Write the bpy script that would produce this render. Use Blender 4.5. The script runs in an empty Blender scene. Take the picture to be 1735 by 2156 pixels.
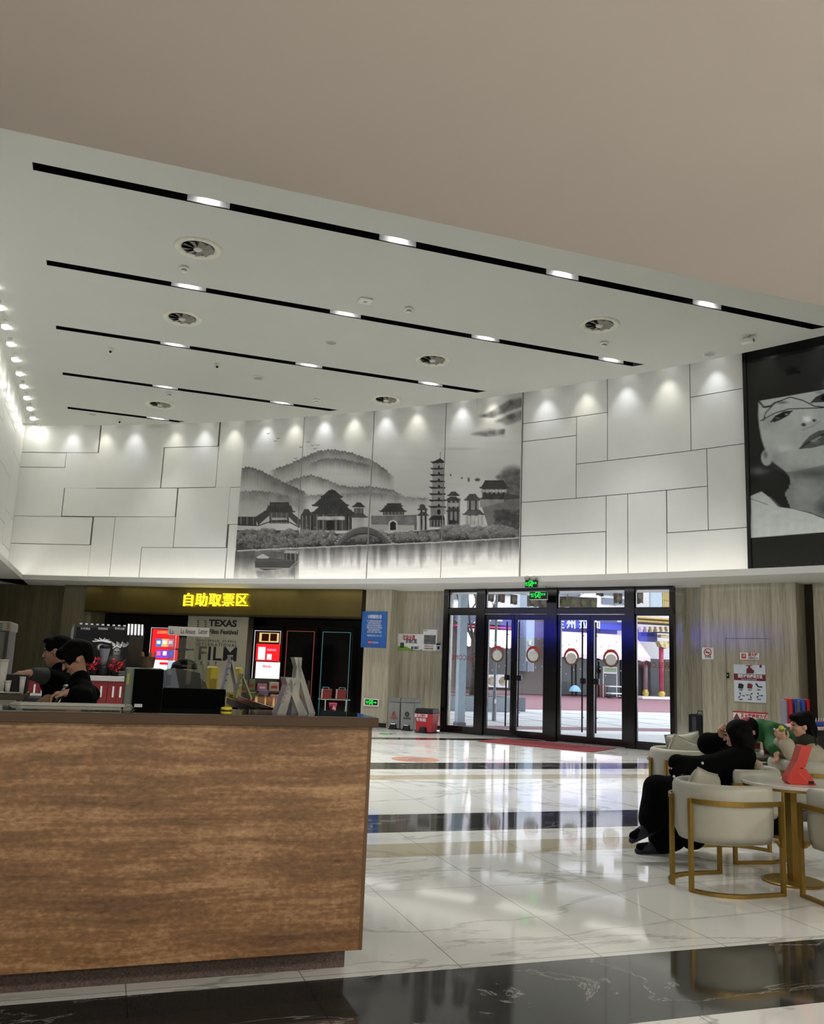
import bpy, bmesh, math, random
import numpy as np
from mathutils import Vector, Matrix, Quaternion
PI = math.pi
random.seed(7)
SC = bpy.context.scene
COL = SC.collection

# ------------------------------------------------------------------ camera
FPX, YAW, PITCH, ROLL = 1820.82558, 0.33272521, 0.17438375, 0.04009576
CAM_H = 1.5
fw = Vector((math.sin(YAW) * math.cos(PITCH), math.cos(YAW) * math.cos(PITCH), math.sin(PITCH)))
r0 = Vector((math.cos(YAW), -math.sin(YAW), 0)); u0 = r0.cross(fw)
cr = r0 * math.cos(ROLL) + u0 * math.sin(ROLL)
cu = -r0 * math.sin(ROLL) + u0 * math.cos(ROLL)
cam_data = bpy.data.cameras.new('camera'); cam = bpy.data.objects.new('camera', cam_data); COL.objects.link(cam)
cam_data.sensor_fit = 'HORIZONTAL'; cam_data.sensor_width = 36.0; cam_data.lens = FPX / 1735 * 36.0
cam_data.clip_start = 0.05; cam_data.clip_end = 400
cam.matrix_world = Matrix(((cr.x, cu.x, -fw.x, 0), (cr.y, cu.y, -fw.y, 0), (cr.z, cu.z, -fw.z, CAM_H), (0, 0, 0, 1)))
SC.camera = cam
CAM = Vector((0, 0, CAM_H))

# ------------------------------------------------------------------ world, exposure
SC.view_settings.view_transform = 'Standard'; SC.view_settings.look = 'None'
SC.view_settings.exposure = 1.38; SC.view_settings.gamma = 1.0; SC.view_settings.use_curve_mapping = False
world = bpy.data.worlds.new('overcast_sky'); SC.world = world; world.use_nodes = True
wn = world.node_tree.nodes; wl = world.node_tree.links
bgn = wn['Background']; bgn.inputs['Strength'].default_value = 1.1
bgn.inputs['Color'].default_value = (0.93, 0.95, 1.0, 1)

# ------------------------------------------------------------------ lamp builders (hall lamps and added unseen area lamps)
def area(name, loc, size, power, color=(1, 1, 1), rot=(0, 0, 0), sizey=None, spread=PI):
    l = bpy.data.lights.new(name, 'AREA'); l.energy = power; l.color = color; l.size = size; l.spread = spread
    if sizey: l.shape = 'RECTANGLE'; l.size_y = sizey
    o = bpy.data.objects.new(name, l); COL.objects.link(o); o.location = loc; o.rotation_euler = rot
    return o
def spot(name, loc, power, angle, blend=0.6, color=(1, 1, 1), rot=(0, 0, 0), size=0.05):
    l = bpy.data.lights.new(name, 'SPOT'); l.energy = power; l.color = color; l.spot_size = angle; l.spot_blend = blend; l.shadow_soft_size = size
    o = bpy.data.objects.new(name, l); COL.objects.link(o); o.location = loc; o.rotation_euler = rot
    return o
P_SLOT, P_WASH, P_LEFT, P_FRONT, E_COVE = 285.0, 15.0, 15.0, 43.0, 5.6

# ------------------------------------------------------------------ pixel -> place (for laying out what was measured on the photo)
def ray(px, py):
    return fw + cr * ((px - 867.5) / FPX) - cu * ((py - 1078.0) / FPX)
def onz(px, py, z=0.0):
    d = ray(px, py); t = (z - CAM_H) / d.z
    return CAM + d * t
def at_depth(px, py, Y):
    d = ray(px, py); return CAM + d * (Y / d.y)
def at_dist(px, py, D):                      # D measured along the viewing axis
    return CAM + ray(px, py) * D
ARC_C = Vector((-14.99, -1.67)); R0 = 29.72
def cyl(px, py, R):
    """angle and height where the sight line meets the round wall of radius R"""
    d = ray(px, py); ox, oy = -ARC_C.x, -ARC_C.y
    a = d.x * d.x + d.y * d.y; b = 2 * (ox * d.x + oy * d.y); c = ox * ox + oy * oy - R * R
    t = (-b + math.sqrt(b * b - 4 * a * c)) / (2 * a)
    p = CAM + d * t
    return math.atan2(p.y - ARC_C.y, p.x - ARC_C.x), p.z
def arc(th, R, z=0.0):
    return Vector((ARC_C.x + R * math.cos(th), ARC_C.y + R * math.sin(th), z))
class Frame:
    """a vertical local frame: x to the right along a wall, y away from the viewer (into the wall), z up"""
    def __init__(self, org, rz):
        self.o = Vector((org[0], org[1], 0)); self.rz = rz
        self.x = Vector((math.cos(rz), math.sin(rz), 0)); self.y = Vector((-math.sin(rz), math.cos(rz), 0))
    def hit(self, px, py, d=0.0):
        rr = ray(px, py); o = self.o + self.y * d
        t = (o - CAM).dot(self.y) / rr.dot(self.y); p = CAM + rr * t
        return (p - self.o).dot(self.x), p.z
    def w(self, x, y, z=0.0):
        return self.o + self.x * x + self.y * y + Vector((0, 0, z))
def wallframe(px, R, py=1300):
    th, _ = cyl(px, py, R)
    p = arc(th, R); return Frame(p, th - PI / 2)

# ------------------------------------------------------------------ materials
MATS = {}
def lin(c):
    return tuple(((v / 255) / 12.92 if v / 255 <= 0.04045 else ((v / 255 + 0.055) / 1.055) ** 2.4) for v in c)
def pm(name, rgb, rough=0.5, metal=0.0, var=0.06, scale=8.0, bump=0.0, spec=0.5, emit=0.0, trans=0.0, stretch=(1, 1, 1), alpha=1.0, coat=0.0):
    """principled material with a little procedural variation; rgb as 8-bit sRGB"""
    if name in MATS: return MATS[name]
    m = bpy.data.materials.new(name); m.use_nodes = True; nt = m.node_tree; b = nt.nodes['Principled BSDF']
    L = lin(rgb)
    b.inputs['Roughness'].default_value = rough; b.inputs['Metallic'].default_value = metal
    b.inputs['Specular IOR Level'].default_value = spec; b.inputs['Coat Weight'].default_value = coat
    b.inputs['Transmission Weight'].default_value = trans; b.inputs['Alpha'].default_value = alpha
    tc = nt.nodes.new('ShaderNodeTexCoord'); mp = nt.nodes.new('ShaderNodeMapping'); mp.inputs['Scale'].default_value = stretch
    nz = nt.nodes.new('ShaderNodeTexNoise'); nz.inputs['Scale'].default_value = scale; nz.inputs['Detail'].default_value = 4
    nt.links.new(tc.outputs['Object'], mp.inputs['Vector']); nt.links.new(mp.outputs['Vector'], nz.inputs['Vector'])
    rp = nt.nodes.new('ShaderNodeValToRGB'); rp.color_ramp.elements[0].position = 0.3; rp.color_ramp.elements[1].position = 0.7
    rp.color_ramp.elements[0].color = tuple(v * (1 - var) for v in L) + (1,)
    rp.color_ramp.elements[1].color = tuple(min(1, v * (1 + var)) for v in L) + (1,)
    nt.links.new(nz.outputs['Fac'], rp.inputs['Fac']); nt.links.new(rp.outputs['Color'], b.inputs['Base Color'])
    if emit:
        nt.links.new(rp.outputs['Color'], b.inputs['Emission Color']); b.inputs['Emission Strength'].default_value = emit
    if bump:
        bp = nt.nodes.new('ShaderNodeBump'); bp.inputs['Strength'].default_value = bump; bp.inputs['Distance'].default_value = 0.01
        nt.links.new(nz.outputs['Fac'], bp.inputs['Height']); nt.links.new(bp.outputs['Normal'], b.inputs['Normal'])
    MATS[name] = m; return m
def vcol_mat(name, rough=0.5, emit=0.0, spec=0.3):
    if name in MATS: return MATS[name]
    m = bpy.data.materials.new(name); m.use_nodes = True; nt = m.node_tree; b = nt.nodes['Principled BSDF']
    at = nt.nodes.new('ShaderNodeVertexColor'); at.layer_name = 'print'
    nt.links.new(at.outputs['Color'], b.inputs['Base Color']); b.inputs['Roughness'].default_value = rough
    b.inputs['Specular IOR Level'].default_value = spec
    if emit:
        nt.links.new(at.outputs['Color'], b.inputs['Emission Color']); b.inputs['Emission Strength'].default_value = emit
    MATS[name] = m; return m
def node(nt, t, **kw):
    n = nt.nodes.new(t)
    for k, v in kw.items():
        if k in n.inputs: n.inputs[k].default_value = v
        else: setattr(n, k, v)
    return n
def marble(name, base, vein, joint, rough=0.07, vscale=0.55, vw=0.02, vein_amt=0.6, cloud=0.1, offs=(0.24, 0.03)):
    m = bpy.data.materials.new(name); m.use_nodes = True; nt = m.node_tree; b = nt.nodes['Principled BSDF']; lk = nt.links.new
    geo = node(nt, 'ShaderNodeNewGeometry')
    mp = node(nt, 'ShaderNodeMapping'); mp.inputs['Rotation'].default_value = (0, 0, 0.5); mp.inputs['Scale'].default_value = (0.6, 1.5, 1)
    lk(geo.outputs['Position'], mp.inputs['Vector'])
    n1 = node(nt, 'ShaderNodeTexNoise', Scale=vscale, Detail=7.0, Roughness=0.62, Distortion=0.8); lk(mp.outputs['Vector'], n1.inputs['Vector'])
    s = node(nt, 'ShaderNodeMath', operation='SUBTRACT'); s.inputs[1].default_value = 0.5; lk(n1.outputs['Fac'], s.inputs[0])
    ab = node(nt, 'ShaderNodeMath', operation='ABSOLUTE'); lk(s.outputs[0], ab.inputs[0])
    mr = node(nt, 'ShaderNodeMapRange'); mr.inputs['From Min'].default_value = 0; mr.inputs['From Max'].default_value = vw
    mr.inputs['To Min'].default_value = vein_amt; mr.inputs['To Max'].default_value = 0; lk(ab.outputs[0], mr.inputs['Value'])
    n2 = node(nt, 'ShaderNodeTexNoise', Scale=1.3, Detail=3.0); lk(geo.outputs['Position'], n2.inputs['Vector'])
    mu = node(nt, 'ShaderNodeMath', operation='MULTIPLY'); lk(mr.outputs[0], mu.inputs[0]); lk(n2.outputs['Fac'], mu.inputs[1])
    mu2 = node(nt, 'ShaderNodeMath', operation='MULTIPLY'); mu2.inputs[1].default_value = 1.6; lk(mu.outputs[0], mu2.inputs[0]); mu2.use_clamp = True
    mx0 = node(nt, 'ShaderNodeMix', data_type='RGBA'); lk(n2.outputs['Fac'], mx0.inputs[0])
    mx0.inputs[6].default_value = tuple(v * (1 - cloud) for v in lin(base)) + (1,); mx0.inputs[7].default_value = tuple(min(1, v * (1 + cloud)) for v in lin(base)) + (1,)
    mx = node(nt, 'ShaderNodeMix', data_type='RGBA'); lk(mu2.outputs[0], mx.inputs[0]); lk(mx0.outputs[2], mx.inputs[6]); mx.inputs[7].default_value = lin(vein) + (1,)
    # tile joints: distance to the nearest grid line in x and y
    sx = node(nt, 'ShaderNodeSeparateXYZ'); lk(geo.outputs['Position'], sx.inputs[0])
    def line(out, off, per, w):
        a = node(nt, 'ShaderNodeMath', operation='SUBTRACT'); a.inputs[1].default_value = off - per * 40; lk(out, a.inputs[0])
        mo = node(nt, 'ShaderNodeMath', operation='MODULO'); mo.inputs[1].default_value = per; lk(a.outputs[0], mo.inputs[0])
        lt = node(nt, 'ShaderNodeMath', operation='LESS_THAN'); lt.inputs[1].default_value = w; lk(mo.outputs[0], lt.inputs[0])
        return lt
    jx = line(sx.outputs['X'], offs[0], 0.81, 0.006); jy = line(sx.outputs['Y'], offs[1], 1.45, 0.006)
    mxj = node(nt, 'ShaderNodeMath', operation='MAXIMUM'); lk(jx.outputs[0], mxj.inputs[0]); lk(jy.outputs[0], mxj.inputs[1])
    mf = node(nt, 'ShaderNodeMix', data_type='RGBA'); lk(mxj.outputs[0], mf.inputs[0]); lk(mx.outputs[2], mf.inputs[6]); mf.inputs[7].default_value = lin(joint) + (1,)
    lk(mf.outputs[2], b.inputs['Base Color'])
    b.inputs['Roughness'].default_value = rough; b.inputs['IOR'].default_value = 1.55
    n3 = node(nt, 'ShaderNodeTexNoise', Scale=1.6, Detail=1.0); lk(geo.outputs['Position'], n3.inputs['Vector'])
    bp = node(nt, 'ShaderNodeBump', Strength=0.04, Distance=0.02); lk(n3.outputs['Fac'], bp.inputs['Height']); lk(bp.outputs['Normal'], b.inputs['Normal'])
    MATS[name] = m; return m
def streak_stone(name, c1, c2, c3, vertical=True, rough=0.2, fine=60.0, coarse=5.0, squash=0.05, bump=0.0):
    m = bpy.data.materials.new(name); m.use_nodes = True; nt = m.node_tree; b = nt.nodes['Principled BSDF']; lk = nt.links.new
    tc = node(nt, 'ShaderNodeTexCoord'); mp = node(nt, 'ShaderNodeMapping')
    mp.inputs['Scale'].default_value = (1, 1, squash) if vertical else (squash, squash, 1)
    n0 = node(nt, 'ShaderNodeTexNoise', Scale=2.2, Detail=3.0); lk(tc.outputs['Object'], n0.inputs['Vector'])
    ml = node(nt, 'ShaderNodeVectorMath', operation='MULTIPLY_ADD'); ml.inputs[1].default_value = (0.02, 0.02, 0.0) if vertical else (0, 0, 0.1)
    lk(n0.outputs['Color'], ml.inputs[0]); lk(tc.outputs['Object'], ml.inputs[2]); lk(ml.outputs[0], mp.inputs['Vector'])
    na = node(nt, 'ShaderNodeTexNoise', Scale=fine, Detail=3.0, Roughness=0.6); nb = node(nt, 'ShaderNodeTexNoise', Scale=coarse, Detail=5.0, Roughness=0.65)
    lk(mp.outputs['Vector'], na.inputs['Vector']); lk(mp.outputs['Vector'], nb.inputs['Vector'])
    ad = node(nt, 'ShaderNodeMath', operation='ADD'); lk(na.outputs['Fac'], ad.inputs[0]); lk(nb.outputs['Fac'], ad.inputs[1])
    hv = node(nt, 'ShaderNodeMath', operation='MULTIPLY'); hv.inputs[1].default_value = 0.5; lk(ad.outputs[0], hv.inputs[0])
    rp = node(nt, 'ShaderNodeValToRGB'); e = rp.color_ramp.elements; e[0].position = 0.36; e[1].position = 0.66
    e[0].color = lin(c1) + (1,); e[1].color = lin(c3) + (1,); k = e.new(0.5); k.color = lin(c2) + (1,)
    lk(hv.outputs[0], rp.inputs['Fac']); lk(rp.outputs['Color'], b.inputs['Base Color'])
    b.inputs['Roughness'].default_value = rough
    if bump:
        bp = node(nt, 'ShaderNodeBump', Strength=bump, Distance=0.004); lk(hv.outputs[0], bp.inputs['Height']); lk(bp.outputs['Normal'], b.inputs['Normal'])
    MATS[name] = m; return m
def glass_mat(name, tint=(1, 1, 1), refl=1.0, rough=0.0):
    m = bpy.data.materials.new(name); m.use_nodes = True; nt = m.node_tree; lk = nt.links.new; nt.nodes.remove(nt.nodes['Principled BSDF'])
    out = nt.nodes['Material Output']; t = node(nt, 'ShaderNodeBsdfTransparent'); t.inputs[0].default_value = tint + (1,)
    g = node(nt, 'ShaderNodeBsdfGlossy', Roughness=rough); f = node(nt, 'ShaderNodeFresnel', IOR=1.5)
    mu = node(nt, 'ShaderNodeMath', operation='MULTIPLY'); mu.inputs[1].default_value = refl; lk(f.outputs[0], mu.inputs[0])
    mx = node(nt, 'ShaderNodeMixShader'); lk(mu.outputs[0], mx.inputs[0]); lk(t.outputs[0], mx.inputs[1]); lk(g.outputs[0], mx.inputs[2]); lk(mx.outputs[0], out.inputs['Surface'])
    MATS[name] = m; return m
def emit_mat(name, rgb, s=1.0):
    if name in MATS: return MATS[name]
    m = bpy.data.materials.new(name); m.use_nodes = True; nt = m.node_tree; nt.nodes.remove(nt.nodes['Principled BSDF'])
    e = node(nt, 'ShaderNodeEmission', Strength=s); e.inputs[0].default_value = lin(rgb) + (1,); nt.links.new(e.outputs[0], nt.nodes['Material Output'].inputs['Surface'])
    MATS[name] = m; return m

# ------------------------------------------------------------------ mesh builder
class MB:
    def __init__(self): self.v = []; self.f = []; self.mi = []; self.M = None; self.m = 0
    def add(self, verts, faces):
        n = len(self.v)
        self.v += [tuple(self.M @ Vector(p)) if self.M else tuple(p) for p in verts]
        self.f += [tuple(i + n for i in f) for f in faces]; self.mi += [self.m] * len(faces); return self
    def box(self, x0, x1, y0, y1, z0, z1):
        v = [(x, y, z) for z in (z0, z1) for y in (y0, y1) for x in (x0, x1)]
        return self.add(v, [(0, 2, 3, 1), (4, 5, 7, 6), (0, 1, 5, 4), (2, 6, 7, 3), (0, 4, 6, 2), (1, 3, 7, 5)])
    def hexa(self, b, t):                         # bottom 4 and top 4 corners, counter-clockwise seen from above
        return self.add(list(b) + list(t), [(3, 2, 1, 0), (4, 5, 6, 7), (0, 1, 5, 4), (1, 2, 6, 5), (2, 3, 7, 6), (3, 0, 4, 7)])
    def quad(self, a, b, c, d): return self.add([a, b, c, d], [(0, 1, 2, 3)])
    def prism(self, poly, y0, y1):                # polygon in xz, extruded along y
        n = len(poly); v = [(x, y0, z) for x, z in poly] + [(x, y1, z) for x, z in poly]
        return self.add(v, [tuple(range(n)), tuple(range(2 * n - 1, n - 1, -1))] + [(i, i + n, (i + 1) % n + n, (i + 1) % n) for i in range(n)])
    def prismz(self, poly, z0, z1):               # polygon in xy, extruded along z
        n = len(poly); v = [(x, y, z0) for x, y in poly] + [(x, y, z1) for x, y in poly]
        return self.add(v, [tuple(range(n - 1, -1, -1)), tuple(range(n, 2 * n))] + [(i, (i + 1) % n, (i + 1) % n + n, i + n) for i in range(n)])
    def lathe(self, prof, n=24, c=(0, 0, 0), axis='z'):   # (r, h) profile
        v = []; f = []
        for r, h in prof:
            for i in range(n):
                a = 2 * PI * i / n; x, y = r * math.cos(a), r * math.sin(a)
                v.append((c[0] + x, c[1] + y, c[2] + h) if axis == 'z' else ((c[0] + x, c[1] + h, c[2] - y) if axis == 'y' else (c[0] + h, c[1] + x, c[2] + y)))
        for k in range(len(prof) - 1):
            for i in range(n):
                j = (i + 1) % n; f.append((k * n + i, k * n + j, (k + 1) * n + j, (k + 1) * n + i))
        f.append(tuple(range(n - 1, -1, -1))); f.append(tuple((len(prof) - 1) * n + i for i in range(n)))
        return self.add(v, f)
    def cyl(self, c, r, h, n=20, axis='z'): return self.lathe([(r, 0), (r, h)], n, c, axis)
    def disc(self, c, r, n=20, axis='y'):
        v = []
        for i in range(n):
            a = 2 * PI * i / n
            v.append((c[0] + r * math.cos(a), c[1], c[2] + r * math.sin(a)) if axis == 'y' else (c[0] + r * math.cos(a), c[1] + r * math.sin(a), c[2]))
        return self.add(v, [tuple(range(n))])
    def ring(self, c, r0, r1, y0, y1, n=24):      # flat ring in xz, between y0 and y1
        v = []; f = []
        for i in range(n):
            a = 2 * PI * i / n; ca, sa = math.cos(a), math.sin(a)
            v += [(c[0] + r * ca, y, c[1] + r * sa) for r, y in ((r0, y0), (r1, y0), (r1, y1), (r0, y1))]
        for i in range(n):
            a, b = 4 * i, 4 * ((i + 1) % n)
            f += [(a + k, b + k, b + (k + 1) % 4, a + (k + 1) % 4) for k in range(4)]
        return self.add(v, f)
    def tube(self, pts, rad, n=8, cap=True, sq=None):     # swept tube; sq=(w,h) gives a flat bar
        pts = [Vector(p) for p in pts]; rads = rad if isinstance(rad, (list, tuple)) else [rad] * len(pts)
        v = []; f = []; up = None
        for i, p in enumerate(pts):
            t = (pts[min(i + 1, len(pts) - 1)] - pts[max(i - 1, 0)]).normalized()
            if up is None:
                up = Vector((0, 0, 1)) if abs(t.z) < 0.9 else Vector((0, 1, 0))
            s = t.cross(up).normalized(); up = s.cross(t).normalized()
            if sq:
                k = 1.0
                if 0 < i < len(pts) - 1:
                    c = (pts[i] - pts[i - 1]).normalized().dot((pts[i + 1] - pts[i]).normalized()); k = 1 / max(0.5, math.sqrt(max(0.0, (1 + c) / 2)))
                w, h = sq
                v += [tuple(p + s * a * w / 2 * k + up * b * h / 2 * k) for a, b in ((-1, -1), (1, -1), (1, 1), (-1, 1))]; m = 4
            else:
                v += [tuple(p + (s * math.cos(2 * PI * j / n) + up * math.sin(2 * PI * j / n)) * rads[i]) for j in range(n)]; m = n
        for i in range(len(pts) - 1):
            f += [(i * m + j, i * m + (j + 1) % m, (i + 1) * m + (j + 1) % m, (i + 1) * m + j) for j in range(m)]
        if cap: f += [tuple(range(m - 1, -1, -1)), tuple((len(pts) - 1) * m + j for j in range(m))]
        return self.add(v, f)
    def ball(self, c, r, n=14, k=9):
        rr = r if isinstance(r, (tuple, list)) else (r, r, r); v = []; f = []
        for i in range(1, k):
            ph = PI * i / k
            for j in range(n):
                a = 2 * PI * j / n; v.append((c[0] + rr[0] * math.sin(ph) * math.cos(a), c[1] + rr[1] * math.sin(ph) * math.sin(a), c[2] + rr[2] * math.cos(ph)))
        v += [(c[0], c[1], c[2] + rr[2]), (c[0], c[1], c[2] - rr[2])]; N = len(v)
        for i in range(k - 2):
            f += [(i * n + j, (i + 1) * n + j, (i + 1) * n + (j + 1) % n, i * n + (j + 1) % n) for j in range(n)]
        f += [(N - 2, j, (j + 1) % n) for j in range(n)] + [(N - 1, (k - 2) * n + (j + 1) % n, (k - 2) * n + j) for j in range(n)]
        return self.add(v, f)
    def arcbox(self, t0, t1, Ra, Rb, z0, z1, step=0.006):  # a curved slab following the round wall, radii Ra (inner) to Rb
        n = max(1, int(abs(t1 - t0) / step)); v = []; f = []
        for i in range(n + 1):
            th = t0 + (t1 - t0) * i / n
            v += [tuple(arc(th, R, z)) for R, z in ((Ra, z0), (Rb, z0), (Rb, z1), (Ra, z1))]
        for i in range(n):
            a, b = 4 * i, 4 * i + 4
            f += [(a + k, b + k, b + (k + 1) % 4, a + (k + 1) % 4) for k in range(4)]
        f += [(3, 2, 1, 0), (4 * n, 4 * n + 1, 4 * n + 2, 4 * n + 3)]
        return self.add(v, f)
    def build(self, name, mats, parent=None, bevel=0.0, smooth=False, fix=True, loc=None, rz=0.0, seg=2):
        me = bpy.data.meshes.new(name); me.from_pydata(self.v, [], self.f)
        mats = mats if isinstance(mats, (list, tuple)) else [mats]
        for m in mats: me.materials.append(m)
        if len(mats) > 1: me.polygons.foreach_set('material_index', self.mi)
        if fix or bevel:
            bm = bmesh.new(); bm.from_mesh(me)
            bmesh.ops.recalc_face_normals(bm, faces=bm.faces)
            if bevel:
                bmesh.ops.bevel(bm, geom=[e for e in bm.edges if len(e.link_faces) == 2 and e.calc_face_angle(0) > 0.5], offset=bevel, segments=seg, affect='EDGES', profile=0.5, clamp_overlap=True)
            bm.to_mesh(me); bm.free()
        if smooth: me.polygons.foreach_set('use_smooth', [True] * len(me.polygons))
        me.update()
        o = bpy.data.objects.new(name, me); COL.objects.link(o)
        if parent: o.parent = parent
        if loc is not None: o.location = loc
        if rz: o.rotation_euler = (0, 0, rz)
        return o
def tag(o, label, cat, group=None):
    o['label'] = label; o['category'] = cat
    if group: o['group'] = group
    return o
def thing(name, label, cat, loc=(0, 0, 0), rz=0.0, group=None):
    o = bpy.data.objects.new(name, None); COL.objects.link(o); o.empty_display_size = 0.1
    o.location = loc; o.rotation_euler = (0, 0, rz); return tag(o, label, cat, group)
def struct(o, kind='structure'):
    o['kind'] = kind; return o
def dup(root, loc, rz=None, label=None, group=None):
    r = root.copy(); COL.objects.link(r); r.location = loc
    if rz is not None: r.rotation_euler = (0, 0, rz)
    if label: r['label'] = label
    if group: r['group'] = group
    for ch in list(root.children):
        c = ch.copy(); COL.objects.link(c); c.parent = r
        for g in list(ch.children):
            d = g.copy(); COL.objects.link(d); d.parent = c
    return r
def lettering(name, s, size, mat, parent=None, loc=(0, 0, 0), rot=(PI / 2, 0, 0), align='CENTER', extrude=0.002, bold=0.0, sx=1.0, space=1.0, fit=None, mirror=False):
    """writing as a mesh; stands upright facing -y by default"""
    cu_ = bpy.data.curves.new(name, 'FONT'); cu_.body = s; cu_.size = size; cu_.extrude = extrude; cu_.offset = bold
    cu_.align_x = align; cu_.align_y = 'CENTER'; cu_.resolution_u = 3; cu_.space_character = space
    t = bpy.data.objects.new(name + '_curve', cu_); COL.objects.link(t)
    dg = bpy.context.evaluated_depsgraph_get(); dg.update()
    me = bpy.data.meshes.new_from_object(t.evaluated_get(dg), depsgraph=dg)
    bpy.data.objects.remove(t); me.name = name
    if len(me.vertices) and fit:
        xs = [v.co.x for v in me.vertices]; sx = fit / max(1e-6, max(xs) - min(xs))
    for v in me.vertices: v.co.x *= sx * (-1 if mirror else 1)
    me.materials.clear(); me.materials.append(mat)
    o = bpy.data.objects.new(name, me); COL.objects.link(o)
    if parent: o.parent = parent
    o.location = loc; o.rotation_euler = rot; return o
def painted(name, img, P, mat, parent=None, back=None):
    """a printed sheet: img is rows x cols x 3 (sRGB 0..1, row 0 at the top); P(u, v) gives the place of each print dot"""
    h, w = img.shape[:2]
    vs = [tuple(P((j + 0.0) / (w - 1), 1 - i / (h - 1))) for i in range(h) for j in range(w)]
    fs = [(i * w + j, (i + 1) * w + j, (i + 1) * w + j + 1, i * w + j + 1) for i in range(h - 1) for j in range(w - 1)]
    n = len(vs)


    me = bpy.data.meshes.new(name); me.from_pydata(vs, [], fs); me.materials.append(mat)
    ca = me.color_attributes.new('print', 'FLOAT_COLOR', 'POINT')
    c = np.ones((n, 4), np.float32); s = np.clip(img.reshape(-1, 3), 0, 1)
    c[:, :3] = np.where(s <= 0.04045, s / 12.92, ((s + 0.055) / 1.055) ** 2.4)
    ca.data.foreach_set('color', c.ravel()); me.update()
    o = bpy.data.objects.new(name, me); COL.objects.link(o)
    if parent: o.parent = parent
    return o
# ================================================================== THE ROOM
ZC, ZL, ZS = 7.45, 3.40, 3.30              # ceiling, top of ledge lip, underside of ledge
TH_L = math.acos((-2.6 - ARC_C.x) / R0); TH_R = math.radians(8)
XL = -2.6; SLAB_Y = 3.11
white_panel = pm('white_wall_panel', (224, 225, 221), 0.45, var=0.015, scale=3)
joint_grey = pm('panel_joint_shadow_gap', (96, 96, 92), 0.8)
ceil_white = pm('matt_ceiling_paint', (190, 192, 185), 0.8, var=0.01, scale=2)
slab_paint = pm('greige_ceiling_paint', (178, 169, 161), 0.85, var=0.03, scale=1.2)
lip_paint = pm('ledge_paint', (205, 204, 198), 0.6, var=0.01)
slot_black = pm('slot_black', (14, 14, 14), 0.3, var=0.1)
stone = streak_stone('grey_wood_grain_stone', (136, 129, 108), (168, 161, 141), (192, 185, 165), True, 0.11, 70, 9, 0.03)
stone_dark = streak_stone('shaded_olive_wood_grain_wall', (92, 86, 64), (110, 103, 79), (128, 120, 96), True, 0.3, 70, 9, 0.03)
black_base = pm('black_skirting_stone', (18, 18, 18), 0.15, var=0.2)
black_frame = pm('black_aluminium', (12, 12, 14), 0.12, 0.0, var=0.1, spec=0.6)
black_gloss = pm('black_gloss_panel', (7, 7, 8), 0.12, var=0.2)
bronze = pm('brushed_bronze_sheet', (118, 104, 56), 0.28, 0.85, var=0.06, scale=2, stretch=(1, 1, 0.2))
marble_white = marble('white_polished_marble', (232, 232, 226), (140, 140, 134), (150, 150, 146), 0.055, 0.5, 0.018, 0.62, 0.05)
marble_black = marble('black_polished_marble', (50, 50, 47), (176, 174, 168), (30, 30, 29), 0.06, 1.1, 0.008, 0.75, 0.22)
marble_tan = marble('beige_polished_marble', (196, 188, 164), (140, 130, 105), (150, 145, 130), 0.06, 0.8, 0.02, 0.5, 0.06)
win_glass = glass_mat('clear_door_glass', (0.93, 0.95, 0.96), 1.0)

# floor: white marble with dark and beige cross bands (one mesh, three stones)
fl = MB()
bands = [(-7.2, 3.52, 0), (3.52, 4.33, 1), (4.33, 6.80, 0), (6.80, 7.28, 2), (7.28, 7.76, 0), (7.76, 8.67, 1), (8.67, 11.2, 0), (11.2, 11.65, 2), (11.65, 12.28, 0), (12.28, 13.08, 1), (13.08, 17.0, 0), (17.0, 17.45, 1), (17.45, 22, 0), (22, 31, 0)]
for a, b, m in bands:
    xa, xb = min(17.2, (29.18 - a) / 1.32), min(17.2, (29.18 - b) / 1.32); fl.m = m; fl.quad((-3.4, a, 0), (xa, a, 0), (xb, b, 0), (-3.4, b, 0))
struct(fl.build('floor', [marble_white, marble_black, marble_tan], fix=False))

# high ceiling, pierced by five long light slots
slots = []                                   # y0, y1, x right end at y0, x right end at y1
for y, xr in ((11.0, 11.05), (13.88, 9.38), (16.77, 7.3), (19.66, 4.7), (22.5, 1.37)):
    slots.append((y - 0.095, y + 0.095, xr + 0.07, xr - 0.07))
ce = MB(); X0, DEP = -2.24, 0.16; cur = SLAB_Y; RCE = 29.32
def xarc(y): return max(X0, ARC_C.x + math.sqrt(max(0.0, RCE * RCE - (y - ARC_C.y) ** 2)))
def cband(x0a, x0b, ya, yb):
    n = max(1, int((yb - ya) / 0.2))
    for k in range(n):
        u, v = k / n, (k + 1) / n; a, b_ = ya + (yb - ya) * u, ya + (yb - ya) * v
        ce.quad((x0a + (x0b - x0a) * u, a, ZC), (x0a + (x0b - x0a) * v, b_, ZC), (xarc(b_), b_, ZC), (xarc(a), a, ZC))
for y0, y1, xa, xb in slots:
    ce.m = 0
    cband(X0, X0, cur, y0)
    ce.quad((X0, y0, ZC), (X0, y1, ZC), (-1.4, y1, ZC), (-1.4, y0, ZC))
    cband(xa, xb, y0, y1); cur = y1
    ce.m = 1; t = ZC + DEP
    ce.quad((-1.4, y0, t), (-1.4, y1, t), (xb, y1, t), (xa, y0, t))
    ce.quad((-1.4, y0, ZC), (xa, y0, ZC), (xa, y0, t), (-1.4, y0, t)); ce.quad((-1.4, y1, ZC), (xb, y1, ZC), (xb, y1, t), (-1.4, y1, t))
    ce.quad((-1.4, y0, ZC), (-1.4, y1, ZC), (-1.4, y1, t), (-1.4, y0, t)); ce.quad((xa, y0, ZC), (xb, y1, ZC), (xb, y1, t), (xa, y0, t))
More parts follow.
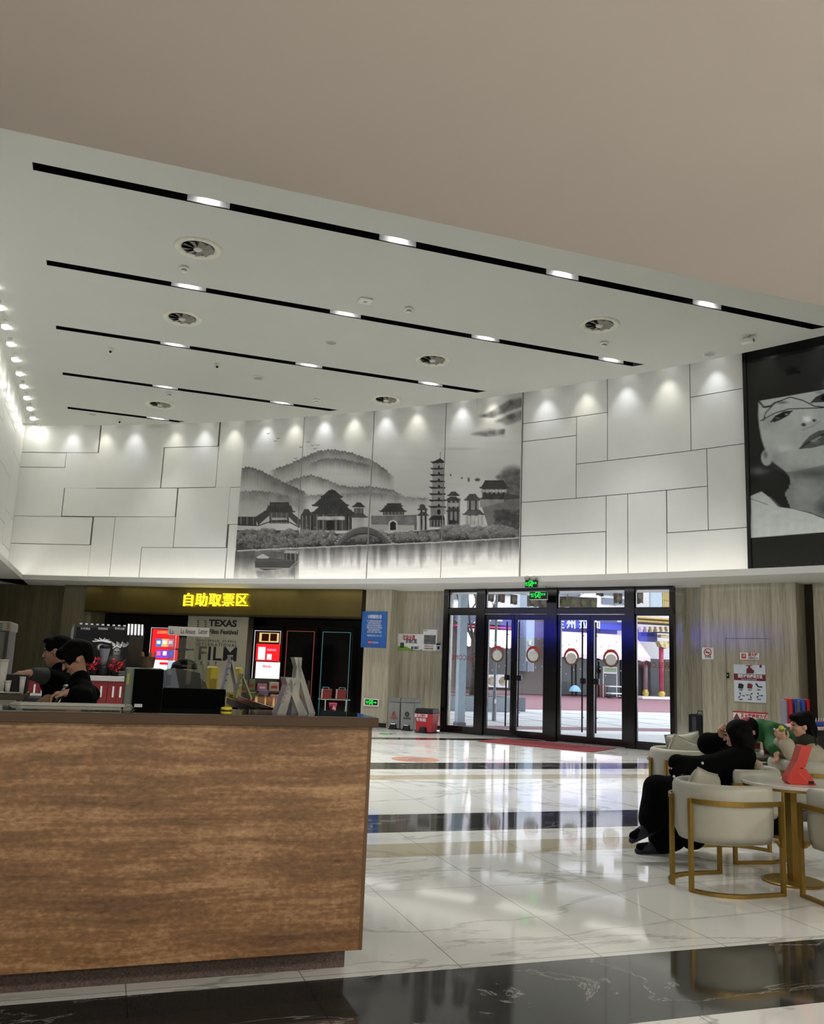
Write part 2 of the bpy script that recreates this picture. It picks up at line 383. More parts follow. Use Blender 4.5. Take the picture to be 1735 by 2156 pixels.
ce.m = 0; cband(X0, X0, cur, ARC_C.y + math.sqrt(RCE * RCE - (X0 - ARC_C.x) ** 2) - 0.001)
ce.arcbox(math.radians(65.5), math.radians(6), RCE, RCE + 0.02, ZC, ZC + 0.06)
ce.quad((X0, SLAB_Y, ZC), (X0, 31, ZC), (X0, 31, ZC + 0.05), (X0, SLAB_Y, ZC + 0.05))
struct(ce.build('ceiling', [ceil_white, slot_black], fix=False))
# cove above the left wall (the ceiling stops short of it)
cv = MB(); cv.box(-3.5, X0 + 0.3, SLAB_Y, 31, ZC + 0.32, ZC + 0.42); cv.box(X0 + 0.0, X0 + 0.05, SLAB_Y, 31, ZC + 0.05, ZC + 0.32)
cv.box(-3.5, 17.2, SLAB_Y - 0.3, 31.2, ZC + 0.42, ZC + 0.5)
struct(cv.build('ceiling.001', ceil_white))
# low front ceiling, with its face up to the high ceiling
sl = MB(); sl.box(-3.5, 17.2, -7.3, SLAB_Y, ZS, ZS + 0.35); sl.m = 1; sl.box(-3.5, 17.2, SLAB_Y - 0.25, SLAB_Y - 0.001, ZS + 0.35, ZC + 0.45)
struct(sl.build('ceiling.002', [slab_paint, ceil_white]))

# round upper wall in white panels with dark shadow gaps
RP = 29.70
def thp(px, py): return cyl(px, py, RP)[0]
def zp(px, py): return cyl(px, py, RP)[1]
wb = MB(); wb.m = 1; wb.arcbox(TH_L + 0.01, TH_R, RP + 0.02, RP + 0.14, ZS, ZC + 0.42); wb.m = 0
G = 0.008
def panel(l, r, t, b):                       # l/r: measured verticals, t/b: measured horizontals (None: ledge / ceiling)
    t0 = thp(*l) if not isinstance(l, float) else l; t1 = thp(*r) if not isinstance(r, float) else r
    z1 = ZC + 0.40 if t is None else zp(*t) - G; z0 = ZS + 0.02 if b is None else zp(*b) + G
    wb.arcbox(t0 - G / RP, t1 + G / RP, RP, RP + 0.03, z0, z1)
LW = TH_L + 0.004
panel(LW, (208, 930), None, (140, 953)); panel(LW, (138, 970), (100, 953), (100, 984)); panel((138, 970), (205, 1000), (170, 953), (170, 1028.5))
panel(LW, (134, 1040), (100, 984), (100, 1087.3)); panel((206.5, 965), (343, 965), None, (270, 1028)); panel((345, 920), (460, 920), None, (400, 941))
panel((342.5, 985), (457, 985), (400, 941), (400, 1026.7)); panel((459, 960), (512, 960), None, (490, 1026)); panel((133, 1057), (371, 1057), (250, 1028), (250, 1088))
panel((370, 1090), (480, 1090), (425, 1026.5), (425, 1153)); panel((481.5, 1065), (509, 1065), (490, 1026), (490, 1104)); panel((478, 1160), (500, 1160), (490, 1104), None)
panel(LW, (192, 1117), (120, 1087.5), (120, 1146)); panel(LW, (188, 1185), (120, 1146), None); panel((190.5, 1155), (236, 1155), (215, 1088), None)
panel((236, 1155), (298, 1155), (265, 1088), None); panel((300, 1120), (367, 1120), (335, 1088), (335, 1153)); panel((295, 1190), (475, 1190), (385, 1153), None)
TM0, TM1 = thp(504, 1060), thp(1098, 1030)
wb.arcbox(TM0 - 0.0005, TM1 + 0.0005, RP, RP + 0.03, ZS + 0.02, ZC + 0.40)
h1 = (1102, 892); h2 = (1101, 930); h3 = (1213, 977); h4 = (1098.6, 1057.7); h5 = (1095, 1129); h6 = (1404.6, 1122); h7 = (1454.6, 836.5)
VB, VC, VD, VE = (1213.5, 960), (1279, 900), (1454, 880), (1489.8, 1040); VP0 = thp(1572, 980)
panel(TM1, VC, None, h1); panel(TM1, VB, h1, h2); panel(VB, VC, h1, h3); panel(TM1, VB, h2, h4); panel(VC, VD, None, h3)
panel(VD, VP0, None, h7); panel(VD, VP0, h7, h3); panel(VB, VE, h3, h4); panel(VE, VP0, h3, h6); panel((1404, 1075), VE, h4, h6); panel((1404, 1160), VP0, h6, None)
panel(TM1, (1276, 1085), h4, h5); panel(TM1, (1275.5, 1175), h5, None); panel((1276, 1130), (1321.8, 1130), h4, None); panel((1321.8, 1120), (1404, 1120), h4, None)
wb.arcbox(VP0 - 0.0005, TH_R, RP, RP + 0.03, ZS + 0.02, ZC + 0.40)
struct(wb.build('wall_back', [white_panel, joint_grey]))
# flat upper wall on the left, same panels, running up into the cove
wl_ = MB(); wl_.m = 1; wl_.box(XL - 0.15, XL - 0.02, SLAB_Y, 26.2, ZS, ZC + 0.34); wl_.m = 0
ys = [SLAB_Y, 8.0, 13.2, 17.6, 20.8, 23.4, 26.2]; cuts = [[3.3, 4.6, 5.5, 6.7, 7.8], [3.3, 4.2, 5.9, 7.8], [3.3, 4.7, 6.3, 7.8], [3.3, 4.2, 5.35, 6.5, 7.8], [3.3, 4.55, 5.7, 6.9, 7.8], [3.3, 4.05, 4.9, 6.4, 7.8]]
for i in range(6):
    for a, b in zip(cuts[i][:-1], cuts[i][1:]): wl_.box(XL - 0.03, XL, ys[i] + G, ys[i + 1] - G, a + G, b - G)
struct(wl_.build('wall_left', [white_panel, joint_grey]))
pp = MB(); pp.box(XL, XL + 0.05, 17.55, 17.68, 3.3, ZC + 0.28)
struct(pp.build('trim_7', pm('grey_pipe_casing', (120, 120, 116), 0.4)))

# ledge lip and underside all round, with a light channel behind the lip
RL = 29.2
lp = MB(); lp.arcbox(TH_L + 0.012, TH_R, RL, RL + 0.05, ZS, ZL); lp.arcbox(TH_L + 0.012, TH_R, RL, 31.9, ZS - 0.02, ZS)
lp.box(-2.2, -2.15, SLAB_Y, 25.1, ZS, ZL); lp.box(-3.6, -2.15, SLAB_Y, 27.5, ZS - 0.02, ZS)
struct(lp.build('trim_1', lip_paint))
led = emit_mat('cove_led_strip', (255, 250, 240), E_COVE)
lm = MB(); lm.arcbox(TH_L - 0.001, TH_R, RL + 0.07, RL + 0.11, ZS + 0.001, ZS + 0.015)
o = lm.build('cove_light_strip', led); tag(o, 'hidden white light strip glowing along the foot of the curved white wall', 'light strip')
lm = MB(); lm.box(-2.28, -2.24, SLAB_Y + 0.1, 25.0, ZS + 0.001, ZS + 0.015)
o = lm.build('cove_light_strip', led); tag(o, 'hidden white light strip along the foot of the straight side wall', 'light strip')

# lower walls: stone pillars and recesses under the ledge
def lw(name, pxl, pxr, Ra, mat, z0=0.0, z1=ZS - 0.02, th=0.4, py=1400, kind=True):
    m = MB(); m.arcbox(cyl(pxl, py, Ra)[0], cyl(pxr, py, Ra)[0], Ra, Ra + th, z0, z1); o = m.build(name, mat)
    return struct(o) if kind else o
RPIL, RREC, RBK = 30.55, 31.0, 31.35
lw('wall_back.001', 764, 818.5, RPIL, stone, th=0.85); lw('wall_back.002', 815, 936, RREC, stone)
lw('wall_back.003', 1421, 1481, RREC, stone); lw('wall_back.004', 1478, 1681, RPIL, stone, th=0.85)
lw('wall_back.005', 1676, 1702, RREC + 0.1, stone); lw('wall_back.006', 1700, 1719, RREC + 0.02, pm('dark_bronze_jamb', (48, 38, 20), 0.3, 0.3))
m = MB(); m.arcbox(cyl(1718, 1400, 30.8)[0], TH_R, 30.8, 31.4, 0, ZS - 0.02); struct(m.build('wall_back.007', stone))
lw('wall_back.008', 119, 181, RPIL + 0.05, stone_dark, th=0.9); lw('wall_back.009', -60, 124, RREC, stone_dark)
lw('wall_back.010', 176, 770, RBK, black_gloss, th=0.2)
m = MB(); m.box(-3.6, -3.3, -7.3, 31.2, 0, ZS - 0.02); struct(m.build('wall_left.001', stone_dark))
m = MB(); m.box(14.2, 17.2, -7.3, 2.6, 0, ZC); struct(m.build('wall_right', stone))
m = MB(); m.box(-3.6, 17.2, -7.5, -7.2, 0, ZS + 0.3); struct(m.build('wall_front', stone))
bb = MB(); bb.arcbox(cyl(764, 1400, RPIL)[0], cyl(818.5, 1400, RPIL)[0], RPIL - 0.015, RPIL, 0, 0.1); bb.arcbox(cyl(815, 1400, RREC)[0], cyl(936, 1400, RREC)[0], RREC - 0.015, RREC, 0, 0.1)
bb.arcbox(cyl(1478, 1400, RPIL)[0], cyl(1681, 1400, RPIL)[0], RPIL - 0.015, RPIL, 0, 0.1); bb.arcbox(cyl(1421, 1400, RREC)[0], cyl(1481, 1400, RREC)[0], RREC - 0.015, RREC, 0, 0.1)
struct(bb.build('baseboard_back', black_base))

# ------------------------------------------------------------------ entrance: black frame, four glazed leaves, side lights and transoms
FD = Frame((7.55, 19.11), math.atan2(-1.32, 1.0))
def dx(px, py=1420): return FD.hit(px, py)[0]
ZT0, ZT1 = FD.hit(1170, 1293)[1], FD.hit(1170, 1281)[1]
ZTOP = ZS - 0.02
def dq(mb, a, b, z0, z1, y0=-0.05, y1=0.05): mb.box(a, b, y0, y1, z0, z1)
posts = [(dx(933), dx(943)), (dx(1003), dx(1021)), (dx(1152), dx(1174)), (dx(1318), dx(1339)), (dx(1414), dx(1422))]
fr = MB()
for a, b in posts: dq(fr, a, b, 0, ZTOP, -0.08, 0.08)
dq(fr, posts[0][0], posts[4][1], ZT0, ZT1, -0.07, 0.07); dq(fr, posts[0][0], posts[4][1], ZTOP - 0.05, ZTOP)
dq(fr, posts[0][1], posts[1][0], 0, 0.13); dq(fr, posts[3][1], posts[4][0], 0, 0.13); dq(fr, posts[1][1], posts[3][0], 0, 0.012)
struct(fr.build('trim_2', black_frame, loc=FD.o, rz=FD.rz, bevel=0.006))
def pane(name, a, b, z0, z1, frame=0.03):
    m = MB(); 
    for q in ((a, a + frame, z0, z1), (b - frame, b, z0, z1), (a, b, z0, z0 + frame), (a, b, z1 - frame, z1)): dq(m, *q, -0.03, 0.03)
    w = struct(m.build(name, black_frame, loc=FD.o, rz=FD.rz))
    g = MB(); g.box(a + frame, b - frame, -0.005, 0.005, z0 + frame, z1 - frame); g.build('glass_pane', win_glass, w)
    return w
W1 = pane('window_1', posts[0][1], posts[1][0], 0.13, ZT0); W2 = pane('window_2', posts[3][1], posts[4][0], 0.13, ZT0)
for i in range(4): pane('window_%d' % (i + 3), posts[i][1], posts[i + 1][0], ZT1, ZTOP - 0.05, 0.02)
handle_black = pm('matt_black_handle', (16, 16, 17), 0.3, 0.2)
def leaf(name, a, b, hx):
    z0, z1 = 0.015, ZT0 - 0.01; st = 0.075; m = MB()
    for q in ((a, a + st, z0, z1), (b - st, b, z0, z1), (a + st, b - st, z0, z0 + 0.15), (a + st, b - st, z1 - 0.12, z1)): dq(m, *q, -0.035, 0.035)
    d = struct(m.build(name, black_frame, loc=FD.o, rz=FD.rz, bevel=0.004))
    g = MB(); g.box(a + st, b - st, -0.006, 0.006, z0 + 0.15, z1 - 0.12); g.build('glass_pane', win_glass, d)
    h = MB(); h.tube([(hx, -0.1, 0.25), (hx, -0.1, z1 - 0.17)], 0.018, 10)
    for z in (0.55, z1 - 0.45): h.tube([(hx, -0.1, z), (hx, -0.006, z)], 0.01, 8)
    h.build('pull_handle', handle_black, d, smooth=False)
    k = MB(); k.box(hx - 0.055, hx + 0.055, -0.09, -0.006, 1.24, 1.36); k.build('lock_case', handle_black, d, bevel=0.01)
    return d
c12, c34 = dx(1083), dx(1244)
LEAF = [leaf('door_1', posts[1][1] + 0.005, c12 - 0.004, c12 - 0.15), leaf('door_2', c12 + 0.004, posts[2][0] - 0.005, c12 + 0.15),
        leaf('door_3', posts[2][1] + 0.005, c34 - 0.004, c34 - 0.15), leaf('door_4', c34 + 0.004, posts[3][0] - 0.005, c34 + 0.15)]
# ================================================================== LAMPS IN THE CEILING
lens = emit_mat('slot_lamp_lens', (255, 255, 252), 22.0)
refl = pm('bright_patch_white', (215, 215, 215), 0.5)  # white that stands in for lamplight on the slot side
alu = pm('satin_aluminium', (190, 190, 188), 0.3, 0.9)
white_plastic = pm('white_plastic', (214, 214, 206), 0.45)
grey_plastic = pm('grey_plastic', (150, 150, 145), 0.5)
ROWN = ['first', 'second', 'third', 'fourth', 'fifth']; NTH = ['first', 'second', 'third', 'fourth', 'fifth']
for i, (y0, y1, xa, xb) in enumerate(slots):
    yc = (y0 + y1) / 2
    xs = [0.77 + 2.68 * k for k in range(5) if 0.77 + 2.68 * k < xb - 0.2]
    for k, x in enumerate(xs):
        t = thing('slot_downlight', 'bright lamp %s along the %s dark ceiling slot from the low beige ceiling' % (NTH[k], ROWN[i]), 'ceiling lamp', (x, yc, ZC + 0.02), 0, 'lamps in the ceiling slots')
        h = MB(); h.box(-0.1, 0.1, -0.06, 0.05, 0.105, 0.138); h.build('housing', slot_black, t)
        l = MB(); l.box(-0.06, 0.06, -0.02, 0.06, 0.1, 0.105); l.build('lamp_lens', lens, t)
        l = MB(); l.box(-0.28, 0.28, 0.0885, 0.0935, -0.004, 0.135); l.build('bright_patch_plate', refl, t)  # white plate added to show the lamp's bright patch on the black slot side
        gap_ = R0 - math.hypot(x - ARC_C.x, yc - ARC_C.y)
        s = spot('slot_lamp_light', (x, yc - 0.03, ZC - 0.01), P_SLOT * min(1.0, gap_ / 4.0), math.radians(min(105, 70 + 12 * gap_)), 0.8, (0.99, 0.99, 0.97), size=0.3)
# swirl air diffusers
def diffuser():
    t = thing('air_diffuser', '', 'air vent')
    m = MB(); m.lathe([(0.35, 0.0), (0.345, -0.012), (0.325, -0.03), (0.3, -0.034), (0.27, -0.024), (0.245, -0.008), (0.24, -0.001)], 40); m.f = m.f[:-2]; m.mi = m.mi[:-2]; m.build('ring', pm('diffuser_cream_paint', (205, 204, 188), 0.35), t, smooth=True, fix=False)
    m = MB(); m.disc((0, 0, -0.003), 0.245, 32, 'z'); m.build('dark_throat', slot_black, t, fix=False)
    m = MB()
    for k in range(9):
        a = 2 * PI * k / 9; ca, sa = math.cos(a), math.sin(a)
        p = [(0.06, -0.03, -0.008), (0.06, 0.02, -0.034), (0.23, 0.06, -0.034), (0.23, -0.04, -0.008)]
        q = [(x * ca - y * sa, x * sa + y * ca, z) for x, y, z in p]; m.add(q + [(x, y, z + 0.004) for x, y, z in q], [(0, 1, 2, 3), (7, 6, 5, 4), (0, 4, 5, 1), (1, 5, 6, 2), (2, 6, 7, 3), (3, 7, 4, 0)])
    m.build('blades', pm('diffuser_blade_paint', (120, 118, 110), 0.35), t)
    m = MB(); m.lathe([(0.0, -0.05), (0.045, -0.048), (0.065, -0.03), (0.07, -0.004)], 20); m.build('hub', pm('diffuser_hub_paint', (196, 194, 184), 0.35), t, smooth=True)
    return t
D0 = diffuser()
# the diffusers bulge a little below the ceiling; the ceiling behind them is closed
for i, (px, py, lb) in enumerate([(417, 522, 'round swirl air vent between first and second ceiling slots, near the side wall'), (1262, 683, 'round swirl air vent between first and second ceiling slots, towards the portrait poster'),
                   (384, 669, 'round swirl air vent between second and third ceiling slots, near the side wall'), (911, 757, 'round swirl air vent between second and third ceiling slots, towards the mural'),
                   (813, 841, 'round swirl air vent just above the mural, between third and fourth slots'), (337, 851, 'smallest swirl air vent, between fourth and fifth ceiling slots')]):
    p = onz(px, py, ZC); p.z = ZC
    d = D0 if i == 0 else dup(D0, p); d.location = p; d['label'] = lb; d['group'] = 'swirl air vents in the ceiling'
def sprinkler(px, py, lb, kind='smoke'):
    p = onz(px, py, ZC - 0.02)
    if kind == 'smoke':
        t = thing('smoke_detector', lb, 'smoke detector', (p.x, p.y, ZC), 0, 'smoke detectors on the ceiling')
        m = MB(); m.lathe([(0.075, 0), (0.078, -0.03), (0.065, -0.045), (0.05, -0.048)], 20); m.build('base', white_plastic, t, smooth=True)
        m = MB(); m.lathe([(0.045, -0.048), (0.045, -0.062)], 16); m.build('sensing_grille', pm('detector_dark_grille', (50, 50, 48), 0.6), t)
        m = MB(); m.lathe([(0.05, -0.062), (0.045, -0.08), (0.02, -0.088)], 16); m.build('cap', white_plastic, t, smooth=True)
    elif kind == 'camera':
        t = thing('dome_camera', lb, 'security camera', (p.x, p.y, ZC), 0, 'small cameras on the ceiling')
        m = MB(); m.lathe([(0.06, 0), (0.06, -0.025), (0.045, -0.035)], 18); m.build('mount', white_plastic, t, smooth=True)
        m = MB(); m.ball((0, -0.01, -0.07), 0.05, 16, 10); m.build('ball_housing', white_plastic, t, smooth=True)
        m = MB(); m.cyl((0, -0.062, -0.085), 0.025, 0.02, 14, 'y'); m.build('camera_lens', pm('lens_black', (8, 8, 8), 0.1), t)
    else:
        t = thing('ceiling_speaker', lb, 'speaker', (p.x, p.y, ZC), 0, 'round speakers in the ceiling')
        m = MB(); m.lathe([(0.12, 0), (0.12, -0.008), (0.1, -0.012)], 24); m.build('rim', white_plastic, t, smooth=True)
        m = MB(); m.lathe([(0.1, -0.012), (0.09, -0.016)], 24); m.build('grille', grey_plastic, t)
sprinkler(388, 565, 'smoke detector just below the largest swirl vent'); sprinkler(861, 651, 'smoke detector beside the flat white box on the ceiling')
sprinkler(1272, 723, 'smoke detector just below the swirl vent nearest the portrait poster'); sprinkler(357, 829, 'smoke detector just past the fourth ceiling slot, near the smallest vent')
sprinkler(667, 843, 'smoke detector beside the far end of the fourth ceiling slot, above the mural')
sprinkler(457, 768, 'white ball camera in the ceiling just past the middle of the third slot', 'camera'); sprinkler(233, 736, 'white ball camera past the start of the third slot, near the side wall', 'camera')
sprinkler(252, 885, 'white ball camera under the fifth and shortest ceiling slot', 'camera')
sprinkler(697, 723, 'round flush ceiling speaker between the second and third slots', 'speaker'); sprinkler(543, 797, 'round flush ceiling speaker between the third and fourth slots', 'speaker')
sprinkler(1494, 747, 'round flush ceiling speaker near the portrait poster', 'speaker'); sprinkler(195, 873, 'round flush ceiling speaker near the fifth slot and side wall', 'speaker')
p = onz(769, 632, ZC); t = thing('ceiling_box', 'flat white square box on the ceiling beside the second slot', 'wireless router', (p.x, p.y, ZC))
m = MB(); m.box(-0.11, 0.11, -0.11, 0.11, -0.03, 0); m.build('body', white_plastic, t, bevel=0.02); m = MB(); m.box(-0.03, 0.03, -0.03, 0.03, -0.034, -0.03); m.build('light_window', grey_plastic, t)
p = onz(1572, 713, ZC - 0.05); t = thing('bullet_camera', 'white security camera hanging from the ceiling above the portrait poster', 'security camera', (p.x, p.y, ZC), 0.6)
m = MB(); m.lathe([(0.06, 0), (0.06, -0.02)], 16); m.cyl((0, 0, -0.06), 0.018, 0.05, 10); m.build('mount', white_plastic, t)
m = MB(); m.box(-0.05, 0.05, -0.12, 0.1, -0.14, -0.05); m.build('body', white_plastic, t, bevel=0.02); m = MB(); m.cyl((0, -0.13, -0.1), 0.03, 0.02, 14, 'y'); m.build('camera_lens', MATS['lens_black'], t)
# wall-wash downlights above the round wall
dl_em = emit_mat('downlight_lens', (255, 252, 244), 14.0)
def downlight(loc, lb, g):
    t = thing('recessed_downlight', lb, 'downlight', loc, 0, g)
    m = MB(); m.lathe([(0.055, 0.0), (0.06, -0.006), (0.045, -0.01)], 20); m.build('trim_ring', white_plastic, t, smooth=True)
    m = MB(); m.lathe([(0.042, -0.012), (0.04, -0.014)], 18); m.build('lamp_lens', dl_em, t)
    return t
RW = 29.42; dl0 = None; kk = 0
for px in (97, 160, 228, 290, 375, 435, 497, 565, 625, 687, 749, 815, 880, 975, 1040, 1150, 1236, 1320, 1408, 1510, 1622, 1730, 1850, 1990):
    th = cyl(px, 880, RP)[0]; p = arc(th, RW, ZC + 0.26)
    if dl0 is None: dl0 = downlight(p, 'small round downlight hidden in the gap above the curved wall', 'downlights along the curved wall')
    else: dup(dl0, p)
    w = kk % 2; kk += 1
    cl = (1.0, 0.97, 0.86) if (w == 0) else (0.94, 0.96, 1.0)
    q = arc(th, RP, ZC - 1.6); dirv = (q - p); e = dirv.to_track_quat('-Z', 'Y').to_euler()
    spot('wall_wash_light', p - Vector((0, 0, 0.03)), P_WASH, math.radians(66), 1.0, cl, e, 0.04)
# row of bright downlights in the cove of the left wall
dl1 = None
for k in range(15):
    y = 11.3 + 0.98 * k; p = Vector((X0 - 0.06, y, ZC + 0.03))
    if dl1 is None:
        dl1 = thing('cove_spotlight', 'bright white spotlight on the ceiling edge along the straight side wall', 'spotlight', p, 0, 'spotlights along the side wall')
        m = MB(); m.lathe([(0.07, 0.09), (0.085, 0.0), (0.08, -0.01)], 18); m.build('can', white_plastic, dl1, smooth=True)
        m = MB(); m.lathe([(0.078, -0.011), (0.07, -0.05), (0.03, -0.07)], 18); m.build('lamp_lens', dl_em, dl1)
    else: dup(dl1, p)
    spot('cove_spot_light', p - Vector((0.03, 0, 0.04)), P_LEFT, math.radians(100), 0.8, (1, 0.99, 0.95), (0, math.radians(12), 0), 0.04)
# added unseen area lamps under the low front ceiling, lighting counter and chairs
for k, (x, y) in enumerate(((-1.8, -1.6), (1.2, -1.6), (4.4, -1.6), (7.6, -1.6), (-1.0, -4.6), (3.0, -4.6), (7.0, -4.6), (8.2, 1.4))):
    area('front_fill_light', (x, y, ZS - 0.02), 0.6, P_FRONT, (1.0, 0.96, 0.91))
for k in range(12):  # added area lamps without fixtures, brightening the walls under the ledge
    th = math.radians(63 - 3.6 * k); p = arc(th, 29.75, ZS - 0.03)
    area('under_ledge_fill', p, 1.3, 0.9, (1, 0.97, 0.92), (0, 0, th + PI / 2), 0.5)

# long blue information screen on the left wall under the ledge; the door frames and the stone mirror it
t = thing('led_screen', 'long blue lit information screen on the side wall under the ledge', 'screen', (-3.3, 13.3, 2.92), PI / 2)
m = MB(); m.box(-2.75, 2.75, -0.06, -0.001, -0.34, 0.34); m.build('case', black_frame, t); m = MB(); m.box(-2.7, 2.7, -0.064, -0.06, -0.3, 0.3); m.build('display', emit_mat('blue_display', (60, 64, 214), 2.6), t)
# ================================================================== PICTURES AND SIGNS
rng = np.random.default_rng(3)
def vnoise(h, w, cell, oct=4):
    out = np.zeros((h, w)); amp = 1; tot = 0
    for o_ in range(oct):
        cy = max(1, cell[0] / 2 ** o_); cx = max(1, cell[1] / 2 ** o_)
        g = rng.random((int(h / cy) + 3, int(w / cx) + 3)); y = np.arange(h) / cy; x = np.arange(w) / cx
        yi = y.astype(int); xi = x.astype(int); fy = (y - yi)[:, None]; fx = (x - xi)[None]; fy = fy * fy * (3 - 2 * fy); fx = fx * fx * (3 - 2 * fx)
        a = g[yi][:, xi] * (1 - fx) + g[yi][:, xi + 1] * fx; b = g[yi + 1][:, xi] * (1 - fx) + g[yi + 1][:, xi + 1] * fx
        out += amp * (a * (1 - fy) + b * fy); tot += amp; amp *= 0.5
    return out / tot
class Canvas:
    """a small grey-scale paint program; coordinates in its own units, sc dots per unit"""
    def __init__(s, w, h, sc, v): s.sc = sc; s.w = int(w * sc); s.h = int(h * sc); s.a = np.full((s.h, s.w), float(v)); s.Y, s.X = np.mgrid[0:s.h, 0:s.w] / sc; s.n = vnoise(s.h, s.w, (40 * sc, 40 * sc), 5)
    def win(s, x0, y0, x1, y1):
        return slice(max(0, int(y0 * s.sc)), max(0, min(s.h, int(y1 * s.sc) + 2))), slice(max(0, int(x0 * s.sc)), max(0, min(s.w, int(x1 * s.sc) + 2)))
    def mask(s, pts, W):
        X, Y = s.X[W], s.Y[W]; ins = np.zeros(X.shape, bool); n = len(pts)
        for i in range(n):
            (xa, ya), (xb, yb) = pts[i], pts[(i + 1) % n]
            if ya == yb: continue
            c = ((ya > Y) != (yb > Y)) & (X < (xb - xa) * (Y - ya) / (yb - ya) + xa); ins ^= c
        return ins
    def poly(s, pts, v, al=1.0, tex=0.0, grad=0.0, soft=0):
        xs = [p[0] for p in pts]; ys = [p[1] for p in pts]; W = s.win(min(xs), min(ys), max(xs), max(ys)); m = s.mask(pts, W)
        val = v * (1 + tex * (s.n[W] - 0.5) * 2)
        if grad: val = val + grad * (s.Y[W] - min(ys)) / max(1, max(ys) - min(ys))
        m = m.astype(float)
        for _ in range(soft):
            for ax in (0, 1):
                q = m
                for k in (1, 2, 3): q = q + np.roll(m, k, ax) + np.roll(m, -k, ax)
                m = q / 7
        s.a[W] = s.a[W] * (1 - al * m) + val * al * m
    def ell(s, c, r, v, al=1.0, soft=0.0, shade=0.0):
        W = s.win(c[0] - r[0] * 1.1, c[1] - r[1] * 1.1, c[0] + r[0] * 1.1, c[1] + r[1] * 1.1); X, Y = s.X[W], s.Y[W]
        d = np.sqrt(((X - c[0]) / r[0]) ** 2 + ((Y - c[1]) / r[1]) ** 2)
        m = np.clip((1 - d) / max(soft, 0.03), 0, 1) * al; val = v - shade * ((Y - c[1]) / r[1] + 0.5 * (X - c[0]) / r[0])
        s.a[W] = s.a[W] * (1 - m) + val * m
    def line(s, pts, wd, v, al=1.0):
        for (xa, ya), (xb, yb) in zip(pts[:-1], pts[1:]):
            W = s.win(min(xa, xb) - wd, min(ya, yb) - wd, max(xa, xb) + wd, max(ya, yb) + wd); X, Y = s.X[W], s.Y[W]; L = max(1e-6, (xb - xa) ** 2 + (yb - ya) ** 2)
            t = np.clip(((X - xa) * (xb - xa) + (Y - ya) * (yb - ya)) / L, 0, 1); d = np.hypot(X - xa - t * (xb - xa), Y - ya - t * (yb - ya))
            m = np.clip(wd / 2 - d + 0.5, 0, 1) * al; s.a[W] = s.a[W] * (1 - m) + v * m
    def ridge(s, pts, dark, fade, tex=0.25):
        xs = np.array([p[0] for p in pts]); ys = np.array([p[1] for p in pts]); x = np.arange(s.w) / s.sc
        ry = np.interp(x, xs, ys) + 3 * np.sin(x * 0.31) + 2 * np.sin(x * 0.13 + 1); end = np.clip(np.minimum(x - xs[0], xs[-1] - x) / 40, 0, 1)
        t = (s.Y - ry[None]) / fade; m = np.where(t > 0, np.clip(1 - t, 0, 1) ** 1.3, 0) * end[None]
        s.a = s.a * (1 - m) + dark * (1 + tex * (s.n - 0.5) * 2) * m
    def at(s, x, y):
        x = np.clip(x * s.sc, 0, s.w - 1.01); y = np.clip(y * s.sc, 0, s.h - 1.01); xi = x.astype(int); yi = y.astype(int); fx = x - xi; fy = y - yi; a = s.a
        return (a[yi, xi] * (1 - fx) + a[yi, xi + 1] * fx) * (1 - fy) + (a[yi + 1, xi] * (1 - fx) + a[yi + 1, xi + 1] * fx) * fy
def to_photo(P):
    """places (n x 3) to photo pixels, to register a print with the drawing it was measured from"""
    d = P - np.array(CAM); w = d @ np.array(fw)
    return 867.5 + FPX * (d @ np.array(cr)) / w, 1078.0 - FPX * (d @ np.array(cu)) / w

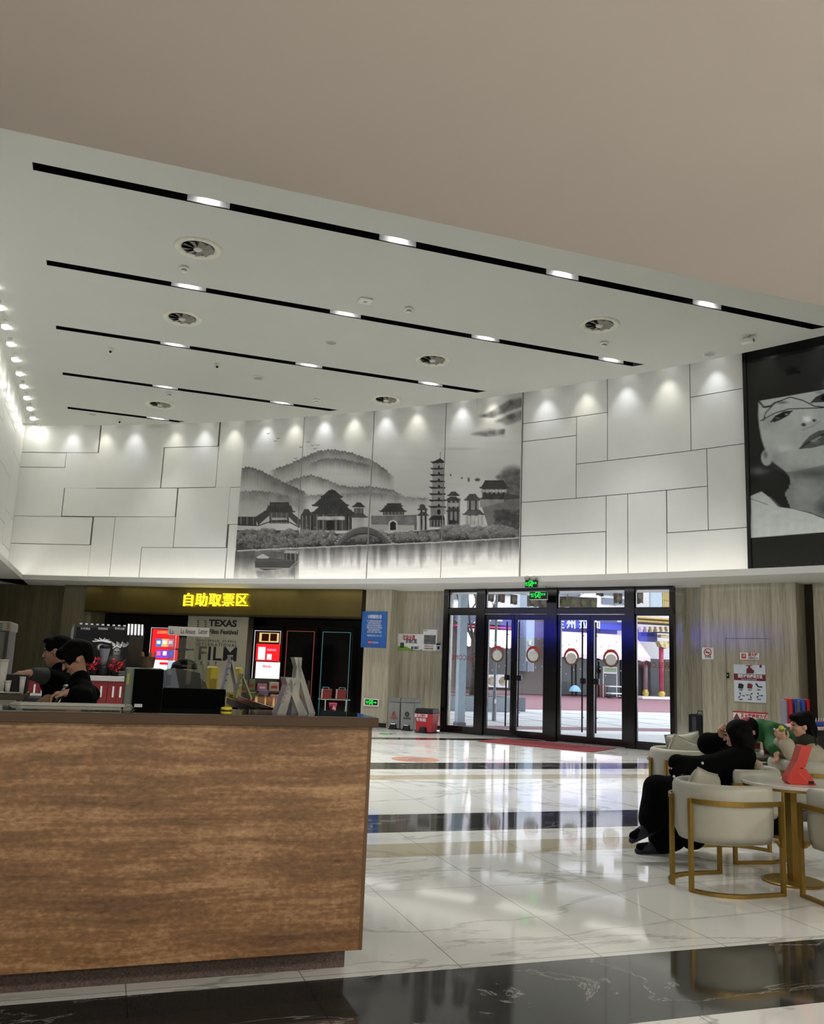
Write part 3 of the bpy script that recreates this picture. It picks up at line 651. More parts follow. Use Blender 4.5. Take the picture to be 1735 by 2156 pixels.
def mural_art():
    c = Canvas(1735, 1175, 0.62, 214); c.a += 10 * (vnoise(c.h, c.w, (14, 160), 4) - 0.5); c.a -= 22 * np.clip((c.Y - 250) / 500, 0, 1)
    c.ridge([(215, 478), (330, 440), (415, 400), (500, 362), (590, 352), (700, 372), (760, 395), (820, 415), (900, 470), (955, 520)], 118, 130)
    c.ridge([(440, 440), (540, 405), (640, 408), (740, 430), (840, 450)], 112, 60)
    c.ridge([(20, 468), (100, 455), (160, 475), (250, 520), (330, 560), (400, 590), (450, 620)], 100, 150)
    c.ridge([(300, 548), (400, 515), (460, 502), (540, 525), (620, 560), (700, 575), (810, 570), (940, 590), (1010, 625)], 122, 80)
    c.ridge([(20, 600), (150, 595), (260, 610), (340, 630), (440, 660)], 130, 150); c.ridge([(380, 630), (560, 615), (820, 605), (900, 615), (1050, 635), (1170, 640)], 140, 60)
    for q in ([(1440, 160), (1500, 140), (1570, 100), (1630, 62), (1712, 45), (1712, 100), (1600, 140), (1530, 168)], [(1540, 190), (1640, 140), (1712, 118), (1705, 180), (1610, 212), (1580, 195)], [(1395, 265), (1470, 245), (1540, 240), (1605, 232), (1600, 265), (1510, 278)]):
        q2 = [(1390, 40), (1722, 40), (1722, 290), (1390, 290)]; c.poly(q, 95, 0.75, 0.9, soft=3)
    c.ell((1330, 350), (160, 14), 165, 0.5, 1.0)
    def bird(x, y, s_=1.0): c.line([(x - 10 * s_, y - 4 * s_), (x - 2 * s_, y), (x + 10 * s_, y - 5 * s_)], 2.4, 60)
    for b in ((445, 312), (470, 332), (500, 330), (484, 350), (402, 342), (370, 408), (252, 306), (268, 291), (209, 262)): bird(*b)
    for (x, y), r in (((1285, 504), (5, 8)), ((1350, 522), (8, 5)), ((1390, 532), (7, 16)), ((1442, 532), (18, 11))): c.ell((x, y), r, 75, 0.9, 0.3)
    c.ell((1650, 560), (105, 125), 92, 0.9, 0.35); 
    for _ in range(90): c.ell((1560 + rng.random() * 150, 470 + rng.random() * 200), (22, 16), 80 + rng.random() * 50, 0.6, 0.6, 14)
    def roof(x0, x1, y, h, top=0.55, v=58, up=10):
        m = (x0 + x1) / 2; w = (x1 - x0) / 2
        c.poly([(x0, y - up), (x0 + w * 0.16, y - h * 0.25), (m - w * top, y - h), (m + w * top, y - h), (x1 - w * 0.16, y - h * 0.25), (x1, y - up), (x1 - w * 0.1, y), (x0 + w * 0.1, y)], v, 1, 0.25)
        c.line([(m - w * top, y - h), (m + w * top, y - h)], 3, 40)
        for k in range(9): xx = m + (k - 4) / 4 * w * 0.8; c.line([(m + (k - 4) / 4 * w * top * 0.9, y - h + 3), (xx, y - 3)], 1.4, 100, 0.5)
    def wall(x0, x1, y0, y1, v, posts=0, tex=0.2, win=0):
        c.poly([(x0, y0), (x1, y0), (x1, y1), (x0, y1)], v, 1, tex)
        for k in range(posts): xx = x0 + (k + 0.5) * (x1 - x0) / posts; c.line([(xx, y0), (xx, y1)], 4, 135)
        for k in range(win): xx = x0 + (k + 0.5) * (x1 - x0) / win; c.poly([(xx - 5, y0 + 6), (xx + 5, y0 + 6), (xx + 5, y1 - 4), (xx - 5, y1 - 4)], 40)
    # covered bridge house at the left
    wall(30, 140, 750, 800, 62, 3); c.poly([(130, 752), (215, 700), (225, 735), (150, 800)], 66); c.poly([(325, 705), (400, 768), (395, 815), (320, 740)], 66)
    wall(215, 332, 710, 790, 80, 4); roof(180, 372, 725, 40, 0.7); roof(205, 345, 688, 22, 0.8, 62, 6); wall(232, 320, 755, 768, 165); c.poly([(235, 792), (322, 792), (322, 826), (235, 826)], 190)
    c.line([(30, 798), (150, 802), (232, 775), (320, 775), (392, 812)], 6, 45)
    # main hall with three tiers of roofs
    wall(440, 702, 735, 832, 70, 7, 0.2, 5); wall(500, 660, 748, 768, 178); wall(552, 598, 775, 832, 30); roof(455, 725, 735, 65, 0.45); wall(520, 640, 655, 690, 84, 4); roof(462, 688, 690, 60, 0.4); roof(515, 652, 640, 45, 0.28, 52, 14)
    c.poly([(552, 612), (583, 586), (618, 612)], 48); roof(400, 470, 745, 38, 0.4); wall(400, 445, 745, 835, 66, 2); roof(640, 730, 745, 35, 0.3)
    wall(715, 770, 700, 745, 90, 2); roof(702, 782, 695, 28, 0.3); wall(710, 775, 755, 815, 172); roof(690, 800, 755, 22, 0.5, 80)
    # city gate
    c.poly([(815, 748), (1085, 738), (1085, 830), (815, 830)], 118, 1, 0.25); c.poly([(815, 795), (1070, 800), (1070, 830), (815, 828)], 172)
    for k in range(30): c.poly([(818 + k * 9, 742), (823 + k * 9, 742), (823 + k * 9, 750), (818 + k * 9, 750)], 90)
    c.poly([(918, 828), (918, 785), (928, 772), (945, 768), (960, 772), (970, 785), (970, 828)], 200); c.poly([(926, 828), (926, 788), (945, 775), (962, 788), (962, 828)], 35)
    wall(885, 1010, 715, 740, 85, 6); roof(860, 1028, 722, 34, 0.55); roof(892, 1008, 690, 18, 0.7, 66, 6)
    wall(1100, 1148, 700, 830, 165, 2, 0.1, 2); roof(1088, 1150, 712, 28, 0.3); roof(1085, 1158, 745, 22, 0.4); roof(1094, 1140, 690, 12, 0.4)
    # nine-storey pagoda
    for k in range(8):
        y0 = 432 + k * 37.5; w = 36 + k * 1.8; xc = 1209; wall(xc - w + 7, xc + w - 4, y0, y0 + 40, 150 - (k % 2) * 8, 0, 0.08); c.ell((xc + 6, y0 + 26), (6.5, 10), 30, 1, 0.15)
        c.poly([(xc - w - 10, y0 - 8), (xc - w + 4, y0 + 3), (xc + w, y0 + 1), (xc + w, y0 - 7), (xc - w + 10, y0 - 8)], 42)
    wall(1165, 1245, 700, 800, 125, 0, 0.1); c.ell((1214, 722), (11, 17), 28, 1, 0.1); c.poly([(1150, 768), (1180, 742), (1245, 742), (1250, 772)], 40); wall(1160, 1250, 770, 810, 60, 5)
    c.poly([(1176, 428), (1222, 405), (1252, 428)], 45); c.line([(1223, 368), (1223, 420)], 3, 50)
    # temple court at the right
    wall(1262, 1340, 640, 800, 120, 4, 0.2, 3); roof(1250, 1345, 655, 22, 0.4); roof(1262, 1340, 628, 24, 0.35); roof(1255, 1340, 720, 20, 0.4); wall(1268, 1330, 668, 690, 170, 5); wall(1280, 1325, 770, 796, 35)
    wall(1380, 1450, 650, 800, 128, 3, 0.2, 2); roof(1360, 1465, 655, 38, 0.35, 70); roof(1350, 1490, 740, 30, 0.5, 75); wall(1370, 1480, 745, 800, 165, 5)
    wall(1470, 1610, 575, 700, 96, 6, 0.2, 5); wall(1455, 1600, 648, 692, 140, 6); wall(1460, 1612, 590, 606, 178, 8); roof(1450, 1632, 585, 48, 0.6); roof(1445, 1660, 648, 30, 0.6)
    c.poly([(1600, 610), (1690, 625), (1690, 645), (1600, 650)], 75); c.poly([(1470, 695), (1692, 640), (1692, 830), (1510, 830)], 112, 1, 0.15)
    for _ in range(120): c.ell((1545 + rng.random() * 150, 715 + rng.random() * 100), (20, 15), 55 + rng.random() * 35, 0.7, 0.5, 10)
    # shrubs along the bank
    def shrubs(x0, x1, ya, yb, n, r):
        for i in range(n):
            x = x0 + rng.random() * (x1 - x0); t = (i / n); y = ya + t * (yb - ya); rr = r * (0.7 + rng.random() * 0.6); c.ell((x, y), (rr, rr * 0.8), 72 + rng.random() * 34 - 18 * t, 0.95, 0.35, 46)
            for _ in range(6): c.ell((x + rng.normal() * rr * 0.5, y - rr * 0.2 + rng.normal() * rr * 0.4), (rr * 0.22, rr * 0.2), 135 + rng.random() * 45, 0.5, 0.8)
    c.poly([(20, 830), (390, 830), (390, 950), (20, 950)], 62); shrubs(20, 385, 835, 940, 90, 26); c.poly([(385, 850), (800, 850), (800, 925), (385, 935)], 60); shrubs(390, 620, 840, 915, 60, 26); shrubs(640, 940, 860, 895, 60, 22)
    c.poly([(800, 860), (1240, 820), (1240, 900), (800, 915)], 66); shrubs(820, 1240, 850, 895, 120, 24); c.poly([(1235, 815), (1695, 830), (1695, 875), (1235, 895)], 84); shrubs(1240, 1690, 815, 875, 150, 28)
    # arched bridge
    for k in range(-14, 15):
        x = 775 + k * 12; y = 808 + (k / 14) ** 2 * 95
        c.poly([(x - 7, y), (x + 7, y), (x + 7, y + 40), (x - 7, y + 40)], 88, 1, 0.1); c.line([(x - 7, y), (x + 7, y)], 5, 172); c.line([(x - 7, y + 40), (x + 7, y + 40)], 5, 45); c.line([(x, y), (x, y + 18)], 2, 140)
    c.ell((770, 925), (110, 78), 62, 0.0)
    # water with hanging reflections
    W0 = np.interp(c.X[0], [0, 390, 800, 1240, 1735], [952, 935, 918, 900, 872]); wt = (c.Y - W0[None]) / 200
    st = vnoise(c.h, c.w, (160, 14), 3); val = 100 + 128 * np.clip(wt * 1.7 + 0.9 * (st - 0.5), 0, 1) + 18 * (vnoise(c.h, c.w, (8, 70), 4) - 0.5); c.a = np.where(wt > 0, val, c.a)
    for k in range(16): x = 30 + k * 104; c.line([(x, np.interp(x, [0, 390, 800, 1240, 1735], [952, 935, 918, 900, 872])), (x + 104, np.interp(x + 104, [0, 390, 800, 1240, 1735], [952, 935, 918, 900, 872]) - 2)], 7, 205, 0.85)
    W = c.win(0, 958, 388, 1140); c.a[W] = 92 + 105 * np.clip((c.Y[W] - 985) / 120, 0, 1) + 40 * (c.n[W] - 0.5) + 30 * (st[W] - 0.5)
    # boat
    c.poly([(130, 1010), (380, 1005), (375, 1035), (335, 1052), (190, 1066), (132, 1050)], 66, 1, 0.15); c.poly([(140, 985), (300, 1000), (378, 985), (380, 1012), (135, 1018)], 78)
    for k in range(20): c.line([(150 + k * 11, 1000), (150 + k * 11, 1040)], 1.6, 105, 0.7)
    c.poly([(138, 988), (178, 968), (218, 990), (205, 996), (150, 996)], 175); c.poly([(300, 962), (318, 948), (384, 952), (384, 968)], 165); wall(305, 378, 966, 1004, 60, 3); c.line([(130, 1052), (335, 1054), (380, 1012)], 4, 160)
    c.poly([(135, 1068), (330, 1058), (375, 1040), (360, 1105), (150, 1118)], 105, 0.5, 0.5, soft=2)
    return c
art = mural_art()
print_mat = vcol_mat('ink_landscape_print', 0.42)
board_white = pm('white_board_edge', (200, 200, 195), 0.5)
cutx = [(504, 1060), (632.5, 1050), (781, 1050), (935, 1045), (1098, 1030)]
cuta = [thp(*q) for q in cutx]; RM = RP - 0.035
names = ['with the boat on the water and a covered bridge', 'with the tiered temple hall under the round hill', 'with the city gate and the tall pagoda', 'with dark clouds above a temple court']
for i in range(4):
    t = thing('mural_panel', 'ink landscape panel ' + names[i], 'mural', arc((cuta[i] + cuta[i + 1]) / 2, RM, 0), 0, 'four panels of the ink landscape')
    ix = -t.location; rr = RM - (0.012 if i % 2 else 0.0)
    b = MB(); b.M = Matrix.Translation(ix); b.arcbox(cuta[i] - 0.0004, cuta[i + 1] + 0.0004, rr + 0.001, RP - 0.001, ZS + 0.03, ZC + 0.14); b.build('backing_board', board_white, t)
    nw, nh = 150, 350; uu = np.linspace(cuta[i] - 0.0004, cuta[i + 1] + 0.0004, nw); zz = np.linspace(ZC + 0.138, ZS + 0.03, nh)
    T, Z = np.meshgrid(uu, zz); Pm = np.stack([ARC_C.x + rr * np.cos(T), ARC_C.y + rr * np.sin(T), Z], -1); px, py = to_photo(Pm.reshape(-1, 3))
    g = art.at((px - 490) * 2.798, (py - 820) * 2.798).reshape(nh, nw) / 255.0
    img = np.stack([g, g * 1.0, g * 0.985], -1)
    painted('landscape_print', img, lambda u, v, A=uu, R_=rr, X=t.location: (ARC_C.x + R_ * math.cos(A[0] + u * (A[-1] - A[0])) - X.x, ARC_C.y + R_ * math.sin(A[0] + u * (A[-1] - A[0])) - X.y, ZS + 0.03 + v * (ZC + 0.108 - ZS)), print_mat, t)

def poster_art():
    c = Canvas(1250, 2156, 0.55, 22); skin = 190
    c.poly([(155, 515), (1200, 330), (1200, 1100), (726, 1085), (520, 1135), (400, 1140), (280, 1050), (215, 955), (180, 850), (160, 740), (150, 640)], skin, 1, 0.05, soft=1); c.ell((300, 1010), (120, 130), 135, 0.5, 1.0); c.ell((480, 1110), (200, 60), 140, 0.5, 1.0)
    c.poly([(390, 1140), (520, 1120), (726, 1075), (1200, 1060), (1200, 1560), (726, 1540), (600, 1490), (430, 1455), (380, 1330), (430, 1240), (425, 1180)], 138, 1, 0.1, soft=1)
    c.ell((560, 1290), (150, 150), 172, 0.7, 0.9); c.ell((640, 1150), (260, 60), 88, 0.8, 0.9); c.ell((760, 1450), (140, 110), 60, 0.8, 0.9)
    c.poly([(85, 1345), (180, 1305), (240, 1350), (330, 1440), (440, 1455), (600, 1495), (726, 1545), (1200, 1600), (1200, 1625), (85, 1712)], 196, 1, 0.06); c.line([(90, 1370), (230, 1420)], 10, 120, 0.6); c.line([(250, 1350), (350, 1445)], 14, 130, 0.6)
    c.ell((225, 1010), (55, 80), 184, 1, 0.2); c.ell((215, 985), (25, 45), 95, 0.7, 0.7); c.ell((330, 880), (150, 160), 206, 0.5, 1); c.ell((600, 640), (60, 120), 208, 0.6, 1); c.ell((250, 700), (100, 90), 150, 0.5, 1)
    c.poly([(160, 515), (330, 480), (170, 590)], 185, 0.8); c.ell((355, 528), (75, 20), 88, 0.8, 0.8); c.ell((690, 440), (60, 25), 100, 0.6, 0.9)
    c.poly([(268, 690), (300, 645), (360, 615), (445, 605), (420, 640), (350, 678), (290, 702)], 42); c.ell((362, 640), (24, 22), 12); c.ell((400, 632), (18, 10), 170, 0.8, 0.4); c.ell((320, 665), (18, 9), 150, 0.6, 0.4); c.line([(262, 700), (300, 652), (372, 612), (450, 602)], 9, 20)
    c.poly([(615, 530), (650, 490), (726, 455), (900, 450), (860, 500), (720, 525)], 60); c.ell((730, 490), (34, 26), 14); c.line([(612, 532), (660, 482), (740, 448), (900, 440)], 9, 20)
    c.ell((548, 722), (26, 18), 25, 0.95, 0.5); c.ell((640, 685), (22, 17), 25, 0.95, 0.5); c.ell((590, 690), (70, 45), 125, 0.35, 1); c.line([(530, 770), (620, 740), (690, 690)], 8, 110, 0.5)
    c.poly([(510, 935), (545, 880), (600, 820), (680, 775), (760, 765), (900, 700), (940, 740), (830, 850), (726, 900), (620, 925)], 92, 1, 0.1); c.line([(515, 930), (600, 870), (700, 815), (900, 740)], 12, 35); c.ell((650, 870), (55, 25), 135, 0.7, 0.8); c.poly([(600, 868), (690, 820), (710, 825), (640, 872)], 150)
    c.line([(200, 690), (215, 620), (300, 530), (430, 482), (540, 510), (640, 560), (730, 570), (900, 520)], 8, 20); c.line([(170, 690), (300, 620), (420, 585), (560, 580), (700, 575), (900, 560)], 7, 22); c.line([(160, 520), (200, 570), (260, 560), (300, 530)], 16, 60)
    c.line([(390, 1150), (430, 1210), (410, 1280), (330, 1320), (250, 1345), (210, 1310)], 9, 14); c.line([(400, 1160), (412, 1230), (380, 1290)], 7, 14); c.line([(300, 1290), (380, 1330), (430, 1450)], 8, 30)
    q = c.a.copy()
    for ax in (0, 1): q = (q * 2 + np.roll(q, 1, ax) + np.roll(q, -1, ax)) / 4
    c.a = q; m = (c.Y < 515 - (c.X - 155) * 0.177) | (c.Y > 1712 - (c.X - 85) * 0.06); c.a = np.where(m, 22, c.a)
    return c
art2 = poster_art()
TP0 = thp(1572.5, 980); TP1 = TP0 - 0.185; RPO = RP - 0.06
t = thing('portrait_poster', 'tall black glossy poster with a huge black and white close-up of a woman face', 'poster', arc((TP0 + TP1) / 2, RPO, 0)); ix = -t.location
b = MB(); b.M = Matrix.Translation(ix); b.arcbox(TP0, TP1, RPO + 0.002, RP - 0.001, ZS + 0.05, ZC + 0.14); b.build('backing_board', black_gloss, t)
b = MB(); b.M = Matrix.Translation(ix); b.arcbox(TP0, TP0 - 0.0022, RPO - 0.03, RPO + 0.003, ZS + 0.05, ZC + 0.14); b.arcbox(TP0, TP1, RPO - 0.01, RPO + 0.003, ZS + 0.05, ZS + 0.09); b.build('frame', black_frame, t)
nw, nh = 230, 400; uu = np.linspace(TP0 - 0.0022, TP1, nw); zz = np.linspace(ZC + 0.138, ZS + 0.09, nh); T, Z = np.meshgrid(uu, zz)
Pm = np.stack([ARC_C.x + RPO * np.cos(T), ARC_C.y + RPO * np.sin(T), Z], -1); px, py = to_photo(Pm.reshape(-1, 3)); g = art2.at((px - 1560) * 4.1486, (py - 720) * 4.1486).reshape(nh, nw) / 255
painted('portrait_print', np.stack([g * 0.97, g, g * 0.99], -1), lambda u, v: (ARC_C.x + RPO * math.cos(uu[0] + u * (uu[-1] - uu[0])) + ix.x, ARC_C.y + RPO * math.sin(uu[0] + u * (uu[-1] - uu[0])) + ix.y, ZS + 0.09 + v * (ZC + 0.138 - ZS - 0.09)), vcol_mat('gloss_portrait_print', 0.08, spec=0.5), t)

# ------------------------------------------------------------------ ticket sign and alcove
def arcthing(name, label, cat, pxm, R, group=None):
    th = cyl(pxm, 1400, R)[0]; return thing(name, label, cat, arc(th, R), th - PI / 2, group), wallframe(pxm, R, 1400)
RSG = 30.5
t, F = arcthing('ticket_sign', 'long bronze sign band with glowing yellow Chinese letters above the ticket machines', 'sign', 470, RSG)
W2L = Matrix.Translation(F.o) @ Matrix.Rotation(F.rz, 4, 'Z'); W2L.invert()
b = MB(); b.M = W2L; b.arcbox(cyl(180, 1270, RSG)[0], cyl(762, 1270, RSG)[0], RSG, RSG + 0.5, F.hit(470, 1293)[1], ZS - 0.025); b.build('fascia', bronze, t)
b = MB(); b.M = W2L; b.arcbox(cyl(180, 1270, RSG)[0], cyl(762, 1270, RSG)[0], RSG - 0.02, RSG + 0.5, F.hit(470, 1296)[1], F.hit(470, 1293)[1]); b.build('lower_edge', pm('bronze_edge', (72, 62, 34), 0.35, 0.7), t)
neon = emit_mat('yellow_letter_light', (250, 228, 40), 0.85); edge_y = pm('yellow_letter_case', (200, 180, 20), 0.4)
F2 = wallframe(455, RSG, 1265)
for i, ch in enumerate('自助取票区'):
    x0, z0 = F.hit(385 + 28.2 * i + 14, 1265, -0.06); thc, _ = cyl(385 + 28.2 * i + 14, 1265, RSG)
    q = lettering('glowing_letter', ch, 0.37, neon, t, (0, 0, 0), extrude=0.03, bold=0.002); p = W2L @ arc(thc, RSG - 0.07, z0); q.location = p; q.rotation_euler = (PI / 2, 0, thc - PI / 2 - F.rz)
def kiosk(px0, px1, yt, yb, label, line, screen):
    pm_ = (px0 + px1) / 2; t, F = arcthing('ticket_kiosk', label, 'ticket machine', pm_, RBK - 0.3, 'ticket machines under the yellow sign')
    x0, zt = F.hit(px0, yt); x1, _ = F.hit(px1, yt); zb = F.hit(pm_, yb)[1]
    b = MB(); b.box(x0 - 0.06, x1 + 0.06, 0, 0.29, 0, 2.35); b.build('cabinet', black_gloss, t, bevel=0.01)
    b = MB(); w = 0.013
    for q in ((x0, x0 + w, zb, zt), (x1 - w, x1, zb, zt), (x0, x1, zt - w, zt), (x0, x1, zb, zb + w)): b.box(q[0], q[1], -0.008, 0.004, q[2], q[3])
    b.build('light_outline', line, t)
    return t, F, x0, x1, zb, zt
red_line = emit_mat('pale_red_light_line', (185, 100, 92), 0.2); cyan_line = emit_mat('pale_cyan_light_line', (96, 160, 165), 0.2); white_line = emit_mat('white_light_line', (225, 225, 230), 0.4)
scr_red = emit_mat('screen_red', (226, 36, 40), 0.50); scr_white = emit_mat('screen_white', (222, 238, 250), 0.55); scr_gold = emit_mat('screen_gold', (222, 190, 120), 0.45); scr_dk = emit_mat('screen_dark', (40, 16, 12), 0.50); scr_pink = emit_mat('screen_pink', (236, 120, 150), 0.50); scr_blue = emit_mat('screen_blue', (60, 120, 200), 0.50); scr_vio = emit_mat('screen_violet', (130, 70, 190), 0.50)
def scr(t, F, mats, rects, name='screen_picture'):
    b = MB()
    for i, (x0, y0, x1, y1, m) in enumerate(rects):
        xa, za = F.hit(x0, y0); xb, zb = F.hit(x1, y1); b.m = m; d = -0.006 - 0.0015 * i; b.quad((xa, d, zb), (xb, d, zb), (xb, d, za), (xa, d, za))
    return b.build(name, mats, t, fix=False)
t, F, *_ = kiosk(537, 592, 1327, 1436, 'lit ticket machine with a red and white phone advert on its screen', white_line, 1)
scr(t, F, [scr_dk, scr_gold, scr_red, scr_white, scr_pink], [(540, 1330, 590, 1432, 0), (547, 1332, 587, 1353, 1), (552, 1334, 566, 1350, 0), (570, 1334, 583, 1350, 0), (541, 1355, 588, 1393, 2), (540, 1393, 588, 1431, 3), (545, 1362, 558, 1389, 3), (563, 1366, 582, 1371, 4), (563, 1377, 572, 1389, 3), (554, 1400, 572, 1406, 2)])
lettering('screen_writing', '立即取票', 0.07, scr_white, t, (F.hit(563, 1403)[0], -0.03, F.hit(563, 1403)[1]), extrude=0.001)
t, F, *_ = kiosk(319, 373, 1321, 1420, 'lit ticket machine with six pictured phones on a red screen', white_line, 1)
rc = [(322, 1324, 371, 1419, 0), (322, 1389, 371, 1419, 1)]
for i in range(3):
    rc += [(329 + 13 * i, 1345, 340 + 13 * i, 1362, (2, 3, 4)[i]), (329 + 13 * i, 1368, 340 + 13 * i, 1386, 5)]; rc += [(331 + 13 * i, 1349, 338 + 13 * i, 1356, 1), (331 + 13 * i, 1371, 338 + 13 * i, 1380, (4, 1, 2)[i])]
rc += [(337, 1394, 354, 1400, 0)]
scr(t, F, [scr_red, scr_white, scr_blue, scr_gold, scr_pink, scr_vio], rc)
lettering('screen_writing', '会员购票享优惠', 0.085, scr_gold, t, (F.hit(347, 1332)[0], -0.035, F.hit(347, 1332)[1]), extrude=0.001, fit=0.42)
t, F, *_ = kiosk(605, 663, 1328, 1495, 'switched off black ticket machine outlined in a red light line', red_line, 0)
t, F, *_ = kiosk(680, 739, 1330, 1500, 'switched off black ticket machine outlined in cyan, nearest the blue notice', cyan_line, 0)
b = MB()
for x0, y0, x1, y1 in ((680, 1446, 693, 1460), (714, 1447, 727, 1459)):
    xa, za = F.hit(x0, y0); xb, zb = F.hit(x1, y1)
    for q in ((xa, xa + 0.015, zb, za), (xb - 0.015, xb, zb, za), (xa, xb, za - 0.015, za), (xa, xb, zb, zb + 0.015)): b.box(q[0], q[1], -0.012, 0, q[2], q[3])
b.build('card_slots', cyan_line, t)
# cream festival panel
t, F = arcthing('festival_panel', 'tall cream wall panel printed with TEXAS Film Festival in black letters', 'sign', 462, 30.75)
cream = pm('cream_panel_paint', (158, 152, 132), 0.5, var=0.02); ink = pm('black_ink', (14, 14, 14), 0.5)
xa, zt = F.hit(397, 1294); xb, _ = F.hit(524, 1294)
b = MB(); b.box(xa, xb, 0, 0.27, 0, zt - 0.03); b.build('panel', cream, t); b = MB(); b.box(xb, xb + 0.02, 0.0, 0.28, 0, zt - 0.03); b.build('side_cheek', pm('olive_side_cheek', (62, 58, 40), 0.5), t)
def fl_(s, px, py, size, fit_px, align='CENTER', bold=0.0, sp=1.0, mat=ink):
    x, z = F.hit(px, py, -0.004); wd = F.hit(px + fit_px / 2, py)[0] - F.hit(px - fit_px / 2, py)[0]
    return lettering('printed_words', s, size, mat, t, (x, -0.004, z), extrude=0.003, bold=bold, fit=wd, space=sp)
fl_('TEXAS', 469, 1313, 0.24, 59, bold=0.008); fl_('Film Festival', 470, 1331, 0.165, 61, bold=0.004); fl_('MINNEAPOLIS  ST.PAUL', 455, 1350, 0.085, 84, sp=1.4); fl_('INTERNATIONAL', 455, 1358, 0.12, 86, sp=1.5)
fl_('FILM', 458, 1378, 0.5, 80, bold=0.006); fl_('F E S T', 432, 1397, 0.13, 50, sp=1.6)
b = MB()
for px in (417, 433):
    for k in range(5): x, z = F.hit(px, 1307 + 4 * k); b.box(x - 0.025, x + 0.025, -0.004, 0, z - 0.012, z + 0.012)
x0, z0 = F.hit(418, 1305); x1, _ = F.hit(433, 1305); b.box(x0, x1, -0.003, 0, z0 + 0.01, z0 + 0.014); b.build('film_strip_print', ink, t)

# ------------------------------------------------------------------ notices on the stone
def notice(name, label, cat, px0, py0, px1, py1, R, mat, th=0.012, group=None, bevel=0.0):
    t, F = arcthing(name, label, cat, (px0 + px1) / 2, R, group); x0, z1 = F.hit(px0, py0, -th); x1, z0 = F.hit(px1, py1, -th)
    b = MB(); b.box(x0, x1, -th, 0.006, z0, z1); b.build('board', mat, t, bevel=bevel); return t, F
def words(t, F, s, px, py, size, mat, fit_px=None, d=-0.015, bold=0.0):
    x, z = F.hit(px, py, d); f = None
    if fit_px: f = F.hit(px + fit_px / 2, py)[0] - F.hit(px - fit_px / 2, py)[0]
    return lettering('writing', s, size, mat, t, (x, d, z), extrude=0.001, bold=bold, fit=f)
def rect(t, F, name, px0, py0, px1, py1, mat, d=-0.014):
    x0, z1 = F.hit(px0, py0, d); x1, z0 = F.hit(px1, py1, d); b = MB(); b.box(x0, x1, d, d + 0.006, z0, z1); return b.build(name, mat, t)
blue_p = pm('blue_notice_print', (52, 104, 180), 0.3, var=0.25, scale=1.5); white_ink = pm('white_ink', (232, 234, 236), 0.5); red_ink = pm('red_ink', (176, 34, 36), 0.5); paper = pm('white_paper', (226, 228, 226), 0.5); green_p = pm('green_hill_print', (120, 160, 50), 0.5, var=0.2)
t, F = notice('blue_notice', 'blue notice with lines of white Chinese writing on the stone pillar', 'notice', 763, 1287, 812.5, 1364.5, RPIL, blue_p)
words(t, F, '3D眼镜租借公告', 789, 1299, 0.1, white_ink, 29, bold=0.002)
for k, (s, w) in enumerate((('为了保障您的观影体验', 31), ('请爱护眼镜保持清洁', 27), ('如有损坏照价赔偿敬请', 31), ('观影结束后请归还到眼镜', 32), ('回收处感谢您的配合', 26), ('祝您 观影 愉快 谢谢', 30), ('电影院全体工作人员', 30))):
    words(t, F, s, 788, 1308 + 4.6 * k + (3 if k == 6 else 0), 0.05, white_ink, w)
rect(t, F, 'red_seal', 776, 1348, 782, 1357, red_ink); words(t, F, '影城', 779, 1352.5, 0.05, white_ink, d=-0.017); words(t, F, '电影城', 790, 1353, 0.045, white_ink, 12)
t, F = notice('recycling_poster', 'wide white and green poster about sorting rubbish, above the bins', 'poster', 831, 1334, 890.5, 1369, RREC, paper)
x0, z0 = F.hit(832, 1366); x1, _ = F.hit(889, 1366); m = MB(); m.prism([(x0, z0 - 0.03)] + [(x0 + (x1 - x0) * k / 12, z0 + 0.03 + 0.05 * math.sin(k * 0.5) ) for k in range(13)] + [(x1, z0 - 0.03)], -0.016, -0.012); m.build('green_hill', green_p, t)
words(t, F, '垃圾分类', 861, 1343.5, 0.14, red_ink, 26, bold=0.004); words(t, F, '从我做起', 866, 1350.5, 0.12, ink, 24, bold=0.003)
for k, (a, b_) in enumerate(((843, 846), (847, 850))): rect(t, F, 'printed_figure', a, 1353, b_, 1364, pm('dark_green_ink', (30, 60, 34), 0.5), -0.018)
for k in range(4): rect(t, F, 'printed_bin', 866 + 4 * k, 1361, 869 + 4 * k, 1367, pm('violet_ink', (130, 130, 190), 0.5) if k % 2 else pm('dark_grey_ink', (60, 60, 66), 0.5), -0.018)
t, F = notice('photo_sheet', 'white sheet with a black and white photograph beside the rubbish poster', 'notice', 891.5, 1325, 919, 1370, RREC, paper)
rect(t, F, 'photograph', 893, 1337, 917, 1357, pm('mixed_grey_print', (90, 92, 90), 0.4, var=0.8, scale=9)); words(t, F, '资讯', 896, 1328, 0.05, ink); words(t, F, '志愿服务活动公告栏', 903, 1361, 0.05, red_ink, 20); words(t, F, '文明观影从我做起', 903, 1366, 0.04, ink, 20)
t, F = notice('card_reader', 'small pale card reader with dark top, low beside the photo sheet', 'card reader', 918.5, 1355, 927.5, 1371, RREC, pm('pale_plastic', (170, 176, 176), 0.4), 0.04)
rect(t, F, 'dark_top', 918.5, 1355, 927.5, 1358, black_gloss, -0.045); rect(t, F, 'keypad', 921, 1361, 925, 1367, black_gloss, -0.045)
exit_green = emit_mat('exit_green_light', (40, 225, 70), 0.8); exit_black = pm('exit_sign_black', (10, 22, 12), 0.3)
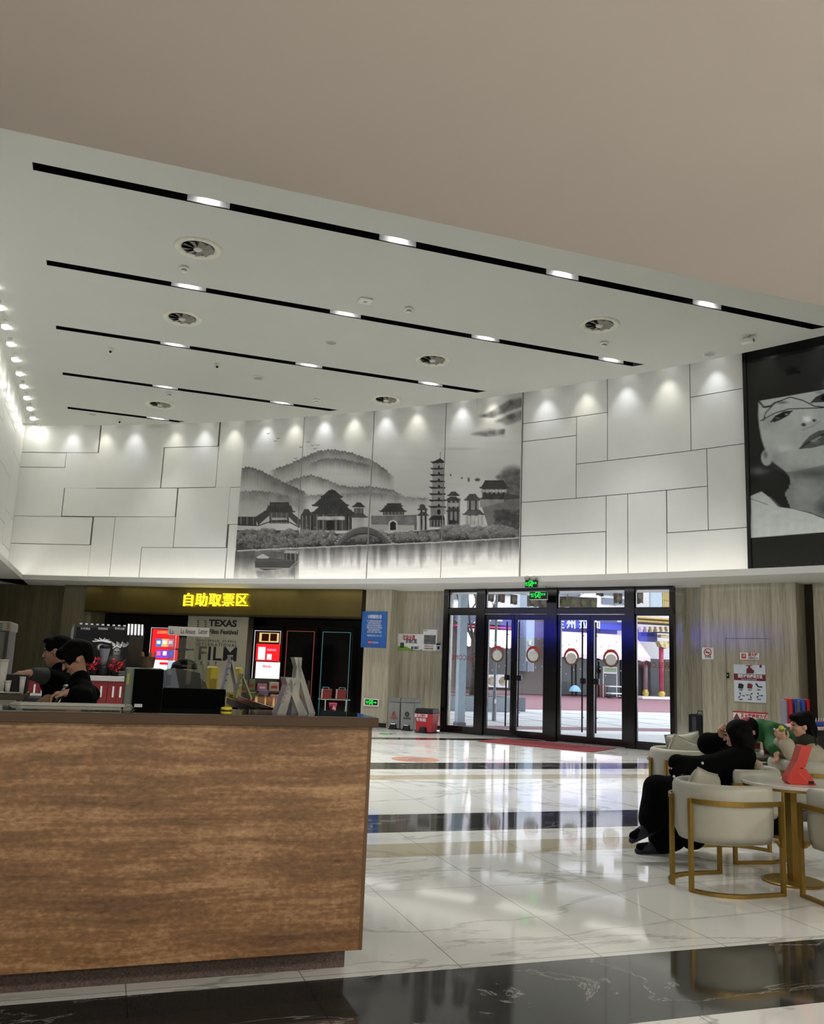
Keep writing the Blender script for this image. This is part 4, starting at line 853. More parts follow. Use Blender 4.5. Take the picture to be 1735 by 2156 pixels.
def exit_face(t, F, px0, py0, px1, py1, d, arrow=True):
    x0, z1 = F.hit(px0, py0, d); x1, z0 = F.hit(px1, py1, d); w = x1 - x0; h = z1 - z0; cx = (x0 + x1) / 2; zc = (z0 + z1) / 2; b = MB()
    b.box(cx - 0.16 * w, cx - 0.13 * w, d - 0.006, d, z0 + 0.08 * h, z1 - 0.06 * h); b.box(cx + 0.1 * w, cx + 0.13 * w, d - 0.006, d, z0 + 0.08 * h, z1 - 0.06 * h); b.box(cx - 0.16 * w, cx + 0.13 * w, d - 0.006, d, z1 - 0.14 * h, z1 - 0.06 * h)
    b.disc((cx + 0.02 * w, d - 0.004, zc + 0.22 * h), 0.08 * h, 12); b.prism([(cx - 0.05 * w, zc + 0.1 * h), (cx + 0.06 * w, zc + 0.12 * h), (cx + 0.02 * w, zc - 0.1 * h), (cx + 0.07 * w, zc - 0.36 * h), (cx + 0.03 * w, zc - 0.36 * h), (cx - 0.02 * w, zc - 0.14 * h), (cx - 0.1 * w, zc - 0.34 * h), (cx - 0.13 * w, zc - 0.28 * h), (cx - 0.05 * w, zc - 0.06 * h)], d - 0.006, d - 0.001)
    if arrow: b.prism([(cx + 0.2 * w, zc - 0.06 * h), (cx + 0.33 * w, zc - 0.06 * h), (cx + 0.33 * w, zc - 0.2 * h), (cx + 0.44 * w, zc), (cx + 0.33 * w, zc + 0.2 * h), (cx + 0.33 * w, zc + 0.06 * h), (cx + 0.2 * w, zc + 0.06 * h)], d - 0.006, d - 0.001)
    b.build('running_figure_pictogram', exit_green, t, fix=False)
    lettering('exit_writing', '出口', 0.36 * h, exit_green, t, (cx - 0.32 * w, d - 0.003, zc + 0.1 * h), extrude=0.002); lettering('exit_writing', 'EXIT', 0.22 * h, exit_green, t, (cx - 0.32 * w, d - 0.003, zc - 0.2 * h), extrude=0.002)
    if not arrow: lettering('exit_writing', '安全', 0.36 * h, exit_green, t, (cx + 0.3 * w, d - 0.003, zc + 0.1 * h), extrude=0.002)
t, F = notice('exit_sign', 'white framed green exit sign low on the pillar beside the ticket machines', 'exit sign', 766, 1470, 797.5, 1488, RPIL, white_plastic, 0.03, 'green exit signs')
rect(t, F, 'sign_face', 769, 1472.5, 794.5, 1485, exit_black, -0.036); exit_face(t, F, 769, 1472.5, 794.5, 1485, -0.038)
t, F = arcthing('exit_sign', 'green exit sign under two round emergency lamps on the ledge above the doors', 'exit sign', 1118, 29.13, 'green exit signs')
x0, z1 = F.hit(1105, 1222.5); x1, z0 = F.hit(1131, 1236.5); b = MB(); b.box(x0, x1, 0, 0.06, z0, z1); b.build('case', exit_black, t, bevel=0.006); exit_face(t, F, 1105, 1222.5, 1131, 1236.5, -0.002, False)
for px in (1108.5, 1123.5):
    x, z = F.hit(px, 1217); b = MB(); b.ball((x, 0.03, z), (0.065, 0.05, 0.05), 16, 10); b.tube([(x, 0.03, z - 0.03), (x * 0.6, 0.03, z1)], 0.012, 6); b.build('emergency_lamp', grey_plastic, t, smooth=True)
F9 = wallframe(1133, 30.0, 1254); t = thing('exit_sign', 'green exit sign hanging on thin rods just in front of the glass doors', 'exit sign', F9.o, F9.rz, 'green exit signs')
x0, z1 = F9.hit(1115, 1246); x1, z0 = F9.hit(1151.5, 1261.5); b = MB(); b.box(x0, x1, 0, 0.05, z0, z1); b.build('case', exit_black, t, bevel=0.006); exit_face(t, F9, 1115, 1246, 1151.5, 1260.5, -0.002, False)
b = MB(); b.tube([(x0 + 0.06, 0.025, z1), (x0 + 0.06, 0.025, ZS - 0.02)], 0.006, 6); b.tube([(x1 - 0.03, 0.025, z1), (x1 - 0.03, 0.025, ZS - 0.02)], 0.006, 6); b.build('hanging_rods', black_frame, t)
b = MB(); b.box(x0, x1, -0.004, 0.054, z0 - 0.012, z0); b.build('lower_rail', white_plastic, t)
# right hand stone wall
t, F = notice('no_smoking_sign', 'small white no smoking sign on the stone by the doors', 'sign', 1477.5, 1363, 1503, 1388.5, RPIL, paper, 0.014, None, 0.01)
xc, zc = F.hit(1490.5, 1373.5); b = MB(); b.ring((xc, zc), 0.062, 0.076, -0.02, -0.014); b.M = Matrix.Translation((xc, 0, zc)) @ Matrix.Rotation(0.75, 4, 'Y'); b.box(-0.065, 0.065, -0.02, -0.014, -0.007, 0.007); b.build('red_ring', red_ink, t)
b = MB(); b.box(xc - 0.045, xc + 0.04, -0.018, -0.013, zc - 0.012, zc + 0.004); b.build('cigarette', ink, t); words(t, F, '禁止吸烟', 1490.5, 1383.5, 0.045, ink, 13)
t, F = notice('hydrant_sign', 'small white sign naming the fire hydrant, above the hydrant poster', 'sign', 1558, 1374, 1598.5, 1390.5, RPIL, paper)
rect(t, F, 'red_strip', 1558, 1388.5, 1598.5, 1390.5, red_ink); rect(t, F, 'red_symbol', 1561, 1376, 1571, 1386.5, red_ink); words(t, F, '消', 1566, 1381, 0.07, white_ink, d=-0.017); words(t, F, '消火栓', 1585, 1379, 0.075, red_ink, 21, bold=0.002); words(t, F, '火警电话119', 1585, 1386, 0.045, ink, 21)
t, F = notice('hydrant_poster', 'white and dark red poster showing how to use the fire hydrant', 'poster', 1545, 1398.5, 1613.5, 1480.5, RPIL, pm('pale_blue_white_print', (206, 214, 222), 0.4))
dred = pm('dark_red_print', (112, 26, 30), 0.4); rect(t, F, 'dark_red_band', 1545, 1418, 1612, 1434.5, dred); rect(t, F, 'dark_red_foot', 1546, 1477, 1613, 1480.5, dred)
words(t, F, '消防栓的使用方法', 1579, 1424.5, 0.075, white_ink, 52, d=-0.017, bold=0.002); words(t, F, 'HOW TO USE FIRE HYDRANT', 1577, 1431, 0.03, white_ink, 32, d=-0.017)
def hp(px, py): return F.hit(px, py, -0.016)
b = MB(); b.prism([hp(571.5 + 1000, 1418), hp(1571.5, 1410), hp(1574, 1406), hp(1582, 1406), hp(1584, 1410), hp(1587.5, 1411), hp(1587.5, 1417), hp(1584, 1418)][::-1], -0.018, -0.013); b.prism([hp(1570, 1402), hp(1584, 1402), hp(1584, 1400.5), hp(1570, 1400.5)], -0.018, -0.013); b.prism([hp(1575.5, 1407), hp(1579.5, 1407), hp(1579.5, 1401), hp(1575.5, 1401)], -0.018, -0.013); b.build('hydrant_pictogram', dred, t)
rect(t, F, 'brand_mark', 1599, 1400, 1604, 1406, dred)
for r_ in range(2):
    for k in range(3):
        px, py = 1560 + 19 * k, 1444 + 20 * r_; b = MB()
        if r_ == 0: b.prism([hp(px - 6, py + 5), hp(px + 4, py + 6), hp(px + 6, py - 2), hp(px + 1, py - 5), hp(px - 5, py - 5)][::-1] if k < 2 else [hp(px - 8, py - 4), hp(px - 2, py + 3), hp(px + 6, py + 4), hp(px + 7, py + 1), hp(px, py + 1), hp(px - 6, py - 6)], -0.018, -0.013)
        else:
            for a in (0, 1, 2):
                an = a * 2.1 + k; b.prism([hp(px, py), hp(px + 8 * math.cos(an), py + 6 * math.sin(an)), hp(px + 8 * math.cos(an + 0.4), py + 6 * math.sin(an + 0.4))], -0.018, -0.013)
        b.build('step_picture', dred if (k == 1 and r_ == 0) else ink, t); words(t, F, ('打开箱门', '取出水带', '连接枪头', '连接阀门', '打开水阀', '对准火源')[r_ * 3 + k], px, py + 8.8, 0.03, ink, 8)
t, F = notice('extinguisher_poster', 'white red-edged poster on fire extinguishers, low behind the seated people', 'poster', 1543, 1499.5, 1617, 1545, RPIL, paper)
for q in ((1543, 1499.5, 1617, 1501.2), (1543, 1499.5, 1544.3, 1545), (1615.6, 1499.5, 1617, 1545)): rect(t, F, 'red_edge', *q, red_ink)
xm, zm = F.hit(1552, 1509); b = MB(); b.prism([(xm - 0.07, zm - 0.05), (xm + 0.07, zm - 0.05), (xm, zm + 0.07)], -0.018, -0.013); b.build('warning_triangle', pm('brown_red_ink', (110, 50, 40), 0.5), t); words(t, F, '灭火器使用方式', 1587, 1509, 0.09, red_ink, 56, bold=0.003); words(t, F, 'FIRE EXTINGUISHER 使用前检查压力', 1587, 1515.5, 0.035, ink, 54)
t, F = notice('lock_case', 'small black lock on the hydrant cabinet door beside the poster', 'lock', 1529, 1416, 1534.5, 1428, RPIL, black_gloss, 0.03, None, 0.006)
rect(t, F, 'keyhole_plate', 1530.5, 1420, 1533, 1424, grey_plastic, -0.034)
b = MB(); F = wallframe(1575, RPIL, 1400); xa, za = F.hit(1528, 1344); xb, zb = F.hit(1630, 1344)
b.box(xa - 0.004, xa + 0.004, -0.003, 0.02, 0.1, za); b.box(xb - 0.004, xb + 0.004, -0.003, 0.02, 0.1, za); b.box(xa, xb, -0.003, 0.02, za - 0.004, za + 0.004)
struct(b.build('trim_3', pm('cabinet_gap', (62, 56, 44), 0.7), loc=F.o, rz=F.rz))
# floor things
red_mat = pm('red_ribbed_mat', (120, 34, 38), 0.9, var=0.15, scale=60, bump=0.3)
t = thing('door_mat', 'dark red door mat in front of the glass doors', 'door mat', FD.w(dx(1190), -0.95, 0), FD.rz)
b = MB(); b.box(-1.25, 1.25, -0.62, 0.62, 0, 0.012); b.build('mat', red_mat, t, bevel=0.004); lettering('mat_writing', '欢迎光临', 0.34, pm('worn_mat_writing', (92, 26, 30), 0.9), t, (0, 0, 0.013), (0, 0, 0), extrude=0.001, fit=1.5)
p = (onz(824, 1597) + onz(925, 1601)) / 2; R_ = (onz(925, 1601) - onz(824, 1597)).length / 2
t = thing('floor_sticker', 'round faded orange sticker on the white floor left of the doors', 'floor sticker', (p.x, p.y, 0.001))
b = MB(); b.cyl((0, 0, 0), R_, 0.002, 40); b.build('disc', pm('orange_sticker', (176, 128, 106), 0.35, var=0.25, scale=3), t); b = MB()
for k in range(3): b.box(-0.25 + 0.1 * k, 0.12, -0.2 + 0.13 * k, -0.15 + 0.13 * k, 0.002, 0.0035)
b.build('printed_lines', pm('grey_violet_ink', (120, 110, 130), 0.5), t)
p = onz(813, 1545); t = thing('arrow_sticker', 'dark green sticker on the floor before the grey bins', 'floor sticker', (p.x, p.y, 0.001)); b = MB(); b.cyl((0, 0, 0), 0.14, 0.002, 24); b.build('disc', pm('dark_green_sticker', (30, 62, 46), 0.4), t); b = MB(); b.prismz([(-0.08, -0.02), (0.02, -0.02), (0.02, -0.06), (0.09, 0), (0.02, 0.06), (0.02, 0.02), (-0.08, 0.02)], 0.002, 0.0035); b.build('printed_arrow', exit_green, t)
# bins
def bin_(px0, px1, yt, yb, label, body, lid, red=False):
    p = onz((px0 + px1) / 2 + 3, yb); th = math.atan2(p.y - ARC_C.y, p.x - ARC_C.x); t = thing('waste_bin', label, 'waste bin', p, th - PI / 2, 'waste bins by the wall')
    F = Frame(p, th - PI / 2); x0, z1 = F.hit(px0, yt); x1, _ = F.hit(px1, yt); w = x1 - x0; d = 0.36
    b = MB(); tp = 0.04 if red else 0.012
    b.hexa([(x0 + tp, 0.01, 0.02), (x1 - tp, 0.01, 0.02), (x1 - tp, d - 0.02, 0.02), (x0 + tp, d - 0.02, 0.02)], [(x0, 0, z1 - 0.1), (x1, 0, z1 - 0.1), (x1, d, z1 - 0.1), (x0, d, z1 - 0.1)]); b.build('body', body, t, bevel=0.015)
    b = MB(); b.hexa([(x0 - 0.012, -0.015, z1 - 0.1), (x1 + 0.012, -0.015, z1 - 0.1), (x1 + 0.012, d + 0.01, z1 - 0.1), (x0 - 0.012, d + 0.01, z1 - 0.1)], [(x0 + 0.01, 0.02, z1), (x1 - 0.01, 0.02, z1), (x1 - 0.01, d - 0.02, z1), (x0 + 0.01, d - 0.02, z1)]); b.build('lid', lid, t, bevel=0.015)
    b = MB(); xc = (x0 + x1) / 2; b.hexa([(xc - 0.09, -0.06, 0.02), (xc + 0.09, -0.06, 0.02), (xc + 0.09, 0.05, 0.02), (xc - 0.09, 0.05, 0.02)], [(xc - 0.07, -0.03, 0.13), (xc + 0.07, -0.03, 0.13), (xc + 0.07, 0.05, 0.14), (xc - 0.07, 0.05, 0.14)]); b.build('foot_pedal', black_gloss, t, bevel=0.01)
    b = MB(); b.box(x0 + 0.02, x1 - 0.02, 0.0, d - 0.02, 0, 0.02); b.build('base', black_gloss, t)
    return t, xc, z1
grey_bin = pm('grey_bin_plastic', (128, 130, 126), 0.4); red_bin = pm('red_bin_plastic', (158, 34, 40), 0.4); blk_pl = pm('black_plastic', (9, 9, 10), 0.5, spec=0.3)
t, xc, z1 = bin_(818.5, 843, 1468, 1536, 'tall grey bin with a red recycling mark, nearest the pillar', grey_bin, pm('grey_bin_lid', (108, 110, 106), 0.4))
b = MB(); b.prism([(xc - 0.05, z1 - 0.4), (xc + 0.05, z1 - 0.4), (xc, z1 - 0.31)], -0.02, -0.005); b.build('recycling_mark', red_ink, t); lettering('bin_writing', '可回收物', 0.05, red_ink, t, (xc, -0.008, z1 - 0.47), extrude=0.002)
t, xc, z1 = bin_(844.5, 873, 1469, 1539, 'tall grey bin with a black mark, between the other two bins', grey_bin, MATS['grey_bin_lid'])
b = MB(); b.ring((xc, z1 - 0.36), 0.03, 0.05, -0.02, -0.005, 16); b.build('recycling_mark', ink, t); lettering('bin_writing', '其他垃圾', 0.05, ink, t, (xc, -0.008, z1 - 0.46), extrude=0.002)
t, xc, z1 = bin_(874, 911, 1491, 1544, 'low red bin with a black lid and white writing, beside the door frame', red_bin, blk_pl, True)
lettering('bin_writing', '废弃口罩', 0.085, white_ink, t, (xc - 0.06, -0.006, z1 - 0.16), extrude=0.002); lettering('bin_writing', '专用箱', 0.085, white_ink, t, (xc - 0.06, -0.006, z1 - 0.25), extrude=0.002)
# black standing case in the corner right of the doors
F = wallframe(1463, 30.55, 1520); t = thing('luggage_case', 'black upright case with a raised handle in the corner by the doors', 'case', F.o, F.rz)
x0, z1 = F.hit(1449, 1503); x1, _ = F.hit(1477, 1503); b = MB(); b.box(x0, x1, 0, 0.3, 0.03, z1); b.build('body', blk_pl, t, bevel=0.02); b = MB(); b.box((x0 + x1) / 2 - 0.05, (x0 + x1) / 2 + 0.03, -0.012, 0, 0.1, z1 - 0.05); b.build('front_panel', pm('dark_grey_plastic', (52, 52, 54), 0.35), t)
b = MB(); b.tube([(x0 + 0.14, 0.1, z1 - 0.02), (x0 + 0.16, 0.1, z1 + 0.07), (x1 - 0.01, 0.1, z1 + 0.06), (x1 - 0.01, 0.1, z1 - 0.02)], 0.008, 6); b.build('handle', black_frame, t)
# stickers on the glass
def decal(px, py, leafo, lab):
    hx, hz = FD.hit(px, py, -0.012); t = thing('wreath_sticker', lab, 'window sticker', FD.w(hx, -0.012, hz), FD.rz, 'wreath stickers on the door glass')
    b = MB(); b.ring((0, 0), 0.135, 0.175, -0.001, 0.001, 22); b.build('wreath', pm('green_brown_print', (120, 92, 60), 0.6, var=0.5, scale=40), t)
    b = MB(); b.ring((0, 0.03), 0.12, 0.165, -0.002, 0.0, 20); b.v = [(x, y, max(z, 0.06)) for x, y, z in b.v]; b.prism([(-0.08, 0.2), (0.0, 0.16), (0.08, 0.2), (0.06, 0.13), (-0.06, 0.13)], -0.003, 0.0); b.build('red_ribbon', pm('red_ribbon_print', (190, 52, 34), 0.6), t)
    b = MB(); b.disc((0, -0.001, -0.02), 0.115, 24); b.build('white_centre', pm('frosted_white_print', (226, 226, 222), 0.7), t, fix=False)
    b = MB()
    for k in range(12):
        a = 2 * PI * k / 12 + 0.2; r_ = 0.27 + 0.05 * (k % 3); b.disc((r_ * math.cos(a), 0, r_ * math.sin(a)), 0.014, 8)
    b.build('snow_dots', MATS['frosted_white_print'], t, fix=False)
for px, py, lb in ((1047, 1378, 'red-bowed wreath sticker on the glass leaf nearest the tree'), (1123, 1379, 'red-bowed wreath sticker on the second glass leaf, before the wall post'), (1203, 1384, 'red-bowed wreath sticker on the third glass leaf, over the awning edge'), (1286.5, 1387, 'red-bowed wreath sticker on the fourth glass leaf, above the menu board')): decal(px, py, 0, lb)
for px, w, lab in ((978, 62, 'mirrored red WELCOME lettering on the narrow side pane by the bins'), (1377, 76, 'mirrored red WELCOME lettering on the side pane before the red column')):
    hx, hz = FD.hit(px, 1385 if px < 1000 else 1401, -0.012); f = dx(px + w / 2) - dx(px - w / 2)
    q = lettering('welcome_lettering', 'WELCOME', 0.16, pm('red_vinyl', (150, 50, 54), 0.6), None, FD.w(hx, -0.012, hz), (PI / 2, 0, FD.rz), extrude=0.001, fit=f * 0.9, mirror=True); tag(q, lab, 'window lettering')
# ================================================================== THE STREET OUTSIDE
YF = 47.6
FX = Frame((0, YF), 0.0)
def fx(px, py, d=0.0): return FX.hit(px, py, d)
grey_pave = pm('grey_paving', (206, 210, 214), 0.6, var=0.08, scale=2); red_pave = pm('red_paving', (138, 98, 108), 0.7, var=0.12, scale=3); curb_st = pm('pale_curb_stone', (232, 233, 236), 0.6)
gap = pm('paving_joint', (120, 124, 128), 0.9)
def beyond(x0, x1, y0, y1): return x0, x1, y0, y1
g = MB(); g.m = 0
def strip(y0, y1, z=-0.03):
    g.quad((5.5, y0, z), (95, y0, z), (95, y1, z), (5.5, y1, z))
# ground outside the entrance: a polygon beyond the door line, in bands
dl = lambda y: (29.08 - y) / 1.32 + 0.25
for y0, y1, m in ((10.0, 19.4, 0), (19.4, 20.4, 2), (20.4, 21.6, 1), (21.6, 30.4, 0), (30.4, 50, 1)):
    g.m = m; a, b = max(dl(y0), 8.0), max(dl(y1), 8.0)
    if y0 > 21: a = b = 4.0
    g.quad((a, y0, -0.02), (95, y0, -0.02), (95, y1, -0.02), (b, y1, -0.02))
g.m = 3
for k in range(9): x = 9 + k * 1.8; g.quad((x, 21.6, -0.015), (x + 0.04, 21.6, -0.015), (x + 0.04, 30.4, -0.015), (x, 30.4, -0.015))
for y in (23.8, 26.0, 28.2): g.quad((4, y, -0.015), (60, y, -0.015), (60, y + 0.04, -0.015), (4, y + 0.04, -0.015))
struct(g.build('ground', [grey_pave, red_pave, curb_st, gap], fix=False))
wall_white = pm('white_facade_render', (222, 222, 226), 0.7, var=0.03); shop_dark = pm('dark_shop_glass', (52, 54, 58), 0.15, var=0.3, scale=0.4); facade_grey = pm('grey_brown_facade_stone', (112, 106, 104), 0.6, var=0.06); win_blue = pm('blue_grey_window_glass', (96, 110, 124), 0.15)
t = thing('shop_building', 'long white building with shops on its ground floor across the street', 'building', (0, YF, 0))
b = MB(); b.box(10, 30.9, 0.6, 9, 4.9, 16); b.box(30.9, 50, 2.2, 9, 0, 16); b.build('upper_wall', wall_white, t)
b = MB(); b.box(10, 30.9, 0.7, 9, 0, 4.9); b.build('ground_floor_wall', facade_grey, t)
def rect_at(mb, px0, py0, px1, py1, d0, d1):
    x0, z1 = fx(px0, py0, d0); x1, z0 = fx(px1, py1, d0); mb.box(x0, x1, d0, d1, z0, z1)
for i, q in enumerate(((1172, 1230, 1222, 1256), (1260, 1232, 1325, 1256), (1268, 1258, 1324, 1275), (1024, 1232, 1076, 1254), (943, 1225, 968, 1262))):
    b = MB(); rect_at(b, *q, 0.5, 0.62); w = b.build('window', win_blue, t); b = MB(); rect_at(b, (q[0] + q[2]) / 2 - 0.8, q[1], (q[0] + q[2]) / 2 + 0.8, q[3], 0.44, 0.5); b.build('mullion', facade_grey, w)
b = MB(); rect_at(b, 965, 1362, 1082, 1450, 0.45, 0.7); b.build('dark_shop_front', shop_dark, t)
b = MB(); rect_at(b, 1170, 1380, 1330, 1466, 0.5, 0.7); b.build('noodle_shop_front', pm('noodle_shop_glass', (70, 76, 82), 0.12, var=0.4, scale=0.6), t)
b = MB()
for px in (1206, 1214, 1262, 1308): rect_at(b, px, 1380, px + 2.2, 1466, 0.4, 0.52)
b.build('shop_front_posts', black_frame, t)
for q in ((1025, 1420, 1047, 1447), (1048, 1420, 1070, 1448)):
    b = MB(); rect_at(b, *q, 0.3, 0.45); w = b.build('white_menu_board', wall_white, t); b = MB(); x, z = fx((q[0] + q[2]) / 2, (q[1] + q[3]) / 2, 0.28); b.ring((x, z), 0.2, 0.26, 0.27, 0.3, 18); b.disc((x, 0.26, z), 0.17, 16); b.build('round_dish_picture', pm('food_print', (150, 140, 110), 0.5, var=0.6, scale=6), w)
b = MB(); rect_at(b, 1000, 1452, 1085, 1470, 0.3, 0.5); b.build('stone_plinth', pm('pink_grey_plinth', (150, 130, 132), 0.7), t)
# shop signs
blue_sign = pm('blue_sign_face', (50, 62, 150), 0.4, var=0.05, emit=0.12); dull_sign = pm('slate_blue_sign_face', (78, 84, 112), 0.4); sign_white = emit_mat('white_sign_letters', (250, 250, 255), 0.5); magenta = pm('magenta_edge', (190, 50, 110), 0.5)
t = thing('noodle_shop_sign', 'wide blue shop sign with big white Chinese characters over the awning', 'shop sign', (0, YF, 0))
b = MB(); rect_at(b, 1160, 1301, 1322, 1328, -0.1, 0.5); b.build('sign_board', blue_sign, t)
for ch, px in zip('兰州拉面', (1179, 1203, 1229, 1255)):
    x, z = fx(px, 1314.5, -0.12); lettering('sign_character', ch, 0.68, sign_white, t, (x, -0.12, z), extrude=0.02, bold=0.006)
t = thing('snack_shop_sign', 'slate blue shop sign with small white lettering behind the bare tree', 'shop sign', (0, YF, 0))
b = MB(); rect_at(b, 960, 1292, 1078, 1318, -0.1, 0.5); b.build('sign_board', dull_sign, t); b = MB(); rect_at(b, 960, 1318, 1078, 1321, -0.12, 0.5); b.build('magenta_edge', magenta, t)
for ch, px, sz in (('小', 983, 0.62), ('人', 1005, 0.5), ('Lap', 1029, 0.2), ('nnec', 1052, 0.2)):
    x, z = fx(px, 1306, -0.12); lettering('sign_character', ch, sz, sign_white, t, (x, -0.12, z), extrude=0.02, bold=0.004)
# awnings
def awning(name, label, px0, px1, yt, yb, yv, sl, mat):
    t = thing(name, label, 'awning', (0, YF, 0)); x0, zt = fx(px0, yt, -0.05); x1, _ = fx(px1, yt, -0.05); zb = fx(px0, yb, -1.6)[1]; zv = fx(px0, yv, -1.6)[1]; xa = fx(px0, yb, -1.6)[0]; xb = fx(px1 + sl, yb, -1.6)[0]
    b = MB(); b.add([(x0, 0, zt), (x1, 0, zt), (xb, -1.6, zb), (xa, -1.6, zb), (x0, 0, zt - 0.04), (x1, 0, zt - 0.04), (xb, -1.6, zb - 0.04), (xa, -1.6, zb - 0.04)], [(0, 1, 2, 3), (7, 6, 5, 4), (1, 5, 6, 2), (0, 3, 7, 4), (0, 4, 5, 1), (3, 2, 6, 7)]); b.prism([(0, 0)] * 0 or [(xb - 0.02, zb), (xb + 0.0, zb), (x1, zt), (x1 - 0.02, zt)], -0.02, 0.0); b.build('canopy', mat, t)
    n = 24; b = MB(); p = [(xa + (xb - xa) * k / n, zb) for k in range(n + 1)] + [(xb - (xb - xa) * k / n, zv + (0.05 if k % 2 else -0.03)) for k in range(n + 1)]; b.prism(p, -1.63, -1.6); b.build('valance', mat, t)
    b = MB(); b.tube([(xa, -1.58, zb - 0.05), (xb, -1.58, zb - 0.05)], 0.03, 6); b.build('front_bar', white_plastic, t); b = MB(); b.box(x0 + 0.1, x1 - 0.1, 0.0, 0.62, zt - 0.05, zt - 0.01); b.build('wall_rail', white_plastic, t)
aw_mat = pm('pale_pink_awning_cloth', (226, 208, 220), 0.8, var=0.03)
awning('awning', 'long pale pink awning under the blue noodle shop sign', 1160, 1338, 1328, 1374, 1383, 31, aw_mat); awning('awning', 'white awning over the dark shop behind the bare tree', 968, 1079, 1321, 1352, 1360, 2, pm('white_awning_cloth', (232, 226, 232), 0.8))
# things before the noodle shop
t = thing('menu_stand', 'white framed menu board with green heading before the noodle shop', 'menu board', (fx(1286, 1445, -0.45)[0], YF - 0.45, 0)); X = t.location.x
b = MB(); x0, z1 = fx(1270, 1403, -0.45); x1, z0 = fx(1299.5, 1419, -0.45)
b.box(x0 - X, x1 - X, 0, 0.05, z0, z1); b.build('board', wall_white, t); b = MB(); b.box(x0 + 0.06 - X, x1 - 0.06 - X, -0.012, 0, z0 + 0.1, z1 - 0.08); b.build('green_print', pm('pale_green_print', (150, 172, 140), 0.5, var=0.3, scale=8), t); b = MB(); b.box(x0 - X, x0 + 0.04 - X, 0, 0.05, 0, z0); b.box(x1 - 0.04 - X, x1 - X, 0, 0.05, 0, z0); b.build('legs', wall_white, t)
def dining(px, py, label, dy=-1.0):
    x, z = fx(px, py, dy); t = thing('outdoor_table', label, 'table', (x, YF + dy, 0), 0, 'tables before the noodle shop')
    b = MB(); b.box(-0.45, 0.45, -0.3, 0.3, z - 0.06, z); b.build('tabletop', wall_white, t); b = MB()
    for sx in (-0.38, 0.38): b.box(sx - 0.02, sx + 0.02, -0.02, 0.02, 0.03, z - 0.06); b.box(sx - 0.02, sx + 0.02, -0.25, 0.25, 0, 0.03)
    b.build('legs', black_frame, t)
dining(1290, 1444, 'white topped table below the menu board outside'); dining(1296, 1459, 'second white table, lower, before the noodle shop door', -2.2)
p = at_depth(1210.5, 1457, YF - 2.0); t = thing('blue_umbrella', 'small pale blue dome umbrella standing on the pavement before the noodle shop', 'umbrella', (p.x, p.y, 0)); b = MB(); b.lathe([(0.36, 0.32), (0.34, 0.42), (0.26, 0.56), (0.12, 0.66), (0.0, 0.69)], 8); b.build('canopy', pm('pale_blue_nylon', (130, 176, 212), 0.5), t); b = MB(); b.tube([(0, 0, 0), (0, 0, 0.66)], 0.015, 6); b.build('pole', black_frame, t)
p = at_depth(1265, 1452, YF - 1.6); t = thing('red_stool', 'dark red stool on the pavement below the awning', 'stool', (p.x, p.y, 0)); b = MB(); b.box(-0.2, 0.2, -0.2, 0.2, 0.72, 0.78); b.build('seat', pm('dark_red_plastic', (110, 44, 48), 0.5), t); b = MB()
for sx in (-0.17, 0.17):
    for sy in (-0.17, 0.17): b.box(sx - 0.02, sx + 0.02, sy - 0.02, sy + 0.02, 0, 0.72)
b.build('legs', MATS['dark_red_plastic'], t)
# column and meter box on the facade between the shops
col_p = pm('pale_blue_column_paint', (160, 178, 192), 0.5)
t = thing('facade_column', 'pale blue square column on the facade between the two shops', 'column', (0, YF, 0)); b = MB(); rect_at(b, 1110, 1225, 1124, 1414, -0.3, 0.6); b.build('shaft', col_p, t); b = MB(); rect_at(b, 1111, 1392, 1122, 1413, -0.5, -0.3); b.build('meter_box', pm('grey_meter_box', (124, 134, 146), 0.5), t); b = MB(); rect_at(b, 1114.5, 1349, 1119, 1358, -0.5, -0.3); b.build('lamp_bracket', white_plastic, t)
# near white post, planter, tree, lamp post
p = onz(967.5, 1529); t = thing('white_post', 'pale square post standing just outside the narrow side pane', 'post', (p.x, p.y, -0.02)); b = MB(); b.box(-0.1, 0.1, -0.1, 0.1, 0.12, 7); b.build('shaft', col_p, t); b = MB(); b.box(-0.125, 0.125, -0.125, 0.125, 0, 0.12); b.build('base', pm('grey_post_base', (104, 112, 118), 0.6), t)
t = thing('stone_planter', 'long grey stone planter at the foot of the bare tree', 'planter', (12.75, 29.3, -0.02)); b = MB(); st = pm('grey_planter_stone', (142, 152, 160), 0.7, var=0.1)
b.box(-1.75, 1.1, -0.85, 0.85, 0, 0.5); b.build('wall', st, t, bevel=0.02); b = MB(); b.box(-1.6, 0.95, -0.7, 0.7, 0.5, 0.52); b.build('soil', pm('planter_soil', (96, 84, 74), 0.95, var=0.3), t); b = MB(); b.box(1.1, 1.95, -0.3, 0.85, 0, 0.5); b.build('end_block', pm('dark_planter_stone', (112, 120, 128), 0.7), t, bevel=0.02)
bark = pm('grey_bark', (92, 84, 80), 0.9, var=0.35, scale=14, bump=0.4)
random.seed(11); P0 = at_depth(996, 1478, 29.4)
t = thing('bare_tree', 'leafless grey tree growing from the stone planter outside', 'tree', (P0.x, P0.y, 0.48)); b = MB()
b.tube([(0, 0, 0), (0.02, 0, 0.8), (-0.03, 0, 1.5), (-0.02, 0, 2.05)], [0.15, 0.12, 0.11, 0.12], 10); b.build('trunk', bark, t, smooth=True)
b = MB()
